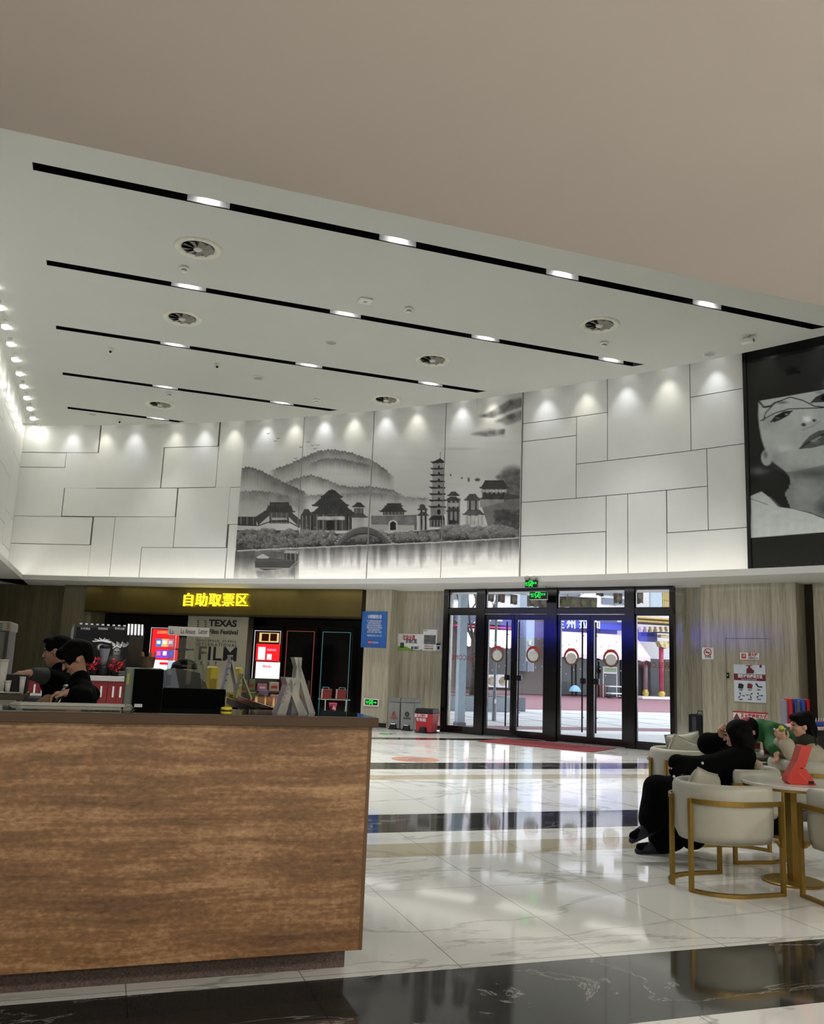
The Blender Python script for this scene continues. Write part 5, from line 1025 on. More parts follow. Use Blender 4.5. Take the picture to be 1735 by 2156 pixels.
def branch(p, d, L, r, lv):
    pts = [Vector(p)]; dd = Vector(d)
    for k in range(4): dd = (dd + Vector((random.uniform(-.16, .16), random.uniform(-.16, .16), random.uniform(-.02, .14)))).normalized(); pts.append(pts[-1] + dd * L / 4)
    b.tube(pts, [r, r * .85, r * .7, r * .58, r * .45], 5)
    if lv:
        for k in range(3 if lv > 1 else 2):
            q = pts[2 + k % 3]; dn = (dd + Vector((random.uniform(-.75, .75), random.uniform(-.7, .7), random.uniform(-.15, .45)))).normalized(); branch(q, dn, L * random.uniform(.55, .8), r * .5, lv - 1)
for k, (ax, az) in enumerate(((-.6, .8), (-.25, 1), (.1, 1), (.45, .9), (.8, .75), (-.85, .6), (.3, .95))): branch((0, 0, 1.85 + .06 * k), Vector((ax, random.uniform(-.4, .4), az)).normalized(), random.uniform(1.8, 2.6), .055, 3)
b.build('branches', bark, t)
b = MB()
for a in (0.4, 2.5, 4.6): b.tube([(0.75 * math.cos(a), 0.75 * math.sin(a) * 0.6, 0.04), (0.05 * math.cos(a), 0.05 * math.sin(a), 1.5)], 0.025, 6)
b.build('support_stakes', pm('weathered_stake', (128, 116, 100), 0.8), t)
p = onz(1040, 1516); t = thing('lamp_post', 'slim grey lamp post with a thicker foot outside the first glass leaf', 'lamp post', (p.x, p.y, -0.02)); lpm = pm('grey_post_paint', (118, 128, 138), 0.4)
b = MB(); b.cyl((0, 0, 0), 0.065, 0.82, 14); b.build('foot', lpm, t, smooth=False); b = MB(); b.lathe([(0.065, 0.82), (0.038, 0.86), (0.034, 6.2)], 12); b.build('shaft', lpm, t); b = MB(); b.tube([(0, 0, 6.1), (0.5, 0, 6.4)], 0.03, 8); b.build('arm', lpm, t); b = MB(); b.box(0.45, 0.95, -0.08, 0.08, 6.36, 6.44); b.build('lantern', lpm, t)
b = MB(); b.box(-0.03, 0.03, -0.07, -0.064, 0.5, 0.62); b.build('number_plate', paper, t)
# pennants on a cord above the entrance
pn = pm('brown_printed_pennant', (74, 62, 52), 0.85, var=0.5, scale=7); YP = 21.5
t = thing('bunting_line', 'thin cord the brown pennants hang from outside the glass', 'cord', (0, YP, 0)); b = MB(); pts = [at_depth(px, py, YP) for px, py in ((1015, 1240), (1080, 1249), (1135, 1256), (1215, 1256), (1265, 1233), (1300, 1246), (1340, 1244), (1375, 1238))]; b.tube([(p.x, 0, p.z) for p in pts], 0.006, 5); b.build('cord', black_frame, t)
PLACE = ['under the tree branches', 'beside the first, with a reddish print', 'before the white wall panel', 'a long strip behind the hanging exit sign', 'a long strip with green print over the third leaf', 'tilted one at the window edge', 'square one with a notched foot', 'large tilted one by the gold lattice']
for i, (x0, y0, x1, y1, tl) in enumerate(((1027, 1245, 1041, 1266, .05), (1049, 1249, 1064, 1268, .1), (1075, 1252, 1090, 1272, .05), (1110, 1256, 1154, 1277, .03), (1176, 1257, 1258, 1277, -.03), (1255, 1233, 1272, 1254, .15), (1292, 1249, 1311, 1270, 0), (1319, 1242, 1355, 1270, -.12))):
    p = at_depth((x0 + x1) / 2, y0, YP); q0 = at_depth(x0, y1, YP); q1 = at_depth(x1, y1, YP); w = (q1.x - q0.x) / 2; h = p.z - q0.z; t = thing('pennant', 'brown printed pennant outside the transom, ' + PLACE[i], 'pennant', p, 0, 'brown pennants outside the entrance')
    n = 12; V = []; 
    for k in range(n + 1):
        u = -w + 2 * w * k / n; dz = -tl * u; wv = 0.03 * math.sin(k * 1.1); nt_ = h * (0.86 if i >= 6 and abs(k - 6) < 2 else 1.0) * (1 + 0.05 * math.sin(k * 1.7))
        V += [(u, wv * 0.3, dz), (u, wv, dz - nt_), (u, wv * 0.3 + 0.006, dz), (u, wv + 0.006, dz - nt_)]
    b = MB(); b.add(V, [(4 * k, 4 * k + 1, 4 * k + 5, 4 * k + 4) for k in range(n)] + [(4 * k + 2, 4 * k + 6, 4 * k + 7, 4 * k + 3) for k in range(n)] + [(4 * k + 1, 4 * k + 3, 4 * k + 7, 4 * k + 5) for k in range(n)]); b.build('cloth', pn, t)
    b = MB(); nn = max(1, int(w / 0.14))
    for k in range(nn): xx = -w + (2 * k + 1) * w / nn; b.ring((xx, -h * 0.5 - tl * xx), 0.045, 0.07, -0.035, -0.03, 14); b.disc((xx, -0.034, -h * 0.5 - tl * xx), 0.035, 10)
    b.build('round_print', pm('pennant_red_print' if i in (1, 5) else ('pennant_green_print' if i == 4 else 'pennant_grey_print'), (110, 56, 40) if i in (1, 5) else ((92, 110, 50) if i == 4 else (112, 100, 90)), 0.8), t)
# ornate gateway at the right
gold = pm('gold_paint', (186, 160, 84), 0.4, 0.3, var=0.2, scale=6); red_col = pm('red_column_lacquer', (158, 52, 82), 0.35); dark_eave = pm('dark_eave_timber', (70, 66, 70), 0.7)
YG = 47.0; FG = Frame((0, YG), 0)
t = thing('ornate_gateway', 'traditional gateway with red columns, gold bases, carved gold eaves and lattice', 'gateway', (0, YG, 0))
def gq(mb, px0, py0, px1, py1, d0, d1): x0, z1 = FG.hit(px0, py0, d0); x1, z0 = FG.hit(px1, py1, d0); mb.box(x0, x1, d0, d1, z0, z1)
b = MB(); gq(b, 1335, 1297, 1460, 1309, -0.9, 0.5); gq(b, 1340, 1309, 1460, 1312, -0.7, 0.5); b.build('gold_eave_band', gold, t, bevel=0.03)
b = MB(); gq(b, 1345, 1312, 1460, 1319, -0.5, 0.4); gq(b, 1385, 1330, 1460, 1336, -0.2, 0.4); b.build('dark_beam', dark_eave, t)
b = MB()
for k in range(8): x, z = FG.hit(1350 + 11 * k, 1321, -0.5); b.box(x - 0.1, x + 0.1, -0.6, -0.3, z - 0.12, z + 0.05); b.box(x - 0.05, x + 0.05, -0.6, -0.3, z - 0.28, z - 0.12)
b.build('bracket_row', pm('pale_gold_bracket', (198, 186, 150), 0.5), t)
b = MB(); gq(b, 1392, 1336, 1460, 1346, -0.1, 0.3); b.prism([FG.hit(1383, 1350), FG.hit(1410, 1350), FG.hit(1408, 1362), FG.hit(1399, 1366), FG.hit(1388, 1362)][::-1], -0.25, 0.2); b.build('carved_spandrel', pm('carved_gold', (190, 178, 130), 0.5, var=0.4, scale=5), t)
for i, (px, y0, y1) in enumerate(((1393, 1364, 1456), (1368, 1400, 1452))):
    x, z0 = FG.hit(px, y1, 0); z1 = FG.hit(px, y0, 0)[1]; yo = 0 if i == 0 else 0.45; b = MB(); b.cyl((x, yo, z0), 0.145, z1 - z0, 18); c_ = b.build('column', red_col if i == 0 else pm('grey_pink_column', (124, 98, 104), 0.4), t, smooth=True)
    b = MB(); k_ = 1.0 if i == 0 else 0.95; b.lathe([(0.2 * k_, 0), (0.22 * k_, 0.08), (0.17 * k_, 0.16), (0.22 * k_, 0.26), (0.22 * k_, 0.36), (0.16 * k_, 0.45), (0.15 * k_, z0 + 0.02)], 18, (x, yo, 0)); b.build('gold_base', gold, c_, smooth=True)
b = MB()
for k in range(9): gq(b, 1402 + 4 * k, 1390, 1403 + 4 * k, 1466, 0.6, 0.65)
for py in (1392, 1412, 1432, 1452, 1464): gq(b, 1401, py, 1440, py + 1.2, 0.6, 0.66)
b.build('gold_lattice', gold, t)
b = MB(); gq(b, 1330, 1385, 1460, 1468, 0.7, 0.8); b.build('dark_back_wall', shop_dark, t); b = MB(); b.box(31.2, 38, -1.0, 0.8, 0, 0.12); b.build('stone_step', curb_st, t)
b = MB()
for k in range(9): gq(b, 1396 + 4 * k, 1240, 1397 + 4 * k, 1280, 0.3, 0.36)
gq(b, 1394, 1262, 1440, 1264, 0.3, 0.37); b.build('upper_lattice', gold, t); b = MB(); gq(b, 1394, 1225, 1450, 1282, 0.4, 0.5); b.build('upper_cream_wall', pm('cream_gold_wall', (200, 190, 150), 0.6), t); b = MB(); gq(b, 1397, 1231, 1412, 1239, 0.1, 0.4); b.build('upper_carving', MATS['carved_gold'], t); b = MB(); gq(b, 1370, 1225, 1394, 1282, 0.3, 0.5); b.build('grey_side_wall', col_p, t)
b = MB(); gq(b, 1345, 1322, 1384, 1352, 0.8, 1.0); b.build('blue_banner', pm('violet_blue_banner', (92, 96, 170), 0.6), t); b = MB(); gq(b, 1352, 1332, 1378, 1340, 0.76, 0.8); b.build('banner_emblem', pm('deep_blue_print', (52, 62, 140), 0.6), t)
# ================================================================== THE SNACK COUNTER
def travertine_mat():
    m = bpy.data.materials.new('brown_travertine'); m.use_nodes = True; nt = m.node_tree; b = nt.nodes['Principled BSDF']; lk = nt.links.new
    tc = node(nt, 'ShaderNodeTexCoord'); w = node(nt, 'ShaderNodeTexNoise', Scale=1.1, Detail=2.0); lk(tc.outputs['Object'], w.inputs['Vector'])
    ml = node(nt, 'ShaderNodeVectorMath', operation='MULTIPLY_ADD'); ml.inputs[1].default_value = (0, 0, 0.12); lk(w.outputs['Color'], ml.inputs[0]); lk(tc.outputs['Object'], ml.inputs[2])
    def noise(scale, st, det=5.0, rough=0.6, src=ml):
        mp = node(nt, 'ShaderNodeMapping'); mp.inputs['Scale'].default_value = st; lk(src.outputs[0] if src is ml else src.outputs['Object'], mp.inputs['Vector'])
        n = node(nt, 'ShaderNodeTexNoise', Scale=scale, Detail=det, Roughness=rough); lk(mp.outputs['Vector'], n.inputs['Vector']); return n
    def mix(a, b_, f):
        x = node(nt, 'ShaderNodeMath', operation='MULTIPLY_ADD'); x.inputs[1].default_value = f; lk(b_.outputs[0], x.inputs[0]); lk(a.outputs[0], x.inputs[2]); return x
    bands = noise(16.0, (0.05, 0.05, 1.0), 6.0, 0.65); cloud = noise(1.5, (0.6, 0.6, 1.9), 5.0, 0.65); grain = noise(38.0, (0.6, 0.6, 1.1), 6.0, 0.7, tc); pits = noise(70.0, (0.5, 0.5, 1.0), 2.0, 0.5, tc)
    s = mix(mix(mix(bands, cloud, 0.9), grain, 0.45), pits, 0.35)
    rp = node(nt, 'ShaderNodeValToRGB'); mr = node(nt, 'ShaderNodeMapRange'); mr.inputs['From Min'].default_value = 1.08; mr.inputs['From Max'].default_value = 1.64; lk(s.outputs[0], mr.inputs['Value'])
    e = rp.color_ramp.elements; e[0].position = 0.0; e[1].position = 1.0; e[0].color = lin((74, 50, 25)) + (1,); e[1].color = lin((188, 150, 108)) + (1,); k = e.new(0.5); k.color = lin((128, 92, 57)) + (1,)
    lk(mr.outputs[0], rp.inputs['Fac']); lk(rp.outputs['Color'], b.inputs['Base Color']); b.inputs['Roughness'].default_value = 0.42
    bp = node(nt, 'ShaderNodeBump', Strength=0.12, Distance=0.003); lk(grain.outputs[0], bp.inputs['Height']); lk(bp.outputs['Normal'], b.inputs['Normal']); return m
travertine = travertine_mat()
speckle = pm('purple_brown_granite', (84, 68, 62), 0.6, var=0.5, scale=90, bump=0.5)
edge_brown = pm('dark_bronze_counter_edge', (66, 47, 27), 0.35, 0.3, var=0.06)
top_gloss = pm('dark_glass_worktop', (34, 34, 28), 0.06, var=0.1, spec=0.7)
t = thing('service_counter', 'long service counter clad in brown banded stone with a dark polished top', 'counter', (0, 4.25, 0))
b = MB(); b.box(-3.28, 1.302, 0, 0.42, 0.146, 1.185); b.build('stone_cladding', travertine, t, bevel=0.003)
b = MB(); b.box(1.2865, 1.3035, -0.0015, 0.02, 0.146, 1.185); b.build('edge_strip', pm('brown_edge_strip', (98, 66, 36), 0.4), t)
b = MB(); b.box(-3.28, 1.284, 0.225, 0.42, 0, 0.146); b.build('plinth', speckle, t)
b = MB(); b.box(-3.28, 1.322, -0.05, 0.0, 1.185, 1.232); b.build('top_edge', edge_brown, t, bevel=0.003)
b = MB(); b.box(-3.28, 1.322, 0.0, 0.44, 1.185, 1.2325); b.build('worktop', top_gloss, t, bevel=0.002)
t = thing('return_counter', 'dark topped side counter running back from the end of the brown stone counter', 'counter', (1.16, 6.2, 0))
b = MB(); b.box(-0.14, 0.14, -1.45, 1.45, 1.165, 1.205); b.build('worktop', top_gloss, t, bevel=0.004); b = MB(); b.box(-0.1, 0.12, -1.42, 1.42, 0, 1.165); b.build('body', black_gloss, t)
b = MB(); b.box(-0.13, -0.1, -1.42, 1.42, 1.06, 1.165); b.build('apron', pm('dark_apron', (22, 20, 18), 0.4), t)
steel = pm('brushed_steel', (150, 150, 146), 0.35, 0.7)
t = thing('work_bench', 'low steel bench behind the stone counter carrying the tills', 'bench', (-1.0, 5.15, 0)); b = MB(); b.box(-1.4, 1.85, -0.32, 0.3, 0.86, 0.9); b.build('bench_top', steel, t); b = MB(); b.box(-1.38, 1.83, -0.3, 0.28, 0, 0.86); b.build('body', black_gloss, t)
t = thing('tray_rail', 'pale steel tray rail along the back edge of the counter top', 'rail', (-0.2, 4.66, 1.2325)); b = MB(); b.hexa([(-0.16, -0.02, 0), (0.37, -0.02, 0), (0.37, 0.025, 0), (-0.21, 0.025, 0)], [(-0.14, -0.015, 0.015), (0.36, -0.015, 0.015), (0.36, 0.02, 0.015), (-0.19, 0.02, 0.015)]); b.build('rail', pm('pale_steel', (176, 176, 164), 0.4), t, bevel=0.003)
def FW(Y): return Frame((0, Y), 0)
def placed(name, label, cat, px, Y, z, group=None):
    p = at_depth(px, 1400, Y); return thing(name, label, cat, (p.x, Y, z), 0, group), p.x
class PX:
    """boxes measured on the photo at depth Y, expressed from origin (ox, Y, oz)"""
    def __init__(s, Y, ox, oz): s.Y, s.ox, s.oz = Y, ox, oz
    def p(s, px, py, d=0.0): q = at_depth(px, py, s.Y + d); return q.x - s.ox, q.z - s.oz
    def box(s, mb, x0, y0, x1, y1, d0=0.0, d1=0.1): a, zt = s.p(x0, y0, d0); b_, zb = s.p(x1, y1, d0); mb.box(a, b_, d0, d1, zb, zt); return mb
# till monitor and till cabinet
Y = 5.0; t, ox = placed('till_monitor', 'black till screen seen from behind on the bench behind the counter', 'monitor', 409, Y, 0.9); q = PX(Y, ox, 0.9)
b = q.box(MB(), 344, 1448, 473, 1493, 0, 0.035); b.build('screen_back', pm('dull_black_screen_back', (3, 3, 3), 0.7, spec=0.05), t, bevel=0.006); b = MB(); b.box(-0.03, 0.03, 0.03, 0.06, 0.02, 0.32); b.box(-0.12, 0.12, -0.06, 0.12, 0, 0.02); b.build('stand', blk_pl, t, bevel=0.004); b = q.box(MB(), 341, 1450, 344.5, 1492, 0.02, 0.05); b.build('side_edge', pm('grey_screen_edge', (70, 72, 72), 0.4), t)
t, ox = placed('till_cabinet', 'grey green till machine with a black rear panel, beside the black till screen', 'till', 301, Y, 0.9); q = PX(Y, ox, 0.9)
b = q.box(MB(), 266, 1406, 338, 1496, 0.01, 0.22); b.v = [(x, y, max(0, z)) for x, y, z in b.v]; b.box(-0.09, 0.09, 0.01, 0.22, 0, 0.32); b.build('case', pm('grey_green_case', (112, 124, 110), 0.45), t, bevel=0.008)
b = q.box(MB(), 284, 1408, 338.5, 1492, -0.008, 0.012); b.build('rear_panel', pm('dark_olive_panel', (4, 4, 3), 0.7, spec=0.05), t); b = q.box(MB(), 283, 1482, 299, 1491, -0.012, -0.006); b.build('paper_label', paper, t); b = q.box(MB(), 268, 1418, 271, 1442, 0.0, 0.012); b.build('yellow_note', pm('yellow_note', (170, 168, 90), 0.6), t)
ct_z = 0.9 + at_depth(301, 1406, 5.0).z - 0.9
t = thing('wire_basket', 'small dark basket of packets on top of the till machine', 'basket', (at_depth(310, 1400, 5.1).x, 5.1, ct_z)); b = MB(); b.lathe([(0.035, 0), (0.042, 0.06), (0.038, 0.06), (0.032, 0.004)], 14); b.build('basket', pm('brown_wicker', (78, 62, 44), 0.8, var=0.4, scale=40), t); b = MB()
for k in range(5): b.tube([(0.02 * math.cos(k * 1.3), 0.015 * math.sin(k * 1.3), 0.02), (0.04 * math.cos(k * 1.3), 0.02 * math.sin(k * 1.3), 0.085)], 0.005, 5)
b.build('packets', pm('pale_brown_packets', (150, 118, 88), 0.7), t)
# puck, jar, frosted tents on the counter top
ZT = 1.2325
p = onz(476, 1503, ZT); t = thing('counter_puck', 'small yellow and black round puck on the counter top', 'puck', p); yel = pm('bright_yellow_plastic', (214, 198, 40), 0.35)
b = MB(); b.lathe([(0.026, 0), (0.028, 0.008), (0.026, 0.012)], 20); b.build('base', yel, t, smooth=True); b = MB(); b.cyl((0, 0, 0.012), 0.026, 0.007, 20); b.build('black_band', blk_pl, t); b = MB(); b.lathe([(0.027, 0.019), (0.028, 0.027), (0.022, 0.032), (0, 0.033)], 20); b.build('cap', yel, t, smooth=True)
clear = glass_mat('clear_acrylic', (0.86, 0.88, 0.88), 1.0); frost = pm('frosted_acrylic', (196, 194, 186), 0.5, alpha=0.5, var=0.1)
p = onz(268, 1501, ZT); t = thing('glass_jar', 'small cut glass jar on the counter before the till machine', 'jar', p); b = MB(); b.lathe([(0.024, 0), (0.03, 0.012), (0.026, 0.026), (0.0, 0.03)], 8); b.build('jar', clear, t); b = MB(); b.lathe([(0.015, 0.03), (0.012, 0.04), (0, 0.042)], 8); b.build('lid', clear, t)
def tent(name, label, pts, Y, wid, th, mat, z0=None, group=None, txt=None):
    """folded tent card: profile through the three photo points (left foot, ridge, right foot), running back in y"""
    A, R_, B_ = [at_depth(px, py, Y) for px, py in pts]; zb = z0 if z0 is not None else min(A.z, B_.z); t = thing(name, label, 'table sign', (R_.x, Y, zb), 0, group)
    for i, (foot, s_) in enumerate(((A, 1), (B_, -1))):
        fx_ = foot.x - R_.x; h = R_.z - zb; b = MB(); b.prism([(fx_, 0), (0, h), (0 + s_ * th * 0.6, h), (fx_ + s_ * th, 0)], 0, wid); b.build('leaf', mat, t)
    if txt:
        nx = A.x - R_.x; h = R_.z - zb; ang = math.atan2(h, -nx)
        b = MB()
        for k in range(txt): u = 0.2 + 0.6 * k / txt; b.box(nx * u - 0.006, nx * u + 0.012, -0.002, 0.0, h * (1 - u) - 0.006, h * (1 - u) + 0.008)
        b.build('printed_marks', pm('grey_sign_print', (120, 116, 110), 0.6), t)
    return t
tent('frosted_tent_card', 'frosted clear tent card on the counter top, the lower of the pair', ((584, 1499), (612, 1427), (648, 1499)), 4.40, 0.14, 0.046, frost, ZT, 'frosted tent cards', 5)
tent('frosted_tent_card', 'taller frosted tent card leaning behind the lower one on the counter top', ((613, 1500), (628, 1384), (664, 1501)), 4.47, 0.10, 0.034, frost, ZT, 'frosted tent cards')
# tall folded sign, yellow tent and yellow boxes on the side counter
grey_card = pm('grey_sign_card', (136, 136, 130), 0.5)
tent('folded_floor_sign', 'tall pale folded sign with dark marks on the side counter', ((469, 1452), (488, 1379), (507, 1452)), 7.2, 0.2, 0.02, pm('pale_card', (178, 178, 168), 0.5), 1.205, None, 4)
tent('yellow_tent_sign', 'yellow green edged tent card on the side counter', ((497, 1455), (511, 1418), (533, 1455)), 6.6, 0.16, 0.014, pm('yellow_green_card', (178, 178, 96), 0.5), 1.205, None, 3)
b = None
# popcorn table with show case, dark dome and tray
Y = 6.6; t = thing('popcorn_table', 'dark table behind the tills holding the popcorn show case', 'table', (0.55, 6.9, 0)); b = MB(); b.box(-0.3, 0.42, -0.35, 0.35, 1.1, 1.14); b.build('tabletop', black_gloss, t); b = MB(); b.box(-0.28, 0.4, -0.33, 0.33, 0, 1.1); b.build('body', pm('mustard_panel', (150, 122, 30), 0.5), t)
t, ox = placed('popcorn_case', 'clear acrylic show case with a white header sign on the popcorn table', 'display case', 398, Y, 1.14); q = PX(Y, ox, 1.14)
b = q.box(MB(), 355, 1318, 440, 1341, 0, 0.02); b.build('header_sign', pm('white_header_board', (240, 240, 236), 0.5), t)
for s_, px, w in (('La Amant', 396, 28), ('Lu', 362, 7), ('Latter', 428, 18)):
    x, z = q.p(px, 1330, -0.003); lettering('header_writing', s_, 0.05, pm('grey_script_ink', (84, 84, 80), 0.5), t, (x, -0.003, z), extrude=0.001, fit=w / 1821 * 6.8)
for k, (px0, px1) in enumerate(((357, 359), (382, 383.5), (399, 400.5), (413, 415), (431, 433))):
    b = q.box(MB(), px0, 1341, px1, 1444, 0.0 if k % 2 == 0 else 0.3, 0.01 if k % 2 == 0 else 0.31); b.v = [(x, y, max(0.0, z)) for x, y, z in b.v]; x = b.v[0][0]; b.box(x, x + 0.008, b.v[0][1], b.v[0][1] + 0.01, 0, 0.3); b.build('acrylic_post', clear, t)
b = q.box(MB(), 372, 1365, 408, 1370, 0.1, 0.25); b.build('blue_shelf', pm('navy_shelf', (34, 36, 78), 0.4), t); b = q.box(MB(), 358, 1342, 432, 1440, 0.32, 0.325); b.v = [(x, y, max(0.0, z)) for x, y, z in b.v]; b.build('acrylic_back', clear, t)
t, ox = placed('popcorn_kettle', 'grey cabinet with a dark domed lid beneath the white header sign', 'popcorn machine', 390, 6.75, 1.14); q = PX(6.75, ox, 1.14)
b = MB(); a, zt = q.p(350, 1406); c_, _ = q.p(432, 1406); m_, zm = q.p(369, 1408); n_, _ = q.p(388, 1445); b.add([(a, 0, 0), (n_, 0, 0), (m_, 0, zt), (a, 0, zt - 0.02), (a, 0.2, 0), (n_, 0.2, 0), (m_, 0.2, zt), (a, 0.2, zt - 0.02)], [(0, 1, 2, 3), (7, 6, 5, 4), (0, 4, 5, 1), (1, 5, 6, 2), (2, 6, 7, 3), (3, 7, 4, 0)]); b.build('blue_grey_side', pm('blue_grey_panel', (128, 142, 152), 0.4), t)
b = MB(); b.prism([(m_, zt), (n_, 0.02), (c_, 0.02), (c_ - 0.03, zt - 0.03)], 0.02, 0.3); b.build('dark_hopper', pm('dark_grey_hopper', (44, 46, 44), 0.3), t); b = MB(); x1, z1 = q.p(391, 1406); b.lathe([(0.1, 0), (0.09, 0.04), (0.05, 0.07), (0, 0.078)], 20, (x1, 0.13, zt - 0.005)); b.build('domed_lid', pm('dark_lid', (30, 30, 30), 0.25), t, smooth=True)
b = MB(); b.prism([(c_ - 0.04, 0), (c_ + 0.08, 0), (c_ + 0.02, zt * 0.6), (c_ - 0.04, zt * 0.8)], 0.05, 0.28); b.build('olive_side', pm('olive_panel', (86, 82, 52), 0.5), t)
t, ox = placed('food_tray', 'orange tray with round holes on the popcorn table', 'tray', 393, 6.56, 1.14); q = PX(6.56, ox, 1.14); org = pm('orange_tray_plastic', (168, 84, 46), 0.45)
b = MB(); b.box(-0.09, 0.1, 0, 0.12, 0.055, 0.075); b.box(-0.07, -0.05, 0, 0.1, 0, 0.055); b.box(0.06, 0.08, 0, 0.1, 0, 0.055); b.build('tray', org, t, bevel=0.004); b = MB()
for k in range(3): b.lathe([(0.022, 0), (0.022, 0.003)], 14, (-0.055 + 0.06 * k, 0.06, 0.0755))
b.build('cup_holes', pm('dark_orange_hole', (92, 40, 20), 0.6), t); b = MB(); b.lathe([(0.05, 0), (0.06, 0.03), (0.02, 0.05)], 14, (-0.01, 0.05, 0)); b.build('wrapped_food', pm('pale_wrap', (150, 132, 122), 0.5, var=0.3, scale=20), t)
for i, (px0, px1, yt, lb) in enumerate(((442, 461, 1404, 'tall yellow box behind the pale folded sign'), (503, 512, 1406, 'second yellow box, half hidden by the pale folded sign'))):
    p0, p1 = at_depth(px0, yt, 7.8), at_depth(px1, yt, 7.8); t = thing('yellow_box', lb, 'box', ((p0.x + p1.x) / 2, 7.8, 0), 0, 'yellow boxes behind the side counter'); w = (p1.x - p0.x) / 2
    b = MB(); b.box(-w, w, 0, 0.25, 0, p0.z); b.build('box', yel if i == 0 else MATS['bright_yellow_plastic'], t, bevel=0.012); b = MB(); b.box(-w * 0.7, w * 0.7, -0.004, 0, p0.z - 0.25, p0.z - 0.1); b.build('printed_label', pm('mustard_print', (176, 150, 40), 0.5), t)
# candy rack with rows of bright packets, and two red packs on a chrome stand
p = at_depth(590, 1400, 8.6); t = thing('candy_rack', 'dark rack of sweets beyond the side counter', 'rack', (p.x, 8.6, 0)); b = MB()
for z in (0.98, 1.08, 1.18): b.box(-0.3, 0.3, 0.0 + (z - 0.98), 0.16 + (z - 0.98), z - 0.015, z)
b.build('shelves', pm('brown_shelf', (70, 50, 34), 0.5), t); b = MB(); b.box(-0.31, -0.29, 0, 0.4, 0, 1.3); b.box(0.29, 0.31, 0, 0.4, 0, 1.3); b.box(-0.3, 0.3, 0.38, 0.4, 0, 1.3); b.build('frame', black_frame, t)
cols = [(190, 120, 140), (176, 92, 60), (200, 186, 170), (160, 150, 60), (150, 60, 60), (120, 90, 130), (96, 120, 70), (205, 150, 150)]; cn = ['pink', 'rust', 'cream', 'olive yellow', 'dark red', 'violet', 'green', 'pale pink']
for r_, z in enumerate((0.98, 1.08, 1.18)):
    for k in range(5):
        ci = (r_ * 3 + k * 2) % 8; t = thing('sweet_packet', '%s sweet packet on the %s shelf of the candy rack, %s along' % (cn[ci], ('lowest', 'middle', 'top')[r_], NTH[k]), 'sweets', (p.x - 0.24 + 0.12 * k, 8.63 + (z - 0.98), z), 0, 'packets on the candy rack')
        h = 0.07 + 0.02 * ((k + r_) % 3); b = MB(); b.hexa([(-0.05, 0, 0), (0.05, 0, 0), (0.05, 0.05, 0), (-0.05, 0.05, 0)], [(-0.048, 0.02, h), (0.048, 0.02, h), (0.048, 0.03, h), (-0.048, 0.03, h)]); b.build('pouch', pm('packet_' + cn[ci].replace(' ', '_'), cols[ci], 0.35, var=0.3, scale=25), t, bevel=0.006); b = MB(); b.box(-0.03, 0.03, -0.002 + 0.004, 0.012, h * 0.3, h * 0.6); b.build('printed_band', paper if k % 2 else red_ink, t)
chrome = pm('chrome_wire', (190, 190, 186), 0.15, 1.0)
p = at_depth(711, 1400, 8.0); t = thing('wire_stand', 'thin chrome stand holding two red packs before the dark ticket machines', 'stand', (p.x, 8.0, 0)); zs = at_depth(711, 1473, 8.0).z; b = MB()
b.tube([(-0.14, 0, zs), (0.14, 0, zs)], 0.006, 6); b.tube([(-0.14, 0.12, zs), (0.14, 0.12, zs)], 0.006, 6)
for sx in (-0.1, 0.1): b.tube([(sx, 0, zs), (sx * 0.8, 0.06, 0)], 0.006, 6); b.tube([(sx, 0.12, zs), (sx, 0.12, zs + 0.09)], 0.004, 6)
b.build('wire_frame', chrome, t)
for sx, lb in ((-0.075, 'red pack nearer the frosted tents on the chrome stand'), (0.065, 'red pack farther from the frosted tents on the chrome stand')):
    t = thing('red_pack', lb, 'packet', (p.x + sx, 8.06, zs + 0.006), 0, 'red packs on the chrome stand'); b = MB(); b.hexa([(-0.052, 0, 0), (0.045, 0, 0), (0.045, 0.03, 0), (-0.052, 0.03, 0)], [(-0.045, 0.02, 0.085), (0.06, 0.02, 0.085), (0.06, 0.05, 0.085), (-0.045, 0.05, 0.085)]); b.build('pouch', pm('red_pack_foil', (150, 36, 28), 0.35, var=0.3, scale=20), t, bevel=0.004); b = MB(); b.hexa([(-0.052, -0.004, 0), (-0.042, -0.004, 0), (-0.042, 0, 0), (-0.052, 0, 0)], [(-0.045, 0.015, 0.085), (-0.035, 0.015, 0.085), (-0.035, 0.02, 0.085), (-0.045, 0.02, 0.085)]); b.build('white_edge', paper, t)
t = thing('drinks_table', 'low black table under the chrome stand', 'table', (p.x, 8.75, 0)); b = MB(); b.box(-0.1, 0.2, 0, 0.3, 0.98, 1.0); b.build('tabletop', black_gloss, t); b = MB(); b.box(-0.08, 0.18, 0.05, 0.25, 0, 0.98); b.build('body', black_gloss, t)
pc = at_depth(701, 1487, 8.9); t = thing('pink_cup', 'bright pink and white cup below the red packs', 'cup', (pc.x, 8.9, 1.0)); b = MB(); b.lathe([(0.03, 0), (0.042, 0.075), (0.04, 0.075), (0.028, 0.004)], 18); b.build('cup', pm('hot_pink_print', (226, 60, 96), 0.4), t, smooth=True); b = MB(); b.prism([(-0.02, 0.015), (0.02, 0.015), (0.0, 0.06)], -0.045, -0.036); b.build('white_print', white_ink, t)
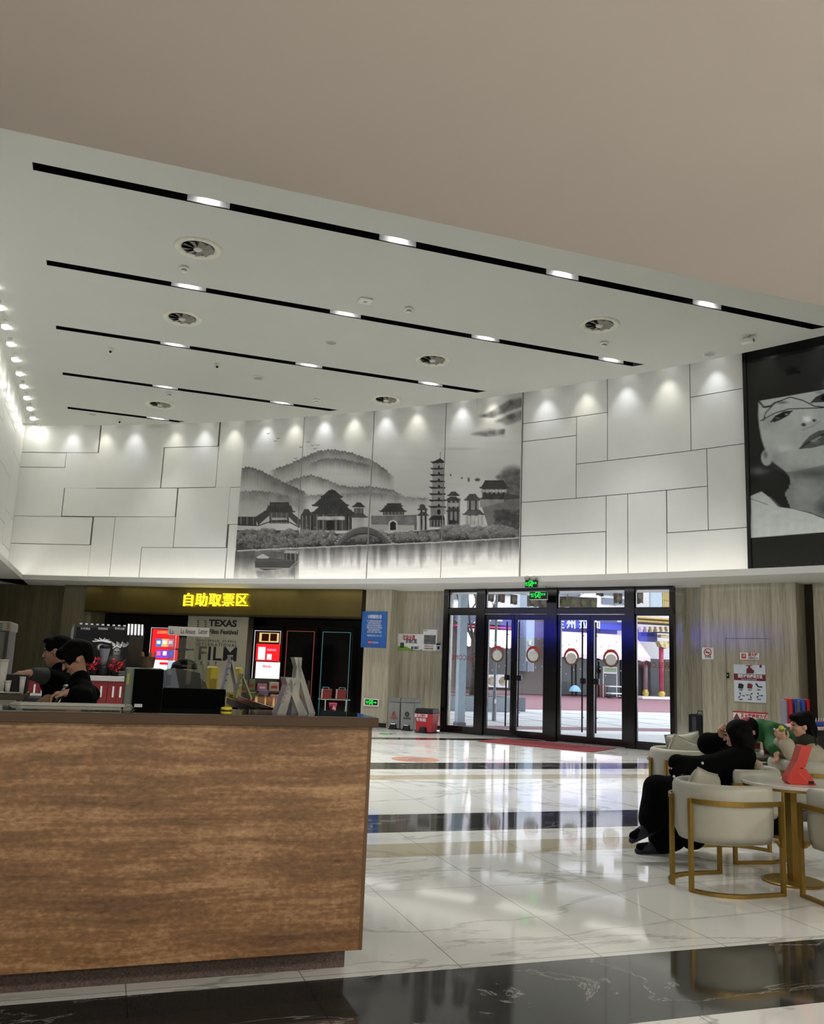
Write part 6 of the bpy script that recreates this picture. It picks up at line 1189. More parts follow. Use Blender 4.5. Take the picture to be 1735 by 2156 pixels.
# ---------------- left end: steel unit, cups, freezer
t, ox = placed('ice_unit', 'low steel drinks unit at the left end behind the counter', 'drinks unit', -40, 5.75, 0.0); q = PX(5.75, ox, 0)
xr, zt = q.p(37, 1462); b = MB(); b.box(-0.5, xr, 0, 0.4, 0, zt - 0.03); b.build('body', pm('pale_steel_front', (148, 146, 132), 0.45), t, bevel=0.006); b = MB(); b.box(-0.5, xr + 0.04, -0.01, 0.42, zt - 0.03, zt); b.build('worktop', pm('dark_steel_top', (84, 82, 70), 0.25, 0.5), t); b = MB(); x0, z0 = q.p(26, 1470); b.box(x0, x0 + 0.006, -0.012, 0, 0.3, zt - 0.04); b.build('door_gap', blk_pl, t)
ZU = zt; UX = ox
t = thing('cup_dispenser', 'black box of white paper cups on the steel drinks unit', 'cup holder', (at_depth(28, 1440, 5.95).x, 5.95, ZU)); b = MB(); b.box(-0.075, 0.075, 0, 0.16, 0, 0.11); b.build('box', blk_pl, t, bevel=0.004)
def cup_stack(px, py, h, label, Y, z, r=0.018):
    t = thing('paper_cups', label, 'paper cups', (at_depth(px, py, Y).x, Y, z), 0, 'paper cups on the steel unit'); b = MB(); b.lathe([(r * 0.75, 0), (r, h), (r * 0.9, h), (r * 0.7, h - 0.004)], 16); b.build('cup', white_plastic, t, smooth=True); b = MB(); b.lathe([(r * 1.02, h - 0.012), (r * 1.08, h - 0.006), (r * 1.02, h)], 16); b.build('rim', white_plastic, t, smooth=True)
cup_stack(17, 1440, 0.075, 'single white paper cup standing before the black cup box', 5.92, ZU); cup_stack(47, 1435, 0.1, 'stack of white paper cups at the edge of the black cup box', 5.91, ZU); cup_stack(3, 1430, 0.2, 'tallest stack of white paper cups at the far left', 5.93, ZU, 0.03)
t = thing('saucer', 'pale flat tray on the front edge of the steel drinks unit', 'tray', (at_depth(20, 1457, 5.83).x, 5.83, ZU)); b = MB(); b.lathe([(0.03, 0), (0.075, 0.006), (0.07, 0.009), (0.0, 0.004)], 24); b.build('tray', pm('pale_tray', (186, 184, 172), 0.4), t, smooth=True); b = MB(); b.box(-0.05, -0.03, -0.015, 0.015, 0.006, 0.012); b.build('cup_lid', white_plastic, t)
t, ox = placed('drinks_fridge', 'tall grey drinks fridge with a glass door at the left edge', 'fridge', -20, 7.0, 0); q = PX(7.0, ox, 0)
xr, zt = q.p(25, 1309); xm, zh = q.p(12, 1329); b = MB(); b.box(-0.6, xr - 0.01, 0.02, 0.55, 0, zh); b.build('cabinet', pm('grey_fridge_case', (104, 106, 104), 0.4), t); b = MB(); b.box(-0.6, xr, -0.01, 0.55, zh, zt); b.build('header', pm('pale_fridge_header', (150, 150, 144), 0.45), t, bevel=0.01); b = MB(); b.box(xm, xr - 0.012, -0.005, 0.02, 0.4, zh); b.build('dark_glass_door', black_gloss, t); b = MB()
for k in range(4): z = zt - 0.018 - 0.014 * k; b.box(-0.5, q.p(6, 1315)[0], -0.014, -0.008, z - 0.003, z + 0.003)
b.build('vent_slots', pm('dark_slot', (60, 60, 58), 0.6), t); b = MB(); x0, z0 = q.p(14, 1325); x1, z1 = q.p(22, 1312); b.box(x0, x1, -0.014, -0.008, z0, z1); b.build('gold_label', pm('ochre_label', (150, 118, 70), 0.5), t)
# sink unit behind the staff
t, ox = placed('sink_unit', 'grey steel unit behind the two members of staff', 'sink unit', 70, 7.9, 0); q = PX(7.9, ox, 0); x0, zt = q.p(50, 1464); x1, _ = q.p(103, 1464); b = MB(); b.box(x0, x1, 0, 0.4, 0, zt - 0.02); b.build('body', pm('blue_grey_steel', (92, 98, 104), 0.35, 0.3), t); b = MB(); b.box(x0 - 0.01, x1 + 0.01, -0.01, 0.42, zt - 0.02, zt); b.build('worktop', steel, t); b = MB(); b.cyl((q.p(66, 1483)[0], -0.012, q.p(66, 1483)[1]), 0.012, 0.012, 12, 'y'); b.build('round_knob', paper, t)
# ---------------- back bar against the wall with board, red cabinets
Y = 19.0; p0, p1 = at_depth(62, 1425, Y), at_depth(268.5, 1425, Y); zt = p1.z
red_cab = pm('dark_red_cabinet', (120, 16, 22), 0.35); n = 5; w = (p1.x - p0.x) / n
for k in range(n):
    t = thing('red_cabinet', ('dark red cabinet unit at the back bar, %s' % ('at its far left end', 'behind the staff member who looks left', 'behind both members of staff', 'behind the staff member with the tongs', 'right of the staff, with two white handles')[k]), 'cabinet', (p0.x + w * (k + 0.5), Y, 0), 0, 'red cabinets of the back bar')
    b = MB(); b.box(-w / 2 + 0.002, w / 2 - 0.002, 0.02, 0.6, 0, zt - 0.1); b.build('carcass', red_cab, t)
    for s_ in (-1, 1):
        b = MB(); b.box(min(0.003 * s_, s_ * (w / 2 - 0.006)), max(0.003 * s_, s_ * (w / 2 - 0.006)), 0, 0.02, 0.1, zt - 0.11); d = b.build('door', red_cab, t); b = MB(); b.box(s_ * 0.07 - 0.018, s_ * 0.07 + 0.018, -0.03, 0, zt - 0.42, zt - 0.2); b.build('handle', white_plastic, d, bevel=0.008)
t = thing('back_worktop', 'pale worktop along the dark red cabinets', 'worktop', ((p0.x + p1.x) / 2, Y, zt - 0.1)); b = MB(); b.box(-(p1.x - p0.x) / 2 - 0.01, (p1.x - p0.x) / 2 + 0.01, -0.03, 0.62, 0, 0.1); b.build('slab', pm('pale_worktop', (168, 166, 156), 0.4), t, bevel=0.01)
# movie board
YB = 19.75; q0, q1 = at_depth(157, 1316, YB), at_depth(305, 1320, YB); xb0, xb1 = q0.x, q1.x; zb1 = q0.z + 0.02; t = thing('film_board', 'large black board printed with grey film figures behind the back bar', 'display board', ((xb0 + xb1) / 2, YB, 0)); hw = (xb1 - xb0) / 2
b = MB(); b.box(-hw, hw, 0, 0.1, 0, zb1); b.build('board', black_gloss, t); b = MB(); b.box(-hw - 0.05, -hw, -0.05, 0.1, 0, zb1 - 0.12); b.add([(-hw - 0.05, -0.05, zb1 - 0.12), (-hw, -0.05, zb1), (-hw, 0.1, zb1), (-hw - 0.05, 0.1, zb1 - 0.12), (-hw, -0.05, zb1 - 0.12), (-hw, 0.1, zb1 - 0.12)], [(0, 1, 2, 3), (0, 4, 1), (3, 2, 5)]); b.build('side_rim', pm('grey_board_rim', (116, 118, 114), 0.45), t)
c = Canvas(150, 115, 2.2, 10)
def film_figure(x, y, s_, tilt=0):
    c.ell((x, y), (9 * s_, 12 * s_), 110, 0.9, 0.5, 50); c.ell((x - 2, y + 14 * s_), (16 * s_, 13 * s_), 70, 0.8, 0.7, 30); c.ell((x - 3 * s_, y - 1), (2.4 * s_, 1.4 * s_), 20, 0.9); c.ell((x + 3 * s_, y - 1), (2.4 * s_, 1.4 * s_), 20, 0.9); c.line([(x - 8 * s_, y - 8 * s_), (x - 2, y - 13 * s_), (x + 6 * s_, y - 10 * s_)], 2.2, 190); c.line([(x - 3 * s_, y + 6 * s_), (x + 3 * s_, y + 6 * s_)], 1.2, 30)
film_figure(23, 48, 1.0); film_figure(92, 55, 1.15); c.ell((57, 45), (11, 10), 150, 0.9, 0.5, 40)
for k in range(16): a = k / 16 * PI + 0.1; c.line([(57, 30), (57 - 20 * math.cos(a), 32 - 9 * math.sin(a) + (k % 3) * 2)], 2.0, 150 + (k % 4) * 20)
for k in range(14): c.line([(82 + k * 2.2, 40 + (k % 3)), (78 + k * 3, 30 + (k % 4) * 2)], 1.6, 140 + (k % 3) * 25)
for k in range(26): c.line([(10 + rng.random() * 100, 62 + rng.random() * 25), (10 + rng.random() * 100, 66 + rng.random() * 25)], 1.0, 80, 0.25)
zl_ = at_depth(200, 1425, YB).z; g = c.a[:, : int(117 * 2.2)] / 255 * 1.5
painted('film_print', np.stack([g, g, g * 0.98], -1), lambda u, v: (-hw + 0.05 + u * (2 * hw - 0.35), -0.006, zl_ + v * (zb1 - 0.06 - zl_)), vcol_mat('film_board_print', 0.35), t)
for s_, px in (('大片预告', 180), ('经典回顾', 217), ('即将上映', 252)): x = at_depth(px, 1324, YB - 0.01); lettering('board_writing', s_, 0.05, white_ink, t, (x.x - t.location.x, -0.012, x.z), extrude=0.002)
b = MB()
for k in range(12): x = -hw + 0.1 + k * 0.11; b.box(x, x + 0.05, -0.03, 0.1, zb1 - 0.0, zb1 + 0.03)
b.build('striped_top_edge', paper, t)
b = MB(); x0 = at_depth(270, 1316, YB - 0.3).x - t.location.x; x1 = at_depth(303, 1316, YB - 0.3).x - t.location.x; zz0 = at_depth(286, 1338, YB - 0.3).z; zz1 = at_depth(286, 1316, YB - 0.05).z
for k in range(9):
    a, e = x0 + (x1 - x0) * k / 9, x0 + (x1 - x0) * (k + 1) / 9; b.m = k % 2; b.add([(a, -0.3, zz0), (e, -0.3, zz0), (e, 0, zz1), (a, 0, zz1), (a, -0.3, zz0 + 0.02), (e, -0.3, zz0 + 0.02), (e, 0, zz1 + 0.02), (a, 0, zz1 + 0.02)], [(0, 1, 2, 3), (7, 6, 5, 4), (0, 4, 5, 1), (2, 6, 7, 3), (1, 5, 6, 2), (3, 7, 4, 0)])
b.build('striped_canopy', [paper, blk_pl], t)
zc_ = zt + 0.0
p = at_depth(215, 1425, Y + 0.3); t = thing('blender_machine', 'grey jug on a black base on the pale back worktop', 'blender', (p.x, Y + 0.3, zt)); b = MB(); b.lathe([(0.13, 0), (0.14, 0.04), (0.11, 0.16), (0.1, 0.2)], 20); b.build('base', blk_pl, t, smooth=True); b = MB(); b.lathe([(0.06, 0.2), (0.075, 0.32), (0.11, 0.55), (0.105, 0.56)], 20); b.build('jug', pm('smoky_jug', (104, 108, 110), 0.2), t, smooth=True); b = MB(); b.lathe([(0.115, 0.56), (0.1, 0.62), (0.0, 0.64)], 20); b.build('lid', blk_pl, t, smooth=True)
for px, lb in ((194, 'red poinsettia left of the grey jug on the back worktop'), (241, 'red poinsettia right of the grey jug on the back worktop')):
    p = at_depth(px, 1425, Y + 0.25); t = thing('red_poinsettia', lb, 'plant', (p.x, Y + 0.25, zt), 0, 'red plants on the back worktop'); b = MB(); b.lathe([(0.07, 0), (0.09, 0.1), (0.08, 0.1), (0.06, 0.01)], 14); b.build('pot', blk_pl, t); b = MB(); rr = random.Random(px)
    for k in range(60):
        a = rr.random() * 2 * PI; r_ = rr.random() ** 0.5 * 0.13; z = 0.1 + rr.random() * 0.22; L = 0.07 + rr.random() * 0.05; ca, sa = math.cos(a), math.sin(a); x, y = r_ * ca, r_ * sa; up = rr.uniform(-0.3, 0.9) * L
        b.add([(x, y, z), (x + L * 0.5 * ca - 0.025 * sa, y + L * 0.5 * sa + 0.025 * ca, z + up * 0.6), (x + L * ca, y + L * sa, z + up), (x + L * 0.5 * ca + 0.025 * sa, y + L * 0.5 * sa - 0.025 * ca, z + up * 0.6)], [(0, 1, 2, 3)])
    b.build('red_leaves', pm('poinsettia_red', (196, 22, 34), 0.5, var=0.3, scale=12), t, fix=False)
p = at_depth(262, 1428, Y + 0.25); t = thing('steel_tray_stack', 'small stack of grey trays at the end of the back worktop', 'trays', (p.x - 0.04, Y + 0.25, zt)); b = MB()
for k in range(4): b.box(-0.09, 0.09, -0.1, 0.1, 0.03 * k, 0.03 * k + 0.012)
b.build('trays', steel, t); b = MB(); b.cyl((0, 0, 0.105), 0.05, 0.06, 14); b.build('small_pot', blk_pl, t)
# ================================================================== TABLES AND BARREL CHAIRS
leather = pm('ivory_leatherette', (176, 174, 159), 0.45, var=0.04, scale=10, bump=0.03)
brass = pm('brushed_brass', (150, 122, 56), 0.32, 0.75, var=0.08, scale=6)
def horseshoe(r, front, n=28):                # plan line: from the left front round the back to the right front; opens towards +x
    pts = [(front, r)] + [(front - (front) * k / 4, r) for k in range(1, 4)]
    pts += [(r * math.cos(PI / 2 + PI * k / n), r * math.sin(PI / 2 + PI * k / n)) for k in range(n + 1)]
    pts += [(front * k / 4, -r) for k in range(1, 5)]
    return pts
def make_chair():
    t = thing('barrel_chair', '', 'chair')
    # shell: padded wall with rounded rim
    pl = horseshoe(1.0, 0.78); V = []; F_ = []
    prof = [(0.255, 0.36), (0.30, 0.335), (0.335, 0.40), (0.345, 0.52), (0.345, 0.70), (0.335, 0.728), (0.31, 0.742), (0.285, 0.728), (0.272, 0.70), (0.262, 0.52), (0.255, 0.40)]
    n = len(pl); m = len(prof)
    for i, (x, y) in enumerate(pl):
        for r_, z in prof: r9 = r_ * 0.92; V.append((x * r9 if x < 0 else x * 0.3, y * r9, z))
    for i in range(n - 1):
        for j in range(m): F_.append((i * m + j, i * m + (j + 1) % m, (i + 1) * m + (j + 1) % m, (i + 1) * m + j))
    F_ += [tuple(range(m)), tuple((n - 1) * m + j for j in reversed(range(m)))]
    b = MB(); b.add(V, F_); b.build('backrest', leather, t, smooth=True)
    b = MB(); pl2 = [(x * (0.242 if x < 0 else 0.31), y * 0.242) for x, y in pl]; b.prismz(pl2[::-1], 0.32, 0.45); b.build('seat', leather, t, bevel=0.02)
    for s in (1, -1):                         # one closed brass loop each side
        arcp = [(0.338 * math.cos(a), s * 0.338 * math.sin(a)) for a in [PI - 0.33 - (PI / 2 - 0.33) * k / 10 for k in range(11)]] + [(0.1, s * 0.338), (0.28, s * 0.338)]
        up = [(x, y, 0.62) for x, y in arcp]; dn = [(x, y, 0.013) for x, y in arcp]
        b = MB(); b.tube(up, 0, sq=(0.018, 0.032)); b.tube(dn, 0, sq=(0.032, 0.022))
        for x, y in (arcp[0], arcp[-1]): b.box(x - 0.014, x + 0.014, y - 0.014, y + 0.014, 0.002, 0.636)
        b.build('brass_frame', brass, t)
        b = MB(); b.hexa([(0.25, s * 0.338 - 0.02, 0.33), (0.28, s * 0.338 - 0.02, 0.33), (0.28, s * 0.338 + 0.0, 0.33), (0.25, s * 0.338 + 0.0, 0.33)], [(0.22, s * 0.30 - 0.01, 0.37), (0.28, s * 0.30 - 0.01, 0.37), (0.28, s * 0.338, 0.37), (0.22, s * 0.338, 0.37)]); b.build('seat_bracket', brass, t)
    return t
CH0 = make_chair(); CH0.location = (4.39, 5.53, 0); CH0['label'] = 'ivory barrel chair with brass loops nearest the counter, two pillows inside'; CH0['group'] = 'ivory barrel chairs'
dup(CH0, (5.10, 4.83, 0), PI / 2 - 0.12, 'ivory barrel chair cut off by the picture edge, in front of the round table')
CHC = dup(CH0, (5.36, 6.42, 0), PI - 0.15, 'ivory barrel chair in which the woman in black sits')
dup(CH0, (5.86, 7.95, 0), 0.15, 'ivory barrel chair farthest back with two pillows, nearest the doors')
dup(CH0, (6.62, 6.95, 0), PI / 2 + 0.15, 'ivory barrel chair in which the person in the beige coat sits')
def pillow(name, label, loc, rot, w=0.4, h=0.4, th=0.13, mat=None):
    t = thing(name, label, 'pillow', loc, 0, 'ivory pillows'); t.rotation_euler = rot; n = 14; V = []; F_ = []
    for side in (1, -1):
        for i in range(n + 1):
            for j in range(n + 1):
                u = -1 + 2 * i / n; v = -1 + 2 * j / n; k = (1 - u ** 4) * (1 - v ** 4); pin = 1 - 0.07 * ((1 - abs(u) ** 2) * abs(v) ** 3 + (1 - abs(v) ** 2) * abs(u) ** 3)
                V.append((u * w / 2 * (1 - 0.07 * (1 - v * v) * 0) * pin, side * th / 2 * max(0, k) ** 0.6, v * h / 2 * pin))
    N = (n + 1) ** 2
    for i in range(n):
        for j in range(n): a = i * (n + 1) + j; F_ += [(a, a + 1, a + n + 2, a + n + 1), (N + a, N + a + n + 1, N + a + n + 2, N + a + 1)]
    b = MB(); b.add(V, F_); o = b.build('cover', mat or leather, t, smooth=True)
    bm = bmesh.new(); bm.from_mesh(o.data); bmesh.ops.remove_doubles(bm, verts=bm.verts, dist=1e-4); bm.to_mesh(o.data); bm.free()
    b = MB(); k = 0.985; b.tube([(-w / 2 * k, 0, -h / 2 * k), (0, 0, -h / 2 * 0.93), (w / 2 * k, 0, -h / 2 * k), (w / 2 * 0.93, 0, 0), (w / 2 * k, 0, h / 2 * k), (0, 0, h / 2 * 0.93), (-w / 2 * k, 0, h / 2 * k), (-w / 2 * 0.93, 0, 0), (-w / 2 * k, 0, -h / 2 * k)], 0.004, 5); b.build('piping', mat or leather, t)
    return t
pillow('pillow', 'ivory pillow peeking over the back of the nearest barrel chair', (4.36, 5.70, 0.63), (0.35, 0.2, 0.55), 0.42, 0.36)
pillow('pillow', 'second ivory pillow lying lower inside the nearest barrel chair', (4.50, 5.66, 0.585), (1.1, 0.0, 0.3), 0.34, 0.3)
pillow('pillow', 'front ivory pillow on the farthest barrel chair', (5.82, 7.90, 0.655), (0.25, 0.3, 0.2), 0.42, 0.4)
pillow('pillow', 'rear ivory pillow on the farthest barrel chair', (6.02, 8.10, 0.68), (-0.1, -0.12, -0.1), 0.42, 0.42)
table_white = pm('ivory_table_top', (210, 207, 196), 0.22, var=0.02)
def round_table(loc, label, r=0.355):
    t = thing('round_table', label, 'table', loc, 0, 'round cafe tables')
    b = MB(); b.lathe([(r - 0.01, 0.70), (r, 0.706), (r, 0.722), (r - 0.006, 0.727), (0, 0.727)], 48); b.build('tabletop', table_white, t); b = MB(); b.lathe([(r - 0.03, 0.682), (r - 0.012, 0.684), (r - 0.012, 0.70)], 40); b.build('brass_rim', brass, t); b = MB(); b.box(-0.03, 0.03, -0.03, 0.03, 0.015, 0.69); b.build('column', brass, t); b = MB(); b.lathe([(0.23, 0), (0.23, 0.01), (0.21, 0.016), (0, 0.016)], 36); b.build('base_plate', brass, t)
    return t
round_table((5.07, 5.53, 0), 'round ivory table with the red phone stand on it')
T2 = Vector((6.64, 7.74, 0)); round_table(T2, 'round table with snacks between the seated people')
# red phone stand on the near table
red_ps = pm('coral_red_plastic', (196, 56, 44), 0.35, var=0.03)
pr = at_dist(1690, 1628, 6.5); a_ = math.radians(-19); t = thing('phone_stand', 'coral red phone charging stand on the near round table', 'phone stand', (pr.x, pr.y, 0.7275), a_)
def psp(x, y): return ((x - 1378) / 1735 * 275 * 6.2 / 1821, (1168 - y) / 1735 * 275 * 6.2 / 1821)
b = MB(); b.prism([psp(1160, 1130), psp(1180, 1060), psp(1300, 860), psp(1375, 645), psp(1400, 635), psp(1455, 640), psp(1360, 930), psp(1330, 1000), psp(1460, 1130), psp(1440, 1168), psp(1200, 1168)], 0.0, 0.105); b.build('body', red_ps, t, bevel=0.004)
b = MB(); b.hexa([psp(1300, 960) + () and (psp(1300, 960)[0], -0.004, psp(1300, 960)[1]) for _ in (0,)] * 0 or [(psp(1390, 980)[0], 0.004, psp(1390, 1168)[1]), (psp(1585, 980)[0], 0.012, psp(1585, 1168)[1]), (psp(1585, 980)[0], 0.095, psp(1585, 1168)[1]), (psp(1390, 980)[0], 0.1, psp(1390, 1168)[1])], [(psp(1300, 960)[0], 0.004, psp(1300, 960)[1]), (psp(1440, 960)[0], 0.012, psp(1440, 950)[1]), (psp(1440, 960)[0], 0.095, psp(1440, 950)[1]), (psp(1300, 960)[0], 0.1, psp(1300, 960)[1])]); b.build('foot', red_ps, t, bevel=0.006)
b = MB(); b.prism([psp(1400, 650), psp(1558, 640), psp(1450, 940), psp(1310, 960)], 0.03, 0.075); b.build('phone_rest', red_ps, t, bevel=0.004)
b = MB(); x0, z0 = psp(1465, 1155); x1, z1 = psp(1535, 1115); b.box(x0, x1, -0.0, 0.012, z0, z1); b.build('charge_display', pm('dark_display', (30, 14, 12), 0.2), t)
# snacks on the far table
zt = 0.7275
def on_table(name, label, cat, px, py, D): p = at_dist(px, py, D); return thing(name, label, cat, (p.x, p.y, zt))
t = thing('paper_cup', 'red and white paper cup on the snack table', 'cup', T2 + Vector((0.02, -0.16, zt))); b = MB(); b.lathe([(0.03, 0), (0.042, 0.105), (0.04, 0.105), (0.028, 0.004)], 20); b.build('cup', pm('dark_red_cup', (150, 28, 36), 0.4), t, smooth=True); b = MB(); b.lathe([(0.0425, 0.105), (0.045, 0.11), (0.042, 0.114), (0, 0.116)], 20); b.build('lid', white_plastic, t); b = MB(); b.disc((-0.015, -0.0415, 0.06), 0.022, 14); b.build('white_print', white_ink, t, fix=False)
t = thing('snack_box', 'open box of golden snacks on the snack table', 'food', T2 + Vector((-0.13, -0.05, zt))); b = MB(); b.hexa([(-0.04, -0.03, 0), (0.04, -0.03, 0), (0.04, 0.03, 0), (-0.04, 0.03, 0)], [(-0.055, -0.045, 0.09), (0.055, -0.045, 0.09), (0.055, 0.045, 0.09), (-0.055, 0.045, 0.09)]); b.build('carton', pm('red_white_carton', (180, 60, 54), 0.5, var=0.4, scale=30), t); b = MB(); rr = random.Random(2)
for k in range(14): b.ball((rr.uniform(-.04, .04), rr.uniform(-.03, .03), 0.09 + rr.random() * 0.03), 0.017, 8, 5)
b.build('golden_snacks', pm('golden_fried_food', (206, 176, 84), 0.6, var=0.2), t, smooth=True)
t = thing('paper_bag', 'white paper parcel behind the cup on the snack table', 'food', T2 + Vector((0.05, 0.06, zt))); b = MB(); b.box(-0.06, 0.06, -0.04, 0.04, 0, 0.15); b.build('parcel', paper, t, bevel=0.02); b = MB(); b.box(-0.035, 0.035, -0.046, -0.04, 0.03, 0.09); b.build('printed_patch', red_ink, t)
t = thing('food_tray', 'dark tray on the near side of the snack table', 'tray', T2 + Vector((0.1, -0.2, zt))); b = MB(); b.box(-0.1, 0.12, -0.07, 0.06, 0, 0.012); b.build('tray', pm('dark_tray', (40, 36, 34), 0.4), t, bevel=0.004); b = MB(); b.box(-0.07, 0.05, -0.05, 0.03, 0.012, 0.015); b.build('paper_liner', paper, t)
# toy table and toy machine by the far wall
pt = at_depth(1722, 1545, 8.9); t = thing('toy_table', 'pale pink play table at the picture edge, behind the beige coat', 'table', (pt.x, 8.9, 0)); zt2 = at_depth(1722, 1531, 8.7).z; b = MB(); b.box(-0.16, 0.55, -0.2, 0.4, zt2 - 0.04, zt2); b.build('tabletop', pm('pale_pink_top', (204, 170, 168), 0.4), t, bevel=0.015); b = MB(); b.box(0.0, 0.4, 0, 0.25, 0, zt2 - 0.04); b.build('pedestal', pm('dark_pedestal', (40, 34, 30), 0.5), t)
for dxx, cl, nm, lb in ((0.02, (44, 84, 170), 'blue', 'blue plastic toy tray on the pale pink play table'), (0.26, (178, 26, 32), 'red', 'red plastic toy tray on the pale pink play table')):
    t = thing('toy_tray', lb, 'toy', (pt.x + dxx - 0.1, 8.86 if nm == 'blue' else 8.98, zt2), 0, 'toy trays on the play table'); b = MB(); b.hexa([(-0.08, -0.06, 0), (0.08, -0.06, 0), (0.08, 0.06, 0), (-0.08, 0.06, 0)], [(-0.1, -0.08, 0.06), (0.1, -0.08, 0.06), (0.1, 0.08, 0.06), (-0.1, 0.08, 0.06)]); b.build('tray', pm('toy_' + nm, cl, 0.35), t, bevel=0.006); b = MB()
    for k in range(4): b.tube([(-0.06 + 0.04 * k, 0, 0.06), (-0.055 + 0.04 * k, 0, 0.1)], 0.006, 6)
    b.build('pegs', white_plastic, t)
pm0, pm1 = at_depth(1660, 1474, 9.6), at_depth(1706, 1474, 9.6); t = thing('toy_machine', 'toy machine with red and blue ridges above the beige coated person', 'toy machine', ((pm0.x + pm1.x) / 2, 9.6, 0)); w = (pm1.x - pm0.x) / 2; zt3 = pm0.z
b = MB(); b.box(-w, w, 0.04, 0.16, 0, zt3); b.build('body', pm('grey_lilac_body', (128, 124, 136), 0.45), t, bevel=0.01)
for k, cl in enumerate(('toy_red', 'toy_blue', None, 'toy_blue', 'toy_red')):
    if cl: b = MB(); x = -w + 2 * w * (k + 0.35) / 5.4; b.box(x, x + 0.04, -0.02, 0.12, zt3 - 0.4, zt3 + 0.02); b.build('ridge', MATS[cl], t, bevel=0.012)
b = MB(); b.box(w - 0.05, w + 0.01, 0.02, 0.15, 0.0, zt3 + 0.02); b.build('red_edge', MATS['toy_red'], t)
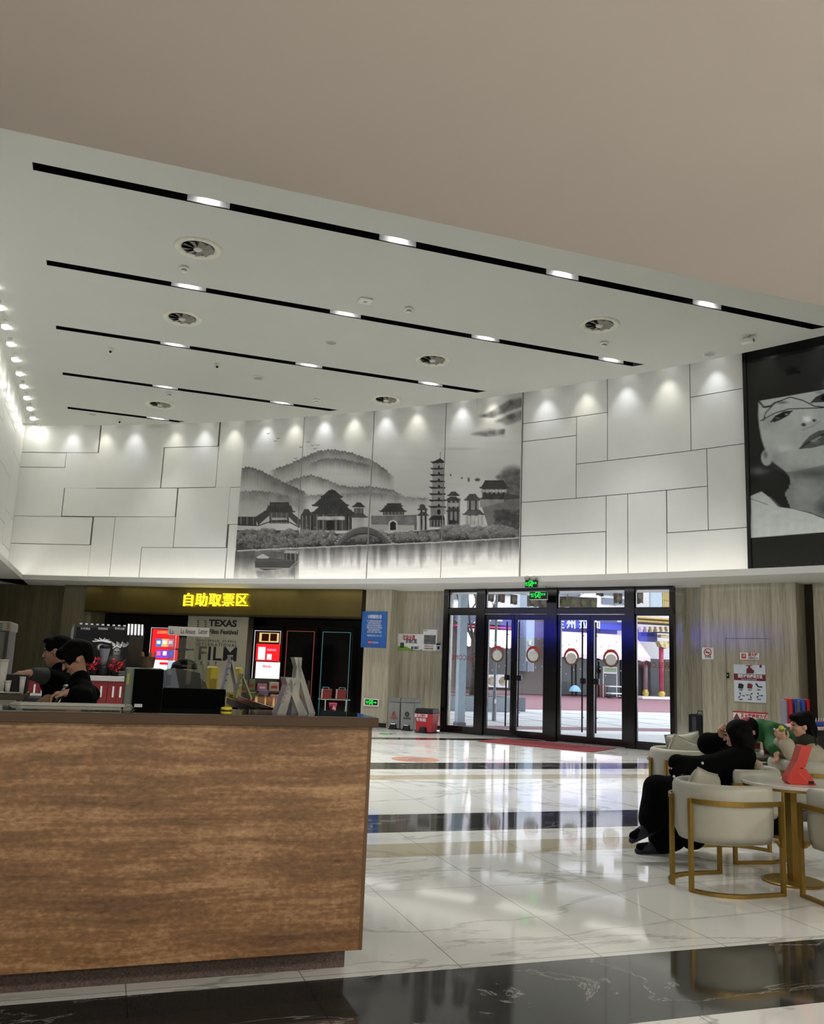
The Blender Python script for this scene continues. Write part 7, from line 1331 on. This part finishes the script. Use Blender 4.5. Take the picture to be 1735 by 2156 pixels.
# ================================================================== PEOPLE (one continuous skin each; hair and clothes over it)
class Blob:
    """a smooth union of tapered limbs and ellipsoids, turned into one closed surface"""
    def __init__(s, k=0.02): s.p = []; s.k = k
    def limb(s, a, b, ra, rb=None, k=None): s.p.append(('c', np.array(a, float), np.array(b, float), ra, ra if rb is None else rb, k or s.k)); return s
    def chain(s, pts, rs, k=None):
        for i in range(len(pts) - 1): s.limb(pts[i], pts[i + 1], rs[i], rs[i + 1], k)
        return s
    def ell(s, c, r, R_=None, k=None): s.p.append(('e', np.array(c, float), np.array(r, float), np.eye(3) if R_ is None else np.array(R_, float), None, k or s.k)); return s
    def mesh(s, name, mat, parent, h=0.009, wob=0.0, ws=18.0):
        lo = np.full(3, 1e9); hi = -lo
        bb = []
        for q in s.p:
            if q[0] == 'c': r = max(q[3], q[4]); a, b = np.minimum(q[1], q[2]) - r, np.maximum(q[1], q[2]) + r
            else: r = q[2].max(); a, b = q[1] - r, q[1] + r
            bb.append((a, b)); lo = np.minimum(lo, a); hi = np.maximum(hi, b)
        lo -= 3 * h; hi += 3 * h; n = np.ceil((hi - lo) / h).astype(int) + 1; D = np.full(n, 0.5, np.float32)
        for q, (a, b) in zip(s.p, bb):
            k = q[5]; m = k + 2 * h; i0 = np.maximum(0, ((a - m - lo) / h).astype(int)); i1 = np.minimum(n, ((b + m - lo) / h).astype(int) + 2)
            g = np.stack(np.meshgrid(*[lo[d] + h * np.arange(i0[d], i1[d]) for d in range(3)], indexing='ij'), -1)
            if q[0] == 'c':
                ab = q[2] - q[1]; L = max(1e-9, ab @ ab); t = np.clip(((g - q[1]) @ ab) / L, 0, 1); d = np.linalg.norm(g - q[1] - t[..., None] * ab, axis=-1) - (q[3] + (q[4] - q[3]) * t)
            else:
                l_ = (g - q[1]) @ q[3]; k0 = np.linalg.norm(l_ / q[2], axis=-1); k1 = np.linalg.norm(l_ / q[2] ** 2, axis=-1); d = k0 * (k0 - 1) / np.maximum(k1, 1e-6)
            sl = tuple(slice(i0[d_], i1[d_]) for d_ in range(3)); o = D[sl]; hh = np.clip(0.5 + 0.5 * (o - d) / k, 0, 1); D[sl] = o + (d - o) * hh - k * hh * (1 - hh)
        if wob:
            g = np.stack(np.meshgrid(*[lo[d] + h * np.arange(n[d]) for d in range(3)], indexing='ij'), -1); D = D + wob * np.sin(g[..., 0] * ws + 2 * np.sin(g[..., 2] * ws * 0.6)) * np.sin(g[..., 1] * ws * 0.9 + 1) * np.cos(g[..., 2] * ws * 0.8)
        # surface nets
        S = D < 0; c = [D[x:n[0] - 1 + x, y:n[1] - 1 + y, z:n[2] - 1 + z] for x in (0, 1) for y in (0, 1) for z in (0, 1)]; st = np.stack(c); ins = st < 0; cnt = ins.sum(0); act = (cnt > 0) & (cnt < 8)
        idx = np.full(act.shape, -1); ids = np.argwhere(act); idx[act] = np.arange(len(ids)); vals = st[:, act]; corners = np.array([(x, y, z) for x in (0, 1) for y in (0, 1) for z in (0, 1)], float)
        acc = np.zeros((len(ids), 3)); num = np.zeros(len(ids))
        for i in range(8):
            for j in range(i + 1, 8):
                if np.abs(corners[i] - corners[j]).sum() != 1: continue
                m = (vals[i] < 0) != (vals[j] < 0); t = np.where(m, vals[i] / np.where(m, vals[i] - vals[j], 1), 0)
                acc += np.where(m[:, None], corners[i] + t[:, None] * (corners[j] - corners[i]), 0); num += m
        V = lo + (ids + acc / num[:, None]) * h; F_ = []
        for ax in range(3):
            o1, o2 = [(1, 2), (2, 0), (0, 1)][ax]; a = S; sh = [slice(None)] * 3; sh[ax] = slice(0, -1); sb = [slice(None)] * 3; sb[ax] = slice(1, None); ch = a[tuple(sh)] != a[tuple(sb)]; E_ = np.argwhere(ch)
            E_ = E_[(E_[:, o1] > 0) & (E_[:, o2] > 0) & (E_[:, o1] < n[o1] - 1) & (E_[:, o2] < n[o2] - 1)]
            def at(d1, d2): q = E_.copy(); q[:, o1] += d1; q[:, o2] += d2; return idx[q[:, 0], q[:, 1], q[:, 2]]
            q = np.stack([at(-1, -1), at(0, -1), at(0, 0), at(-1, 0)], 1); fl_p = S[E_[:, 0], E_[:, 1], E_[:, 2]]; q = np.where(fl_p[:, None], q, q[:, ::-1]); F_.append(q[(q >= 0).all(1)])
        F_ = np.concatenate(F_)
        org = np.array(parent.location) if parent else np.zeros(3)
        me = bpy.data.meshes.new(name); me.from_pydata((V - org).tolist(), [], F_.tolist()); me.materials.append(mat); me.polygons.foreach_set('use_smooth', [True] * len(F_)); me.update()
        o = bpy.data.objects.new(name, me); COL.objects.link(o); o.parent = parent; return o
skin = pm('skin', (206, 160, 134), 0.5, var=0.04); hair_m = pm('black_hair', (7, 6, 6), 0.7, spec=0.1, var=0.3, scale=40, stretch=(1, 1, 0.1)); coat_black = pm('black_cloth', (6, 6, 7), 0.95, spec=0.1, var=0.25, scale=20); coat_dkgreen = pm('dark_green_black_cloth', (7, 9, 8), 0.95, spec=0.1, var=0.2); grey_sleeve = pm('dark_grey_sleeve', (58, 60, 58), 0.8); coat_beige = pm('beige_padded_cloth', (176, 168, 146), 0.75, var=0.05, scale=6); coat_green = pm('grass_green_cloth', (30, 92, 42), 0.8, var=0.12, scale=10); scarf_g = pm('dark_olive_scarf', (44, 48, 32), 0.9, var=0.2, scale=30); lip = pm('lip_tone', (160, 90, 84), 0.5); trouser = pm('black_trouser_cloth', (5, 5, 6), 0.95, spec=0.1, var=0.2); slipper = pm('navy_slipper', (24, 26, 44), 0.7, var=0.2)
def nv(v): v = np.array(v, float); return v / np.linalg.norm(v)
def head(B, c, f, up=(0, 0, 1), s=1.0):
    """face looking along f; returns the head axes"""
    c = np.array(c, float); f = nv(f); up = np.array(up, float); up = nv(up - f * (up @ f)); r = np.cross(f, up); R_ = np.stack([f, r, up], 1)
    P = lambda x, y, z: c + (f * x + r * y + up * z) * s
    B.ell(P(-0.012, 0, 0.025), np.array((0.094, 0.074, 0.09)) * s, R_, 0.02); B.ell(P(0.022, 0, -0.035), np.array((0.062, 0.056, 0.078)) * s, R_, 0.02); B.ell(P(0.052, 0, -0.088), np.array((0.026, 0.026, 0.02)) * s, R_, 0.02)
    B.limb(P(0.086, 0, 0.005), P(0.104, 0, -0.03), 0.008 * s, 0.012 * s, 0.01); B.ell(P(0.078, 0, 0.028), np.array((0.018, 0.045, 0.012)) * s, R_, 0.015); B.ell(P(0.083, 0, -0.062), np.array((0.012, 0.022, 0.011)) * s, R_, 0.008)
    for sy in (-1, 1): B.ell(P(-0.01, 0.072 * sy, -0.015), np.array((0.02, 0.008, 0.032)) * s, R_, 0.006); B.ell(P(0.06, 0.035 * sy, -0.025), np.array((0.022, 0.022, 0.02)) * s, R_, 0.02)
    return P, R_
def face_marks(P, parent, s=1.0):
    ix = -parent.location; b = MB(); b.M = Matrix.Translation(ix)
    for sy in (-1, 1):
        b = MB(); b.M = Matrix.Translation(ix); b.tube([P(0.083, 0.016 * sy, 0.036), P(0.086, 0.032 * sy, 0.041), P(0.076, 0.05 * sy, 0.036)], 0.0035 * s, 5); b.build('eyebrow', hair_m, parent)
        b = MB(); b.M = Matrix.Translation(ix); b.tube([P(0.087, 0.018 * sy, 0.012), P(0.086, 0.03 * sy, 0.013), P(0.076, 0.044 * sy, 0.01)], 0.004 * s, 5); b.build('eye', hair_m, parent)
    b = MB(); b.M = Matrix.Translation(ix); b.tube([P(0.086, -0.02, -0.062), P(0.0965, 0, -0.06), P(0.086, 0.02, -0.062)], 0.0045 * s, 6); b.build('lips', lip, parent)
def hand(B, wrist, d, nrm, thumb, curl=0.7, s=1.0):
    """palm from the wrist along d, fingers curling towards nrm, thumb on the side `thumb`"""
    w = np.array(wrist, float); d = nv(d); nrm = np.array(nrm, float); nrm = nv(nrm - d * (nrm @ d)); sd = np.array(thumb, float); sd = np.cross(d, nrm) * np.sign(np.cross(d, nrm) @ sd + 1e-9)
    B.limb(w, w + d * 0.03 * s, 0.024 * s, 0.026 * s, 0.015); pc = w + d * 0.06 * s
    for k in (-1, 0, 1): B.limb(w + d * 0.02 * s + sd * 0.012 * k * s, w + d * 0.085 * s + sd * 0.024 * k * s, 0.016 * s, 0.014 * s, 0.012)
    for k, L in enumerate((0.070, 0.080, 0.075, 0.058)):
        b0 = w + (d * 0.088 + sd * (0.03 - 0.02 * k)) * s; ang = curl * 0.8; d1 = d * math.cos(ang) + nrm * math.sin(ang); ang2 = curl * 1.9; d2 = d * math.cos(ang2) + nrm * math.sin(ang2); m = b0 + d1 * L * 0.5 * s; B.limb(b0, m, 0.0095 * s, 0.009 * s, 0.006); B.limb(m, m + d2 * L * 0.5 * s, 0.009 * s, 0.0075 * s, 0.006)
    t0 = w + (d * 0.03 + sd * 0.028) * s; t1 = t0 + (d * 0.03 + sd * 0.028 + nrm * 0.012) * s; B.limb(t0, t1, 0.013 * s, 0.011 * s, 0.01); B.limb(t1, t1 + (d * 0.03 + nrm * 0.014) * s, 0.0105 * s, 0.0085 * s, 0.006)
A3 = lambda v: np.array(v, float)
XD = A3((1, 0, 0)); ZD = A3((0, 0, 1))

# ---- staff member with tongs (facing the left wall, looking down)
def staff(name_label, px, py_head, Y, f, lookdown, coat, arm_l, arm_r, hair_fn, lean=0.05, zs=1.0, sleeve_l=None, curl=0.8):
    hc = A3(at_depth(px, py_head, Y)); f = nv(f); r = np.cross(f, ZD)            # r: the person's right hand side
    t = thing('person', name_label, 'person', (hc[0] - f[0] * 0.06, hc[1], 0)); B = Blob(0.025); nf = nv(f * 1 + ZD * -lookdown)
    nk = hc - f * 0.05 - ZD * 0.11; ch = nk - f * (0.03 + lean) - ZD * 0.2; pe = ch - f * 0.02 - ZD * 0.36; pe[2] = max(pe[2], 0.78)
    P, R_ = head(B, hc, nf, ZD + f * 0.2 * lookdown)
    B.limb(nk - ZD * 0.06 - f * 0.02, hc - f * 0.02 - ZD * 0.04, 0.05, 0.045); B.limb(ch, pe, 0.12, 0.12, 0.04); B.limb(ch + r * 0.11 + ZD * 0.09, ch - r * 0.11 + ZD * 0.09, 0.06)
    C_ = Blob(0.04); C_.limb(ch + ZD * 0.02, pe, 0.135, 0.145); C_.limb(ch + r * 0.13 + ZD * 0.08, ch - r * 0.13 + ZD * 0.08, 0.08); C_.limb(pe, pe - ZD * 0.25, 0.145, 0.16); C_.limb(nk - ZD * 0.04 - r * 0.03, nk - ZD * 0.04 + r * 0.03, 0.068)
    T_ = Blob(0.03)
    for s_ in (1, -1):
        hp_ = pe + r * 0.09 * s_; kn = hp_ + f * 0.03 - ZD * (hp_[2] * 0.47); an = A3((hp_[0], hp_[1], 0.08)); B.chain([hp_, kn, an], [0.075, 0.05, 0.04]); T_.chain([hp_, kn, an], [0.105, 0.08, 0.07]); B.limb(an - ZD * 0.03, an + f * 0.14 - ZD * 0.045, 0.035, 0.03)
        sh = Blob(0.02); sh.limb(an - ZD * 0.035 - f * 0.03, an + f * 0.15 - ZD * 0.045, 0.045, 0.036); sh.mesh('shoe', blk_pl, t, 0.012)
    for s_, arm in ((1, arm_r), (-1, arm_l)):
        sp = ch + r * 0.17 * s_ + ZD * 0.09; el, wr, hd, nr, th = arm; B.chain([sp, el, wr], [0.048, 0.04, 0.027]); hand(B, wr, hd, nr, th, curl)
        e2 = A3(wr) - nv(A3(wr) - A3(el)) * 0.03
        if s_ == -1 and sleeve_l is not None: C_.chain([sp, sp + (A3(el) - sp) * 0.9], [0.075, 0.068]); S_ = Blob(0.02); S_.chain([el, e2], [0.066, 0.05]); S_.mesh('sleeve', sleeve_l, t, 0.01)
        else: C_.chain([sp, el, e2], [0.075, 0.062, 0.052])
    B.mesh('body', skin, t, 0.0075); C_.mesh('coat', coat, t, 0.012, 0.005, 22); T_.mesh('trousers', trouser, t, 0.014)
    Hh = Blob(0.02); hair_fn(Hh, P, R_); Hh.mesh('hair', hair_m, t, 0.009, 0.002, 60); face_marks(P, t); return t, P
def hair_bun(H, P, R_):
    H.ell(P(-0.03, 0, 0.05), (0.092, 0.082, 0.082), R_); H.ell(P(0.05, 0.0, 0.085), (0.05, 0.064, 0.034), R_); H.ell(P(-0.075, 0, -0.005), (0.055, 0.07, 0.07), R_); H.limb(P(-0.12, 0, 0.0), P(-0.15, 0, -0.03), 0.04, 0.03)
    for s_ in (-1, 1): H.ell(P(0.035, 0.066 * s_, 0.04), (0.035, 0.012, 0.045), R_)
def hair_short(H, P, R_):
    H.ell(P(-0.022, 0, 0.052), (0.1, 0.085, 0.085), R_); H.ell(P(0.062, 0, 0.075), (0.045, 0.07, 0.045), R_); H.ell(P(-0.085, 0, -0.01), (0.05, 0.074, 0.08), R_); H.ell(P(-0.09, 0, 0.03), (0.06, 0.07, 0.06), R_)
    for s_ in (-1, 1): H.ell(P(0.02, 0.07 * s_, 0.03), (0.05, 0.014, 0.05), R_); H.limb(P(0.06, 0.06 * s_, 0.05), P(0.055, 0.068 * s_, -0.02), 0.014, 0.007)
FL = (-1, -0.12, 0)
def ad(px, py, Y): return A3(at_depth(px, py, Y))
staff('person in a black coat behind the counter looking down and holding steel tongs', 158, 1386, 6.9, FL, 0.62, coat_dkgreen,
      (ad(176, 1470, 6.62), ad(147, 1459, 6.62), (-1, 0, -0.05), (0, 0, -1), (0, -1, 0.3)), (ad(190, 1462, 7.05), ad(165, 1478, 6.98), (-1, 0, -0.4), (0, 0, -1), (0, 1, 0)), hair_short, -0.035)
b = None; p0 = at_depth(134, 1452, 6.62); t = thing('steel_tongs', 'long steel tongs in the hand of the person looking down', 'tongs', p0); b = MB(); e = at_depth(116, 1488, 6.62) - p0
for s_ in (-1, 1): b.tube([(0.012, 0, 0.02), (0.0 + 0.006 * s_, 0.006 * s_, 0), tuple(e * 0.6 + Vector((0.012 * s_, 0.01 * s_, 0))), tuple(e + Vector((0.004 * s_, 0.004 * s_, 0)))], 0, sq=(0.006, 0.012)); b.build('arm', pm('polished_steel', (170, 172, 172), 0.25, 0.9), t); b = MB()
b.lathe([(0.016, 0), (0.02, 0.012), (0.012, 0.02)], 12, (0.012, 0, 0.016)); b.build('hinge', MATS['polished_steel'], t, smooth=True)
staff('person in black with a dark ponytail, turned to the cups at the left end', 120, 1371, 7.45, (-1, 0.25, 0), 0.1, coat_black,
      (ad(94, 1424, 7.2), ad(66, 1418, 7.1), (-1, 0, 0.02), (0, 0, -1), (0, 1, 0.2)), (ad(106, 1440, 7.3), ad(103, 1462, 7.25), (-0.15, 0, -1), (-0.3, 1, 0), (-1, 0, 0)), hair_bun, -0.02, 1.0, grey_sleeve, 0.6)

# ---- woman in black on the barrel chair, seen from behind, legs crossed to the left
def dd(px, py, D): return A3(at_dist(px, py, D))
f = nv((-1, 0.22, 0)); r = np.cross(f, ZD)
hc = dd(1550, 1549, 7.62); t = thing('person', 'woman in long black coat sitting in a barrel chair with legs crossed, long black hair', 'person', (5.36, 6.42, 0)); B = Blob(0.025)
P, R_ = head(B, hc, nv((-0.75, 0.85, -0.15)), ZD); nk = hc - ZD * 0.12 + f * -0.03; ch = dd(1548, 1604, 7.66); pe = dd(1530, 1668, 7.62); pe[2] = 0.55
B.limb(nk - ZD * 0.03, hc - ZD * 0.05, 0.05, 0.045); B.limb(ch, pe, 0.12, 0.13, 0.04); B.limb(ch + r * 0.12 + ZD * 0.06, ch - r * 0.12 + ZD * 0.06, 0.06)
C_ = Blob(0.045); C_.limb(ch + ZD * 0.01, pe + ZD * 0.02, 0.165, 0.19); C_.limb(ch + r * 0.12 + ZD * 0.05, ch - r * 0.12 + ZD * 0.05, 0.10); C_.limb(pe, pe + f * 0.3 - ZD * 0.0, 0.16, 0.13)
shL = ch - r * 0.16 + ZD * 0.06; shR = ch + r * 0.16 + ZD * 0.06
elL = dd(1490, 1613, 7.42); wrL = dd(1440, 1610, 7.3); elR = dd(1497, 1570, 7.85); wrR = dd(1520, 1552, 7.72)
B.chain([shL, elL, wrL], [0.045, 0.04, 0.028]); hand(B, wrL, wrL - elL, (0, 0, -1), (0, 1, 0), 0.4); B.chain([shR, elR, wrR], [0.045, 0.04, 0.028]); hand(B, wrR, nv(dd(1515, 1532, 7.7) - wrR), nv(hc - wrR), (1, 0, 0), 1.0)
C_.chain([shL, elL, wrL + nv(wrL - elL) * 0.05], [0.1, 0.085, 0.075]); C_.limb(wrL + nv(wrL - elL) * 0.09 + ZD * 0.02, wrL + nv(wrL - elL) * 0.1 - ZD * 0.06, 0.06, 0.05, 0.03); C_.chain([shR, dd(1492, 1566, 7.85), dd(1516, 1558, 7.75)], [0.1, 0.09, 0.07])
knL = dd(1385, 1662, 7.28); knR = dd(1402, 1672, 7.5); anL = dd(1362, 1738, 7.15); anR = dd(1388, 1770, 7.35)
anR[2] = 0.09; hl, hr_ = pe - r * 0.09, pe + r * 0.09
T_ = Blob(0.05)
B.chain([hl, knL, anL], [0.08, 0.055, 0.04]); B.chain([hr_, knR, anR], [0.08, 0.055, 0.04]); T_.chain([hl, knL], [0.13, 0.105]); T_.chain([hr_, knR], [0.13, 0.115]); T_.chain([knL, anL + ZD * 0.05 + A3((0.05, 0, 0))], [0.115, 0.11]); T_.chain([knR, anR + ZD * 0.03 + A3((0.03, 0, 0))], [0.125, 0.115]); T_.limb(knR - ZD * 0.1 + A3((0.1, 0, 0)), anR + A3((0.12, -0.02, 0.05)), 0.13, 0.115)
C_.chain([pe - ZD * 0.02, (hl + knL) / 2 - ZD * 0.05, knR + A3((0.18, 0, -0.12)), knR + A3((0.24, -0.03, -0.34))], [0.17, 0.15, 0.14, 0.12])
ftL = nv(dd(1328, 1752, 7.05) - anL); ftR = nv(A3((-1, 0.25, 0)))
for an, ft in ((anL, ftL), (anR, ftR)):
    z = ZD * 0; B.limb(an - ZD * 0.02, an + ft * 0.15 - ZD * 0.035, 0.036, 0.028); S_ = Blob(0.015); up_ = nv(ZD - ft * ft[2])
    S_.limb(an - ft * 0.05 - up_ * 0.062, an + ft * 0.19 - up_ * 0.066, 0.026, 0.026); S_.limb(an + ft * 0.06 - up_ * 0.03, an + ft * 0.13 - up_ * 0.042, 0.045, 0.04); S_.mesh('slipper', slipper, t, 0.008); K_ = Blob(0.015); K_.limb(an + ZD * 0.03, an - up_ * 0.02, 0.05, 0.046); K_.limb(an - up_ * 0.024, an + ft * 0.168 - up_ * 0.037, 0.044, 0.034); K_.mesh('sock', trouser, t, 0.008)
B.mesh('body', skin, t, 0.0075); C_.mesh('coat', coat_black, t, 0.012, 0.004, 20); T_.mesh('trousers', trouser, t, 0.012, 0.004, 18)
H_ = Blob(0.03); H_.ell(P(-0.03, 0, 0.05), (0.11, 0.1, 0.092), R_); H_.ell(P(-0.06, 0, -0.05), (0.085, 0.108, 0.13), R_); bk = ch - f * 0.1
for k in range(-3, 4): H_.limb(P(-0.06, 0.028 * k, 0.0), tuple(bk + r * 0.035 * k + ZD * 0.02 + f * 0.02 * abs(k)), 0.05, 0.03, 0.03)
H_.limb(P(0.03, -0.075, 0.05), P(0.0, -0.085, -0.12), 0.022, 0.03); H_.limb(P(0.03, 0.075, 0.05), P(0.0, 0.085, -0.12), 0.022, 0.02); H_.mesh('hair', hair_m, t, 0.01, 0.002, 55); face_marks(P, t)
for px, py, D in ((1479, 1607, 7.28), (1419, 1635, 7.2)):
    p = at_dist(px, py, D) - t.location; b = MB(); b.ball(p, 0.012, 12, 8); b.build('white_pearl_button', pm('pearl_white', (214, 214, 210), 0.25), t, smooth=True)
S_ = Blob(0.03); S_.ell(dd(1592, 1614, 7.62), (0.05, 0.08, 0.06)); S_.mesh('fur_trim', pm('beige_fur_trim', (176, 160, 136), 0.9, var=0.2, scale=40), t, 0.012)

# ---- person in the beige padded coat, eating
f = nv((-1, 0.45, 0)); r = np.cross(f, ZD); hc = dd(1687, 1527, 8.55); t = thing('person', 'person in a beige padded coat and dark scarf, eating, hair tied up', 'person', (6.62, 6.95, 0)); B = Blob(0.025)
P, R_ = head(B, hc, nv(f - ZD * 0.15), ZD); nk = hc - ZD * 0.12 - f * 0.03; ch = nk - ZD * 0.2 - f * 0.03; pe = A3((6.66, 7.02, 0.54))
B.limb(nk - ZD * 0.05, hc - ZD * 0.05, 0.05, 0.045); B.limb(ch, pe, 0.12, 0.13, 0.04); B.limb(ch + r * 0.12 + ZD * 0.07, ch - r * 0.12 + ZD * 0.07, 0.06)
C_ = Blob(0.03); 
for k in range(5): q = ch + (pe - ch) * (k / 4.0) + ZD * 0.02; C_.ell(q, (0.2, 0.2, 0.085 if k else 0.1))
C_.limb(ch + r * 0.13 + ZD * 0.06, ch - r * 0.13 + ZD * 0.06, 0.10)
shL = ch - r * 0.19 + ZD * 0.05; shR = ch + r * 0.19 + ZD * 0.05; elL = shL + f * 0.12 - ZD * 0.22 - r * 0.06; wrL = dd(1653, 1562, 8.32); elR = shR + f * 0.15 - ZD * 0.2; wrR = dd(1644, 1560, 8.5)
for a, e_, w_ in ((shL, elL, wrL), (shR, elR, wrR)):
    B.chain([a, e_, w_], [0.045, 0.04, 0.027])
    for u in (0.0, 0.33, 0.66, 1.0): C_.ell(a + (e_ - a) * u, (0.092, 0.092, 0.085))
    for u in (0.35, 0.7, 0.92): C_.ell(e_ + (w_ - e_) * u, (0.072, 0.072, 0.07))
hand(B, wrL, nv(dd(1643, 1541, 8.32) - wrL), nv(hc - wrL), (0, -1, 0), 0.9); hand(B, wrR, nv(dd(1636, 1545, 8.45) - wrR), nv(hc - wrR), (0, 1, 0), 0.8)
T_ = Blob(0.03)
for s_ in (1, -1):
    h_ = pe + r * 0.1 * s_; kn = h_ + f * 0.40 + ZD * 0.0; an = A3((kn[0] + 0.02, kn[1], 0.08)); B.chain([h_, kn, an], [0.08, 0.055, 0.04]); T_.chain([h_, kn, an], [0.115, 0.085, 0.075]); B.limb(an, an + f * 0.14 - ZD * 0.05, 0.035, 0.028); S_ = Blob(0.015); S_.limb(an - ZD * 0.035 - f * 0.03, an + f * 0.15 - ZD * 0.045, 0.045, 0.035); S_.mesh('shoe', blk_pl, t, 0.012)
B.mesh('body', skin, t, 0.0075); C_.mesh('padded_coat', coat_beige, t, 0.011); T_.mesh('trousers', trouser, t, 0.014)
S_ = Blob(0.03); S_.limb(nk - r * 0.06 - ZD * 0.03, nk + r * 0.06 - ZD * 0.03, 0.075); S_.limb(nk + f * 0.06 - ZD * 0.05, nk + f * 0.1 - ZD * 0.16, 0.06, 0.05); S_.limb(nk - f * 0.05 - ZD * 0.04 - r * 0.05, nk - f * 0.06 - ZD * 0.04 + r * 0.05, 0.06); S_.mesh('scarf', scarf_g, t, 0.01, 0.003, 40)
H_ = Blob(0.025); H_.ell(P(-0.03, 0, 0.045), (0.105, 0.09, 0.088), R_); H_.ell(P(0.055, 0, 0.085), (0.045, 0.07, 0.035), R_); H_.ell(P(-0.07, 0, -0.04), (0.075, 0.085, 0.09), R_); H_.ell(P(-0.09, 0.03, 0.085), (0.05, 0.05, 0.045), R_); H_.ell(P(0.03, -0.072, 0.045), (0.04, 0.014, 0.04), R_); H_.ell(P(0.03, 0.072, 0.045), (0.04, 0.014, 0.04), R_); H_.limb(P(-0.09, -0.03, -0.1), P(-0.09, -0.05, -0.17), 0.03, 0.012); H_.mesh('hair', hair_m, t, 0.009, 0.002, 55); face_marks(P, t)
b = MB(); b.M = Matrix.Translation(-t.location); sh = ch - r * 0.05 - f * 0.21; b.tube([tuple(dd(1709, 1538, 8.37)), tuple(dd(1716, 1552, 8.33)), tuple(dd(1719, 1575, 8.33)), tuple(dd(1715, 1597, 8.35))], 0.006, 6); b.build('bag_strap', blk_pl, t)
p = dd(1645, 1532, 8.26); t2 = thing('snack', 'small yellow snack held to the mouth of the person in beige', 'food', p); b = MB(); b.ball((0, 0, 0), (0.03, 0.02, 0.022), 12, 8); b.build('bite', pm('yellow_snack', (196, 190, 70), 0.6, var=0.3, scale=40), t2, smooth=True); b = MB(); b.ball((0.005, 0, -0.022), (0.026, 0.02, 0.02), 12, 8); b.build('wrapper', pm('olive_wrapper', (110, 112, 50), 0.5), t2, smooth=True)

# ---- person in green bending over the snack table
t = thing('person', 'person in a grass green coat bending over the snack table', 'person', (6.75, 8.75, 0)); B = Blob(0.025); hc = dd(1574, 1538, 8.95); f = nv((-1, -0.1, -0.35)); P, R_ = head(B, hc, f, ZD)
ch = dd(1606, 1537, 9.0); pe = dd(1640, 1550, 9.05); B.limb(ch, hc + A3((0.05, 0, 0)), 0.05, 0.045); B.limb(ch, pe, 0.11, 0.12, 0.04)
C_ = Blob(0.04); C_.limb(ch + A3((-0.02, 0, 0)), pe, 0.115, 0.13); C_.limb(ch + A3((0, 0.14, 0)), ch + A3((0, -0.14, 0)), 0.08)
T_ = Blob(0.03)
for s_ in (-1, 1):
    h_ = pe + A3((0.02, 0.09 * s_, -0.04)); kn = A3((h_[0] + 0.05, h_[1], 0.48)); an = A3((h_[0] + 0.06, h_[1], 0.08)); B.chain([h_, kn, an], [0.08, 0.055, 0.04]); T_.chain([h_, kn, an], [0.12, 0.09, 0.08]); B.limb(an, an + A3((-0.14, 0, -0.045)), 0.035, 0.028); S_ = Blob(0.015); S_.limb(an + A3((0.03, 0, -0.035)), an + A3((-0.15, 0, -0.045)), 0.045, 0.035); S_.mesh('shoe', blk_pl, t, 0.012)
sp = ch + A3((0, -0.16, 0.0)); el = dd(1628, 1568, 8.75); wr = dd(1634, 1582, 8.5); B.chain([sp, el, wr], [0.045, 0.04, 0.027]); hand(B, wr, nv((-0.3, -0.4, -0.6)), (-1, 0, 0), (0, 0, 1), 0.5); C_.chain([sp, el, wr + A3((0, 0.02, 0.02))], [0.085, 0.075, 0.06])
sp = ch + A3((0, 0.16, 0)); el = ch + A3((-0.05, 0.2, -0.22)); wr = el + A3((-0.12, -0.1, -0.12)); B.chain([sp, el, wr], [0.045, 0.04, 0.027]); hand(B, wr, (-0.5, -0.3, -0.5), (-1, 0, 0), (0, -1, 0), 0.5); C_.chain([sp, el, wr + A3((0.02, 0.02, 0.02))], [0.085, 0.075, 0.06])
B.mesh('body', skin, t, 0.0075); C_.mesh('green_coat', coat_green, t, 0.011, 0.005, 24); T_.mesh('green_trousers', coat_green, t, 0.013, 0.003, 20)
H_ = Blob(0.025); H_.ell(P(-0.03, 0, 0.04), (0.1, 0.088, 0.088), R_); H_.ell(P(-0.07, 0, -0.03), (0.07, 0.085, 0.09), R_); H_.ell(P(0.05, 0, 0.085), (0.04, 0.06, 0.03), R_); H_.mesh('hair', hair_m, t, 0.01); face_marks(P, t); S_ = Blob(0.02); S_.ell(P(-0.01, 0.0, 0.1), (0.06, 0.05, 0.035), R_); S_.mesh('red_hair_bow', pm('dull_red_bow', (150, 46, 58), 0.7), t, 0.009)
for px, py in ((1579, 1537), (1631, 1536), (1634, 1572)):
    p = at_dist(px, py, 8.78); b = MB(); b.ball(p - t.location, 0.014, 10, 7); b.build('white_pompom', pm('white_fluff', (206, 204, 198), 0.9), t, smooth=True)
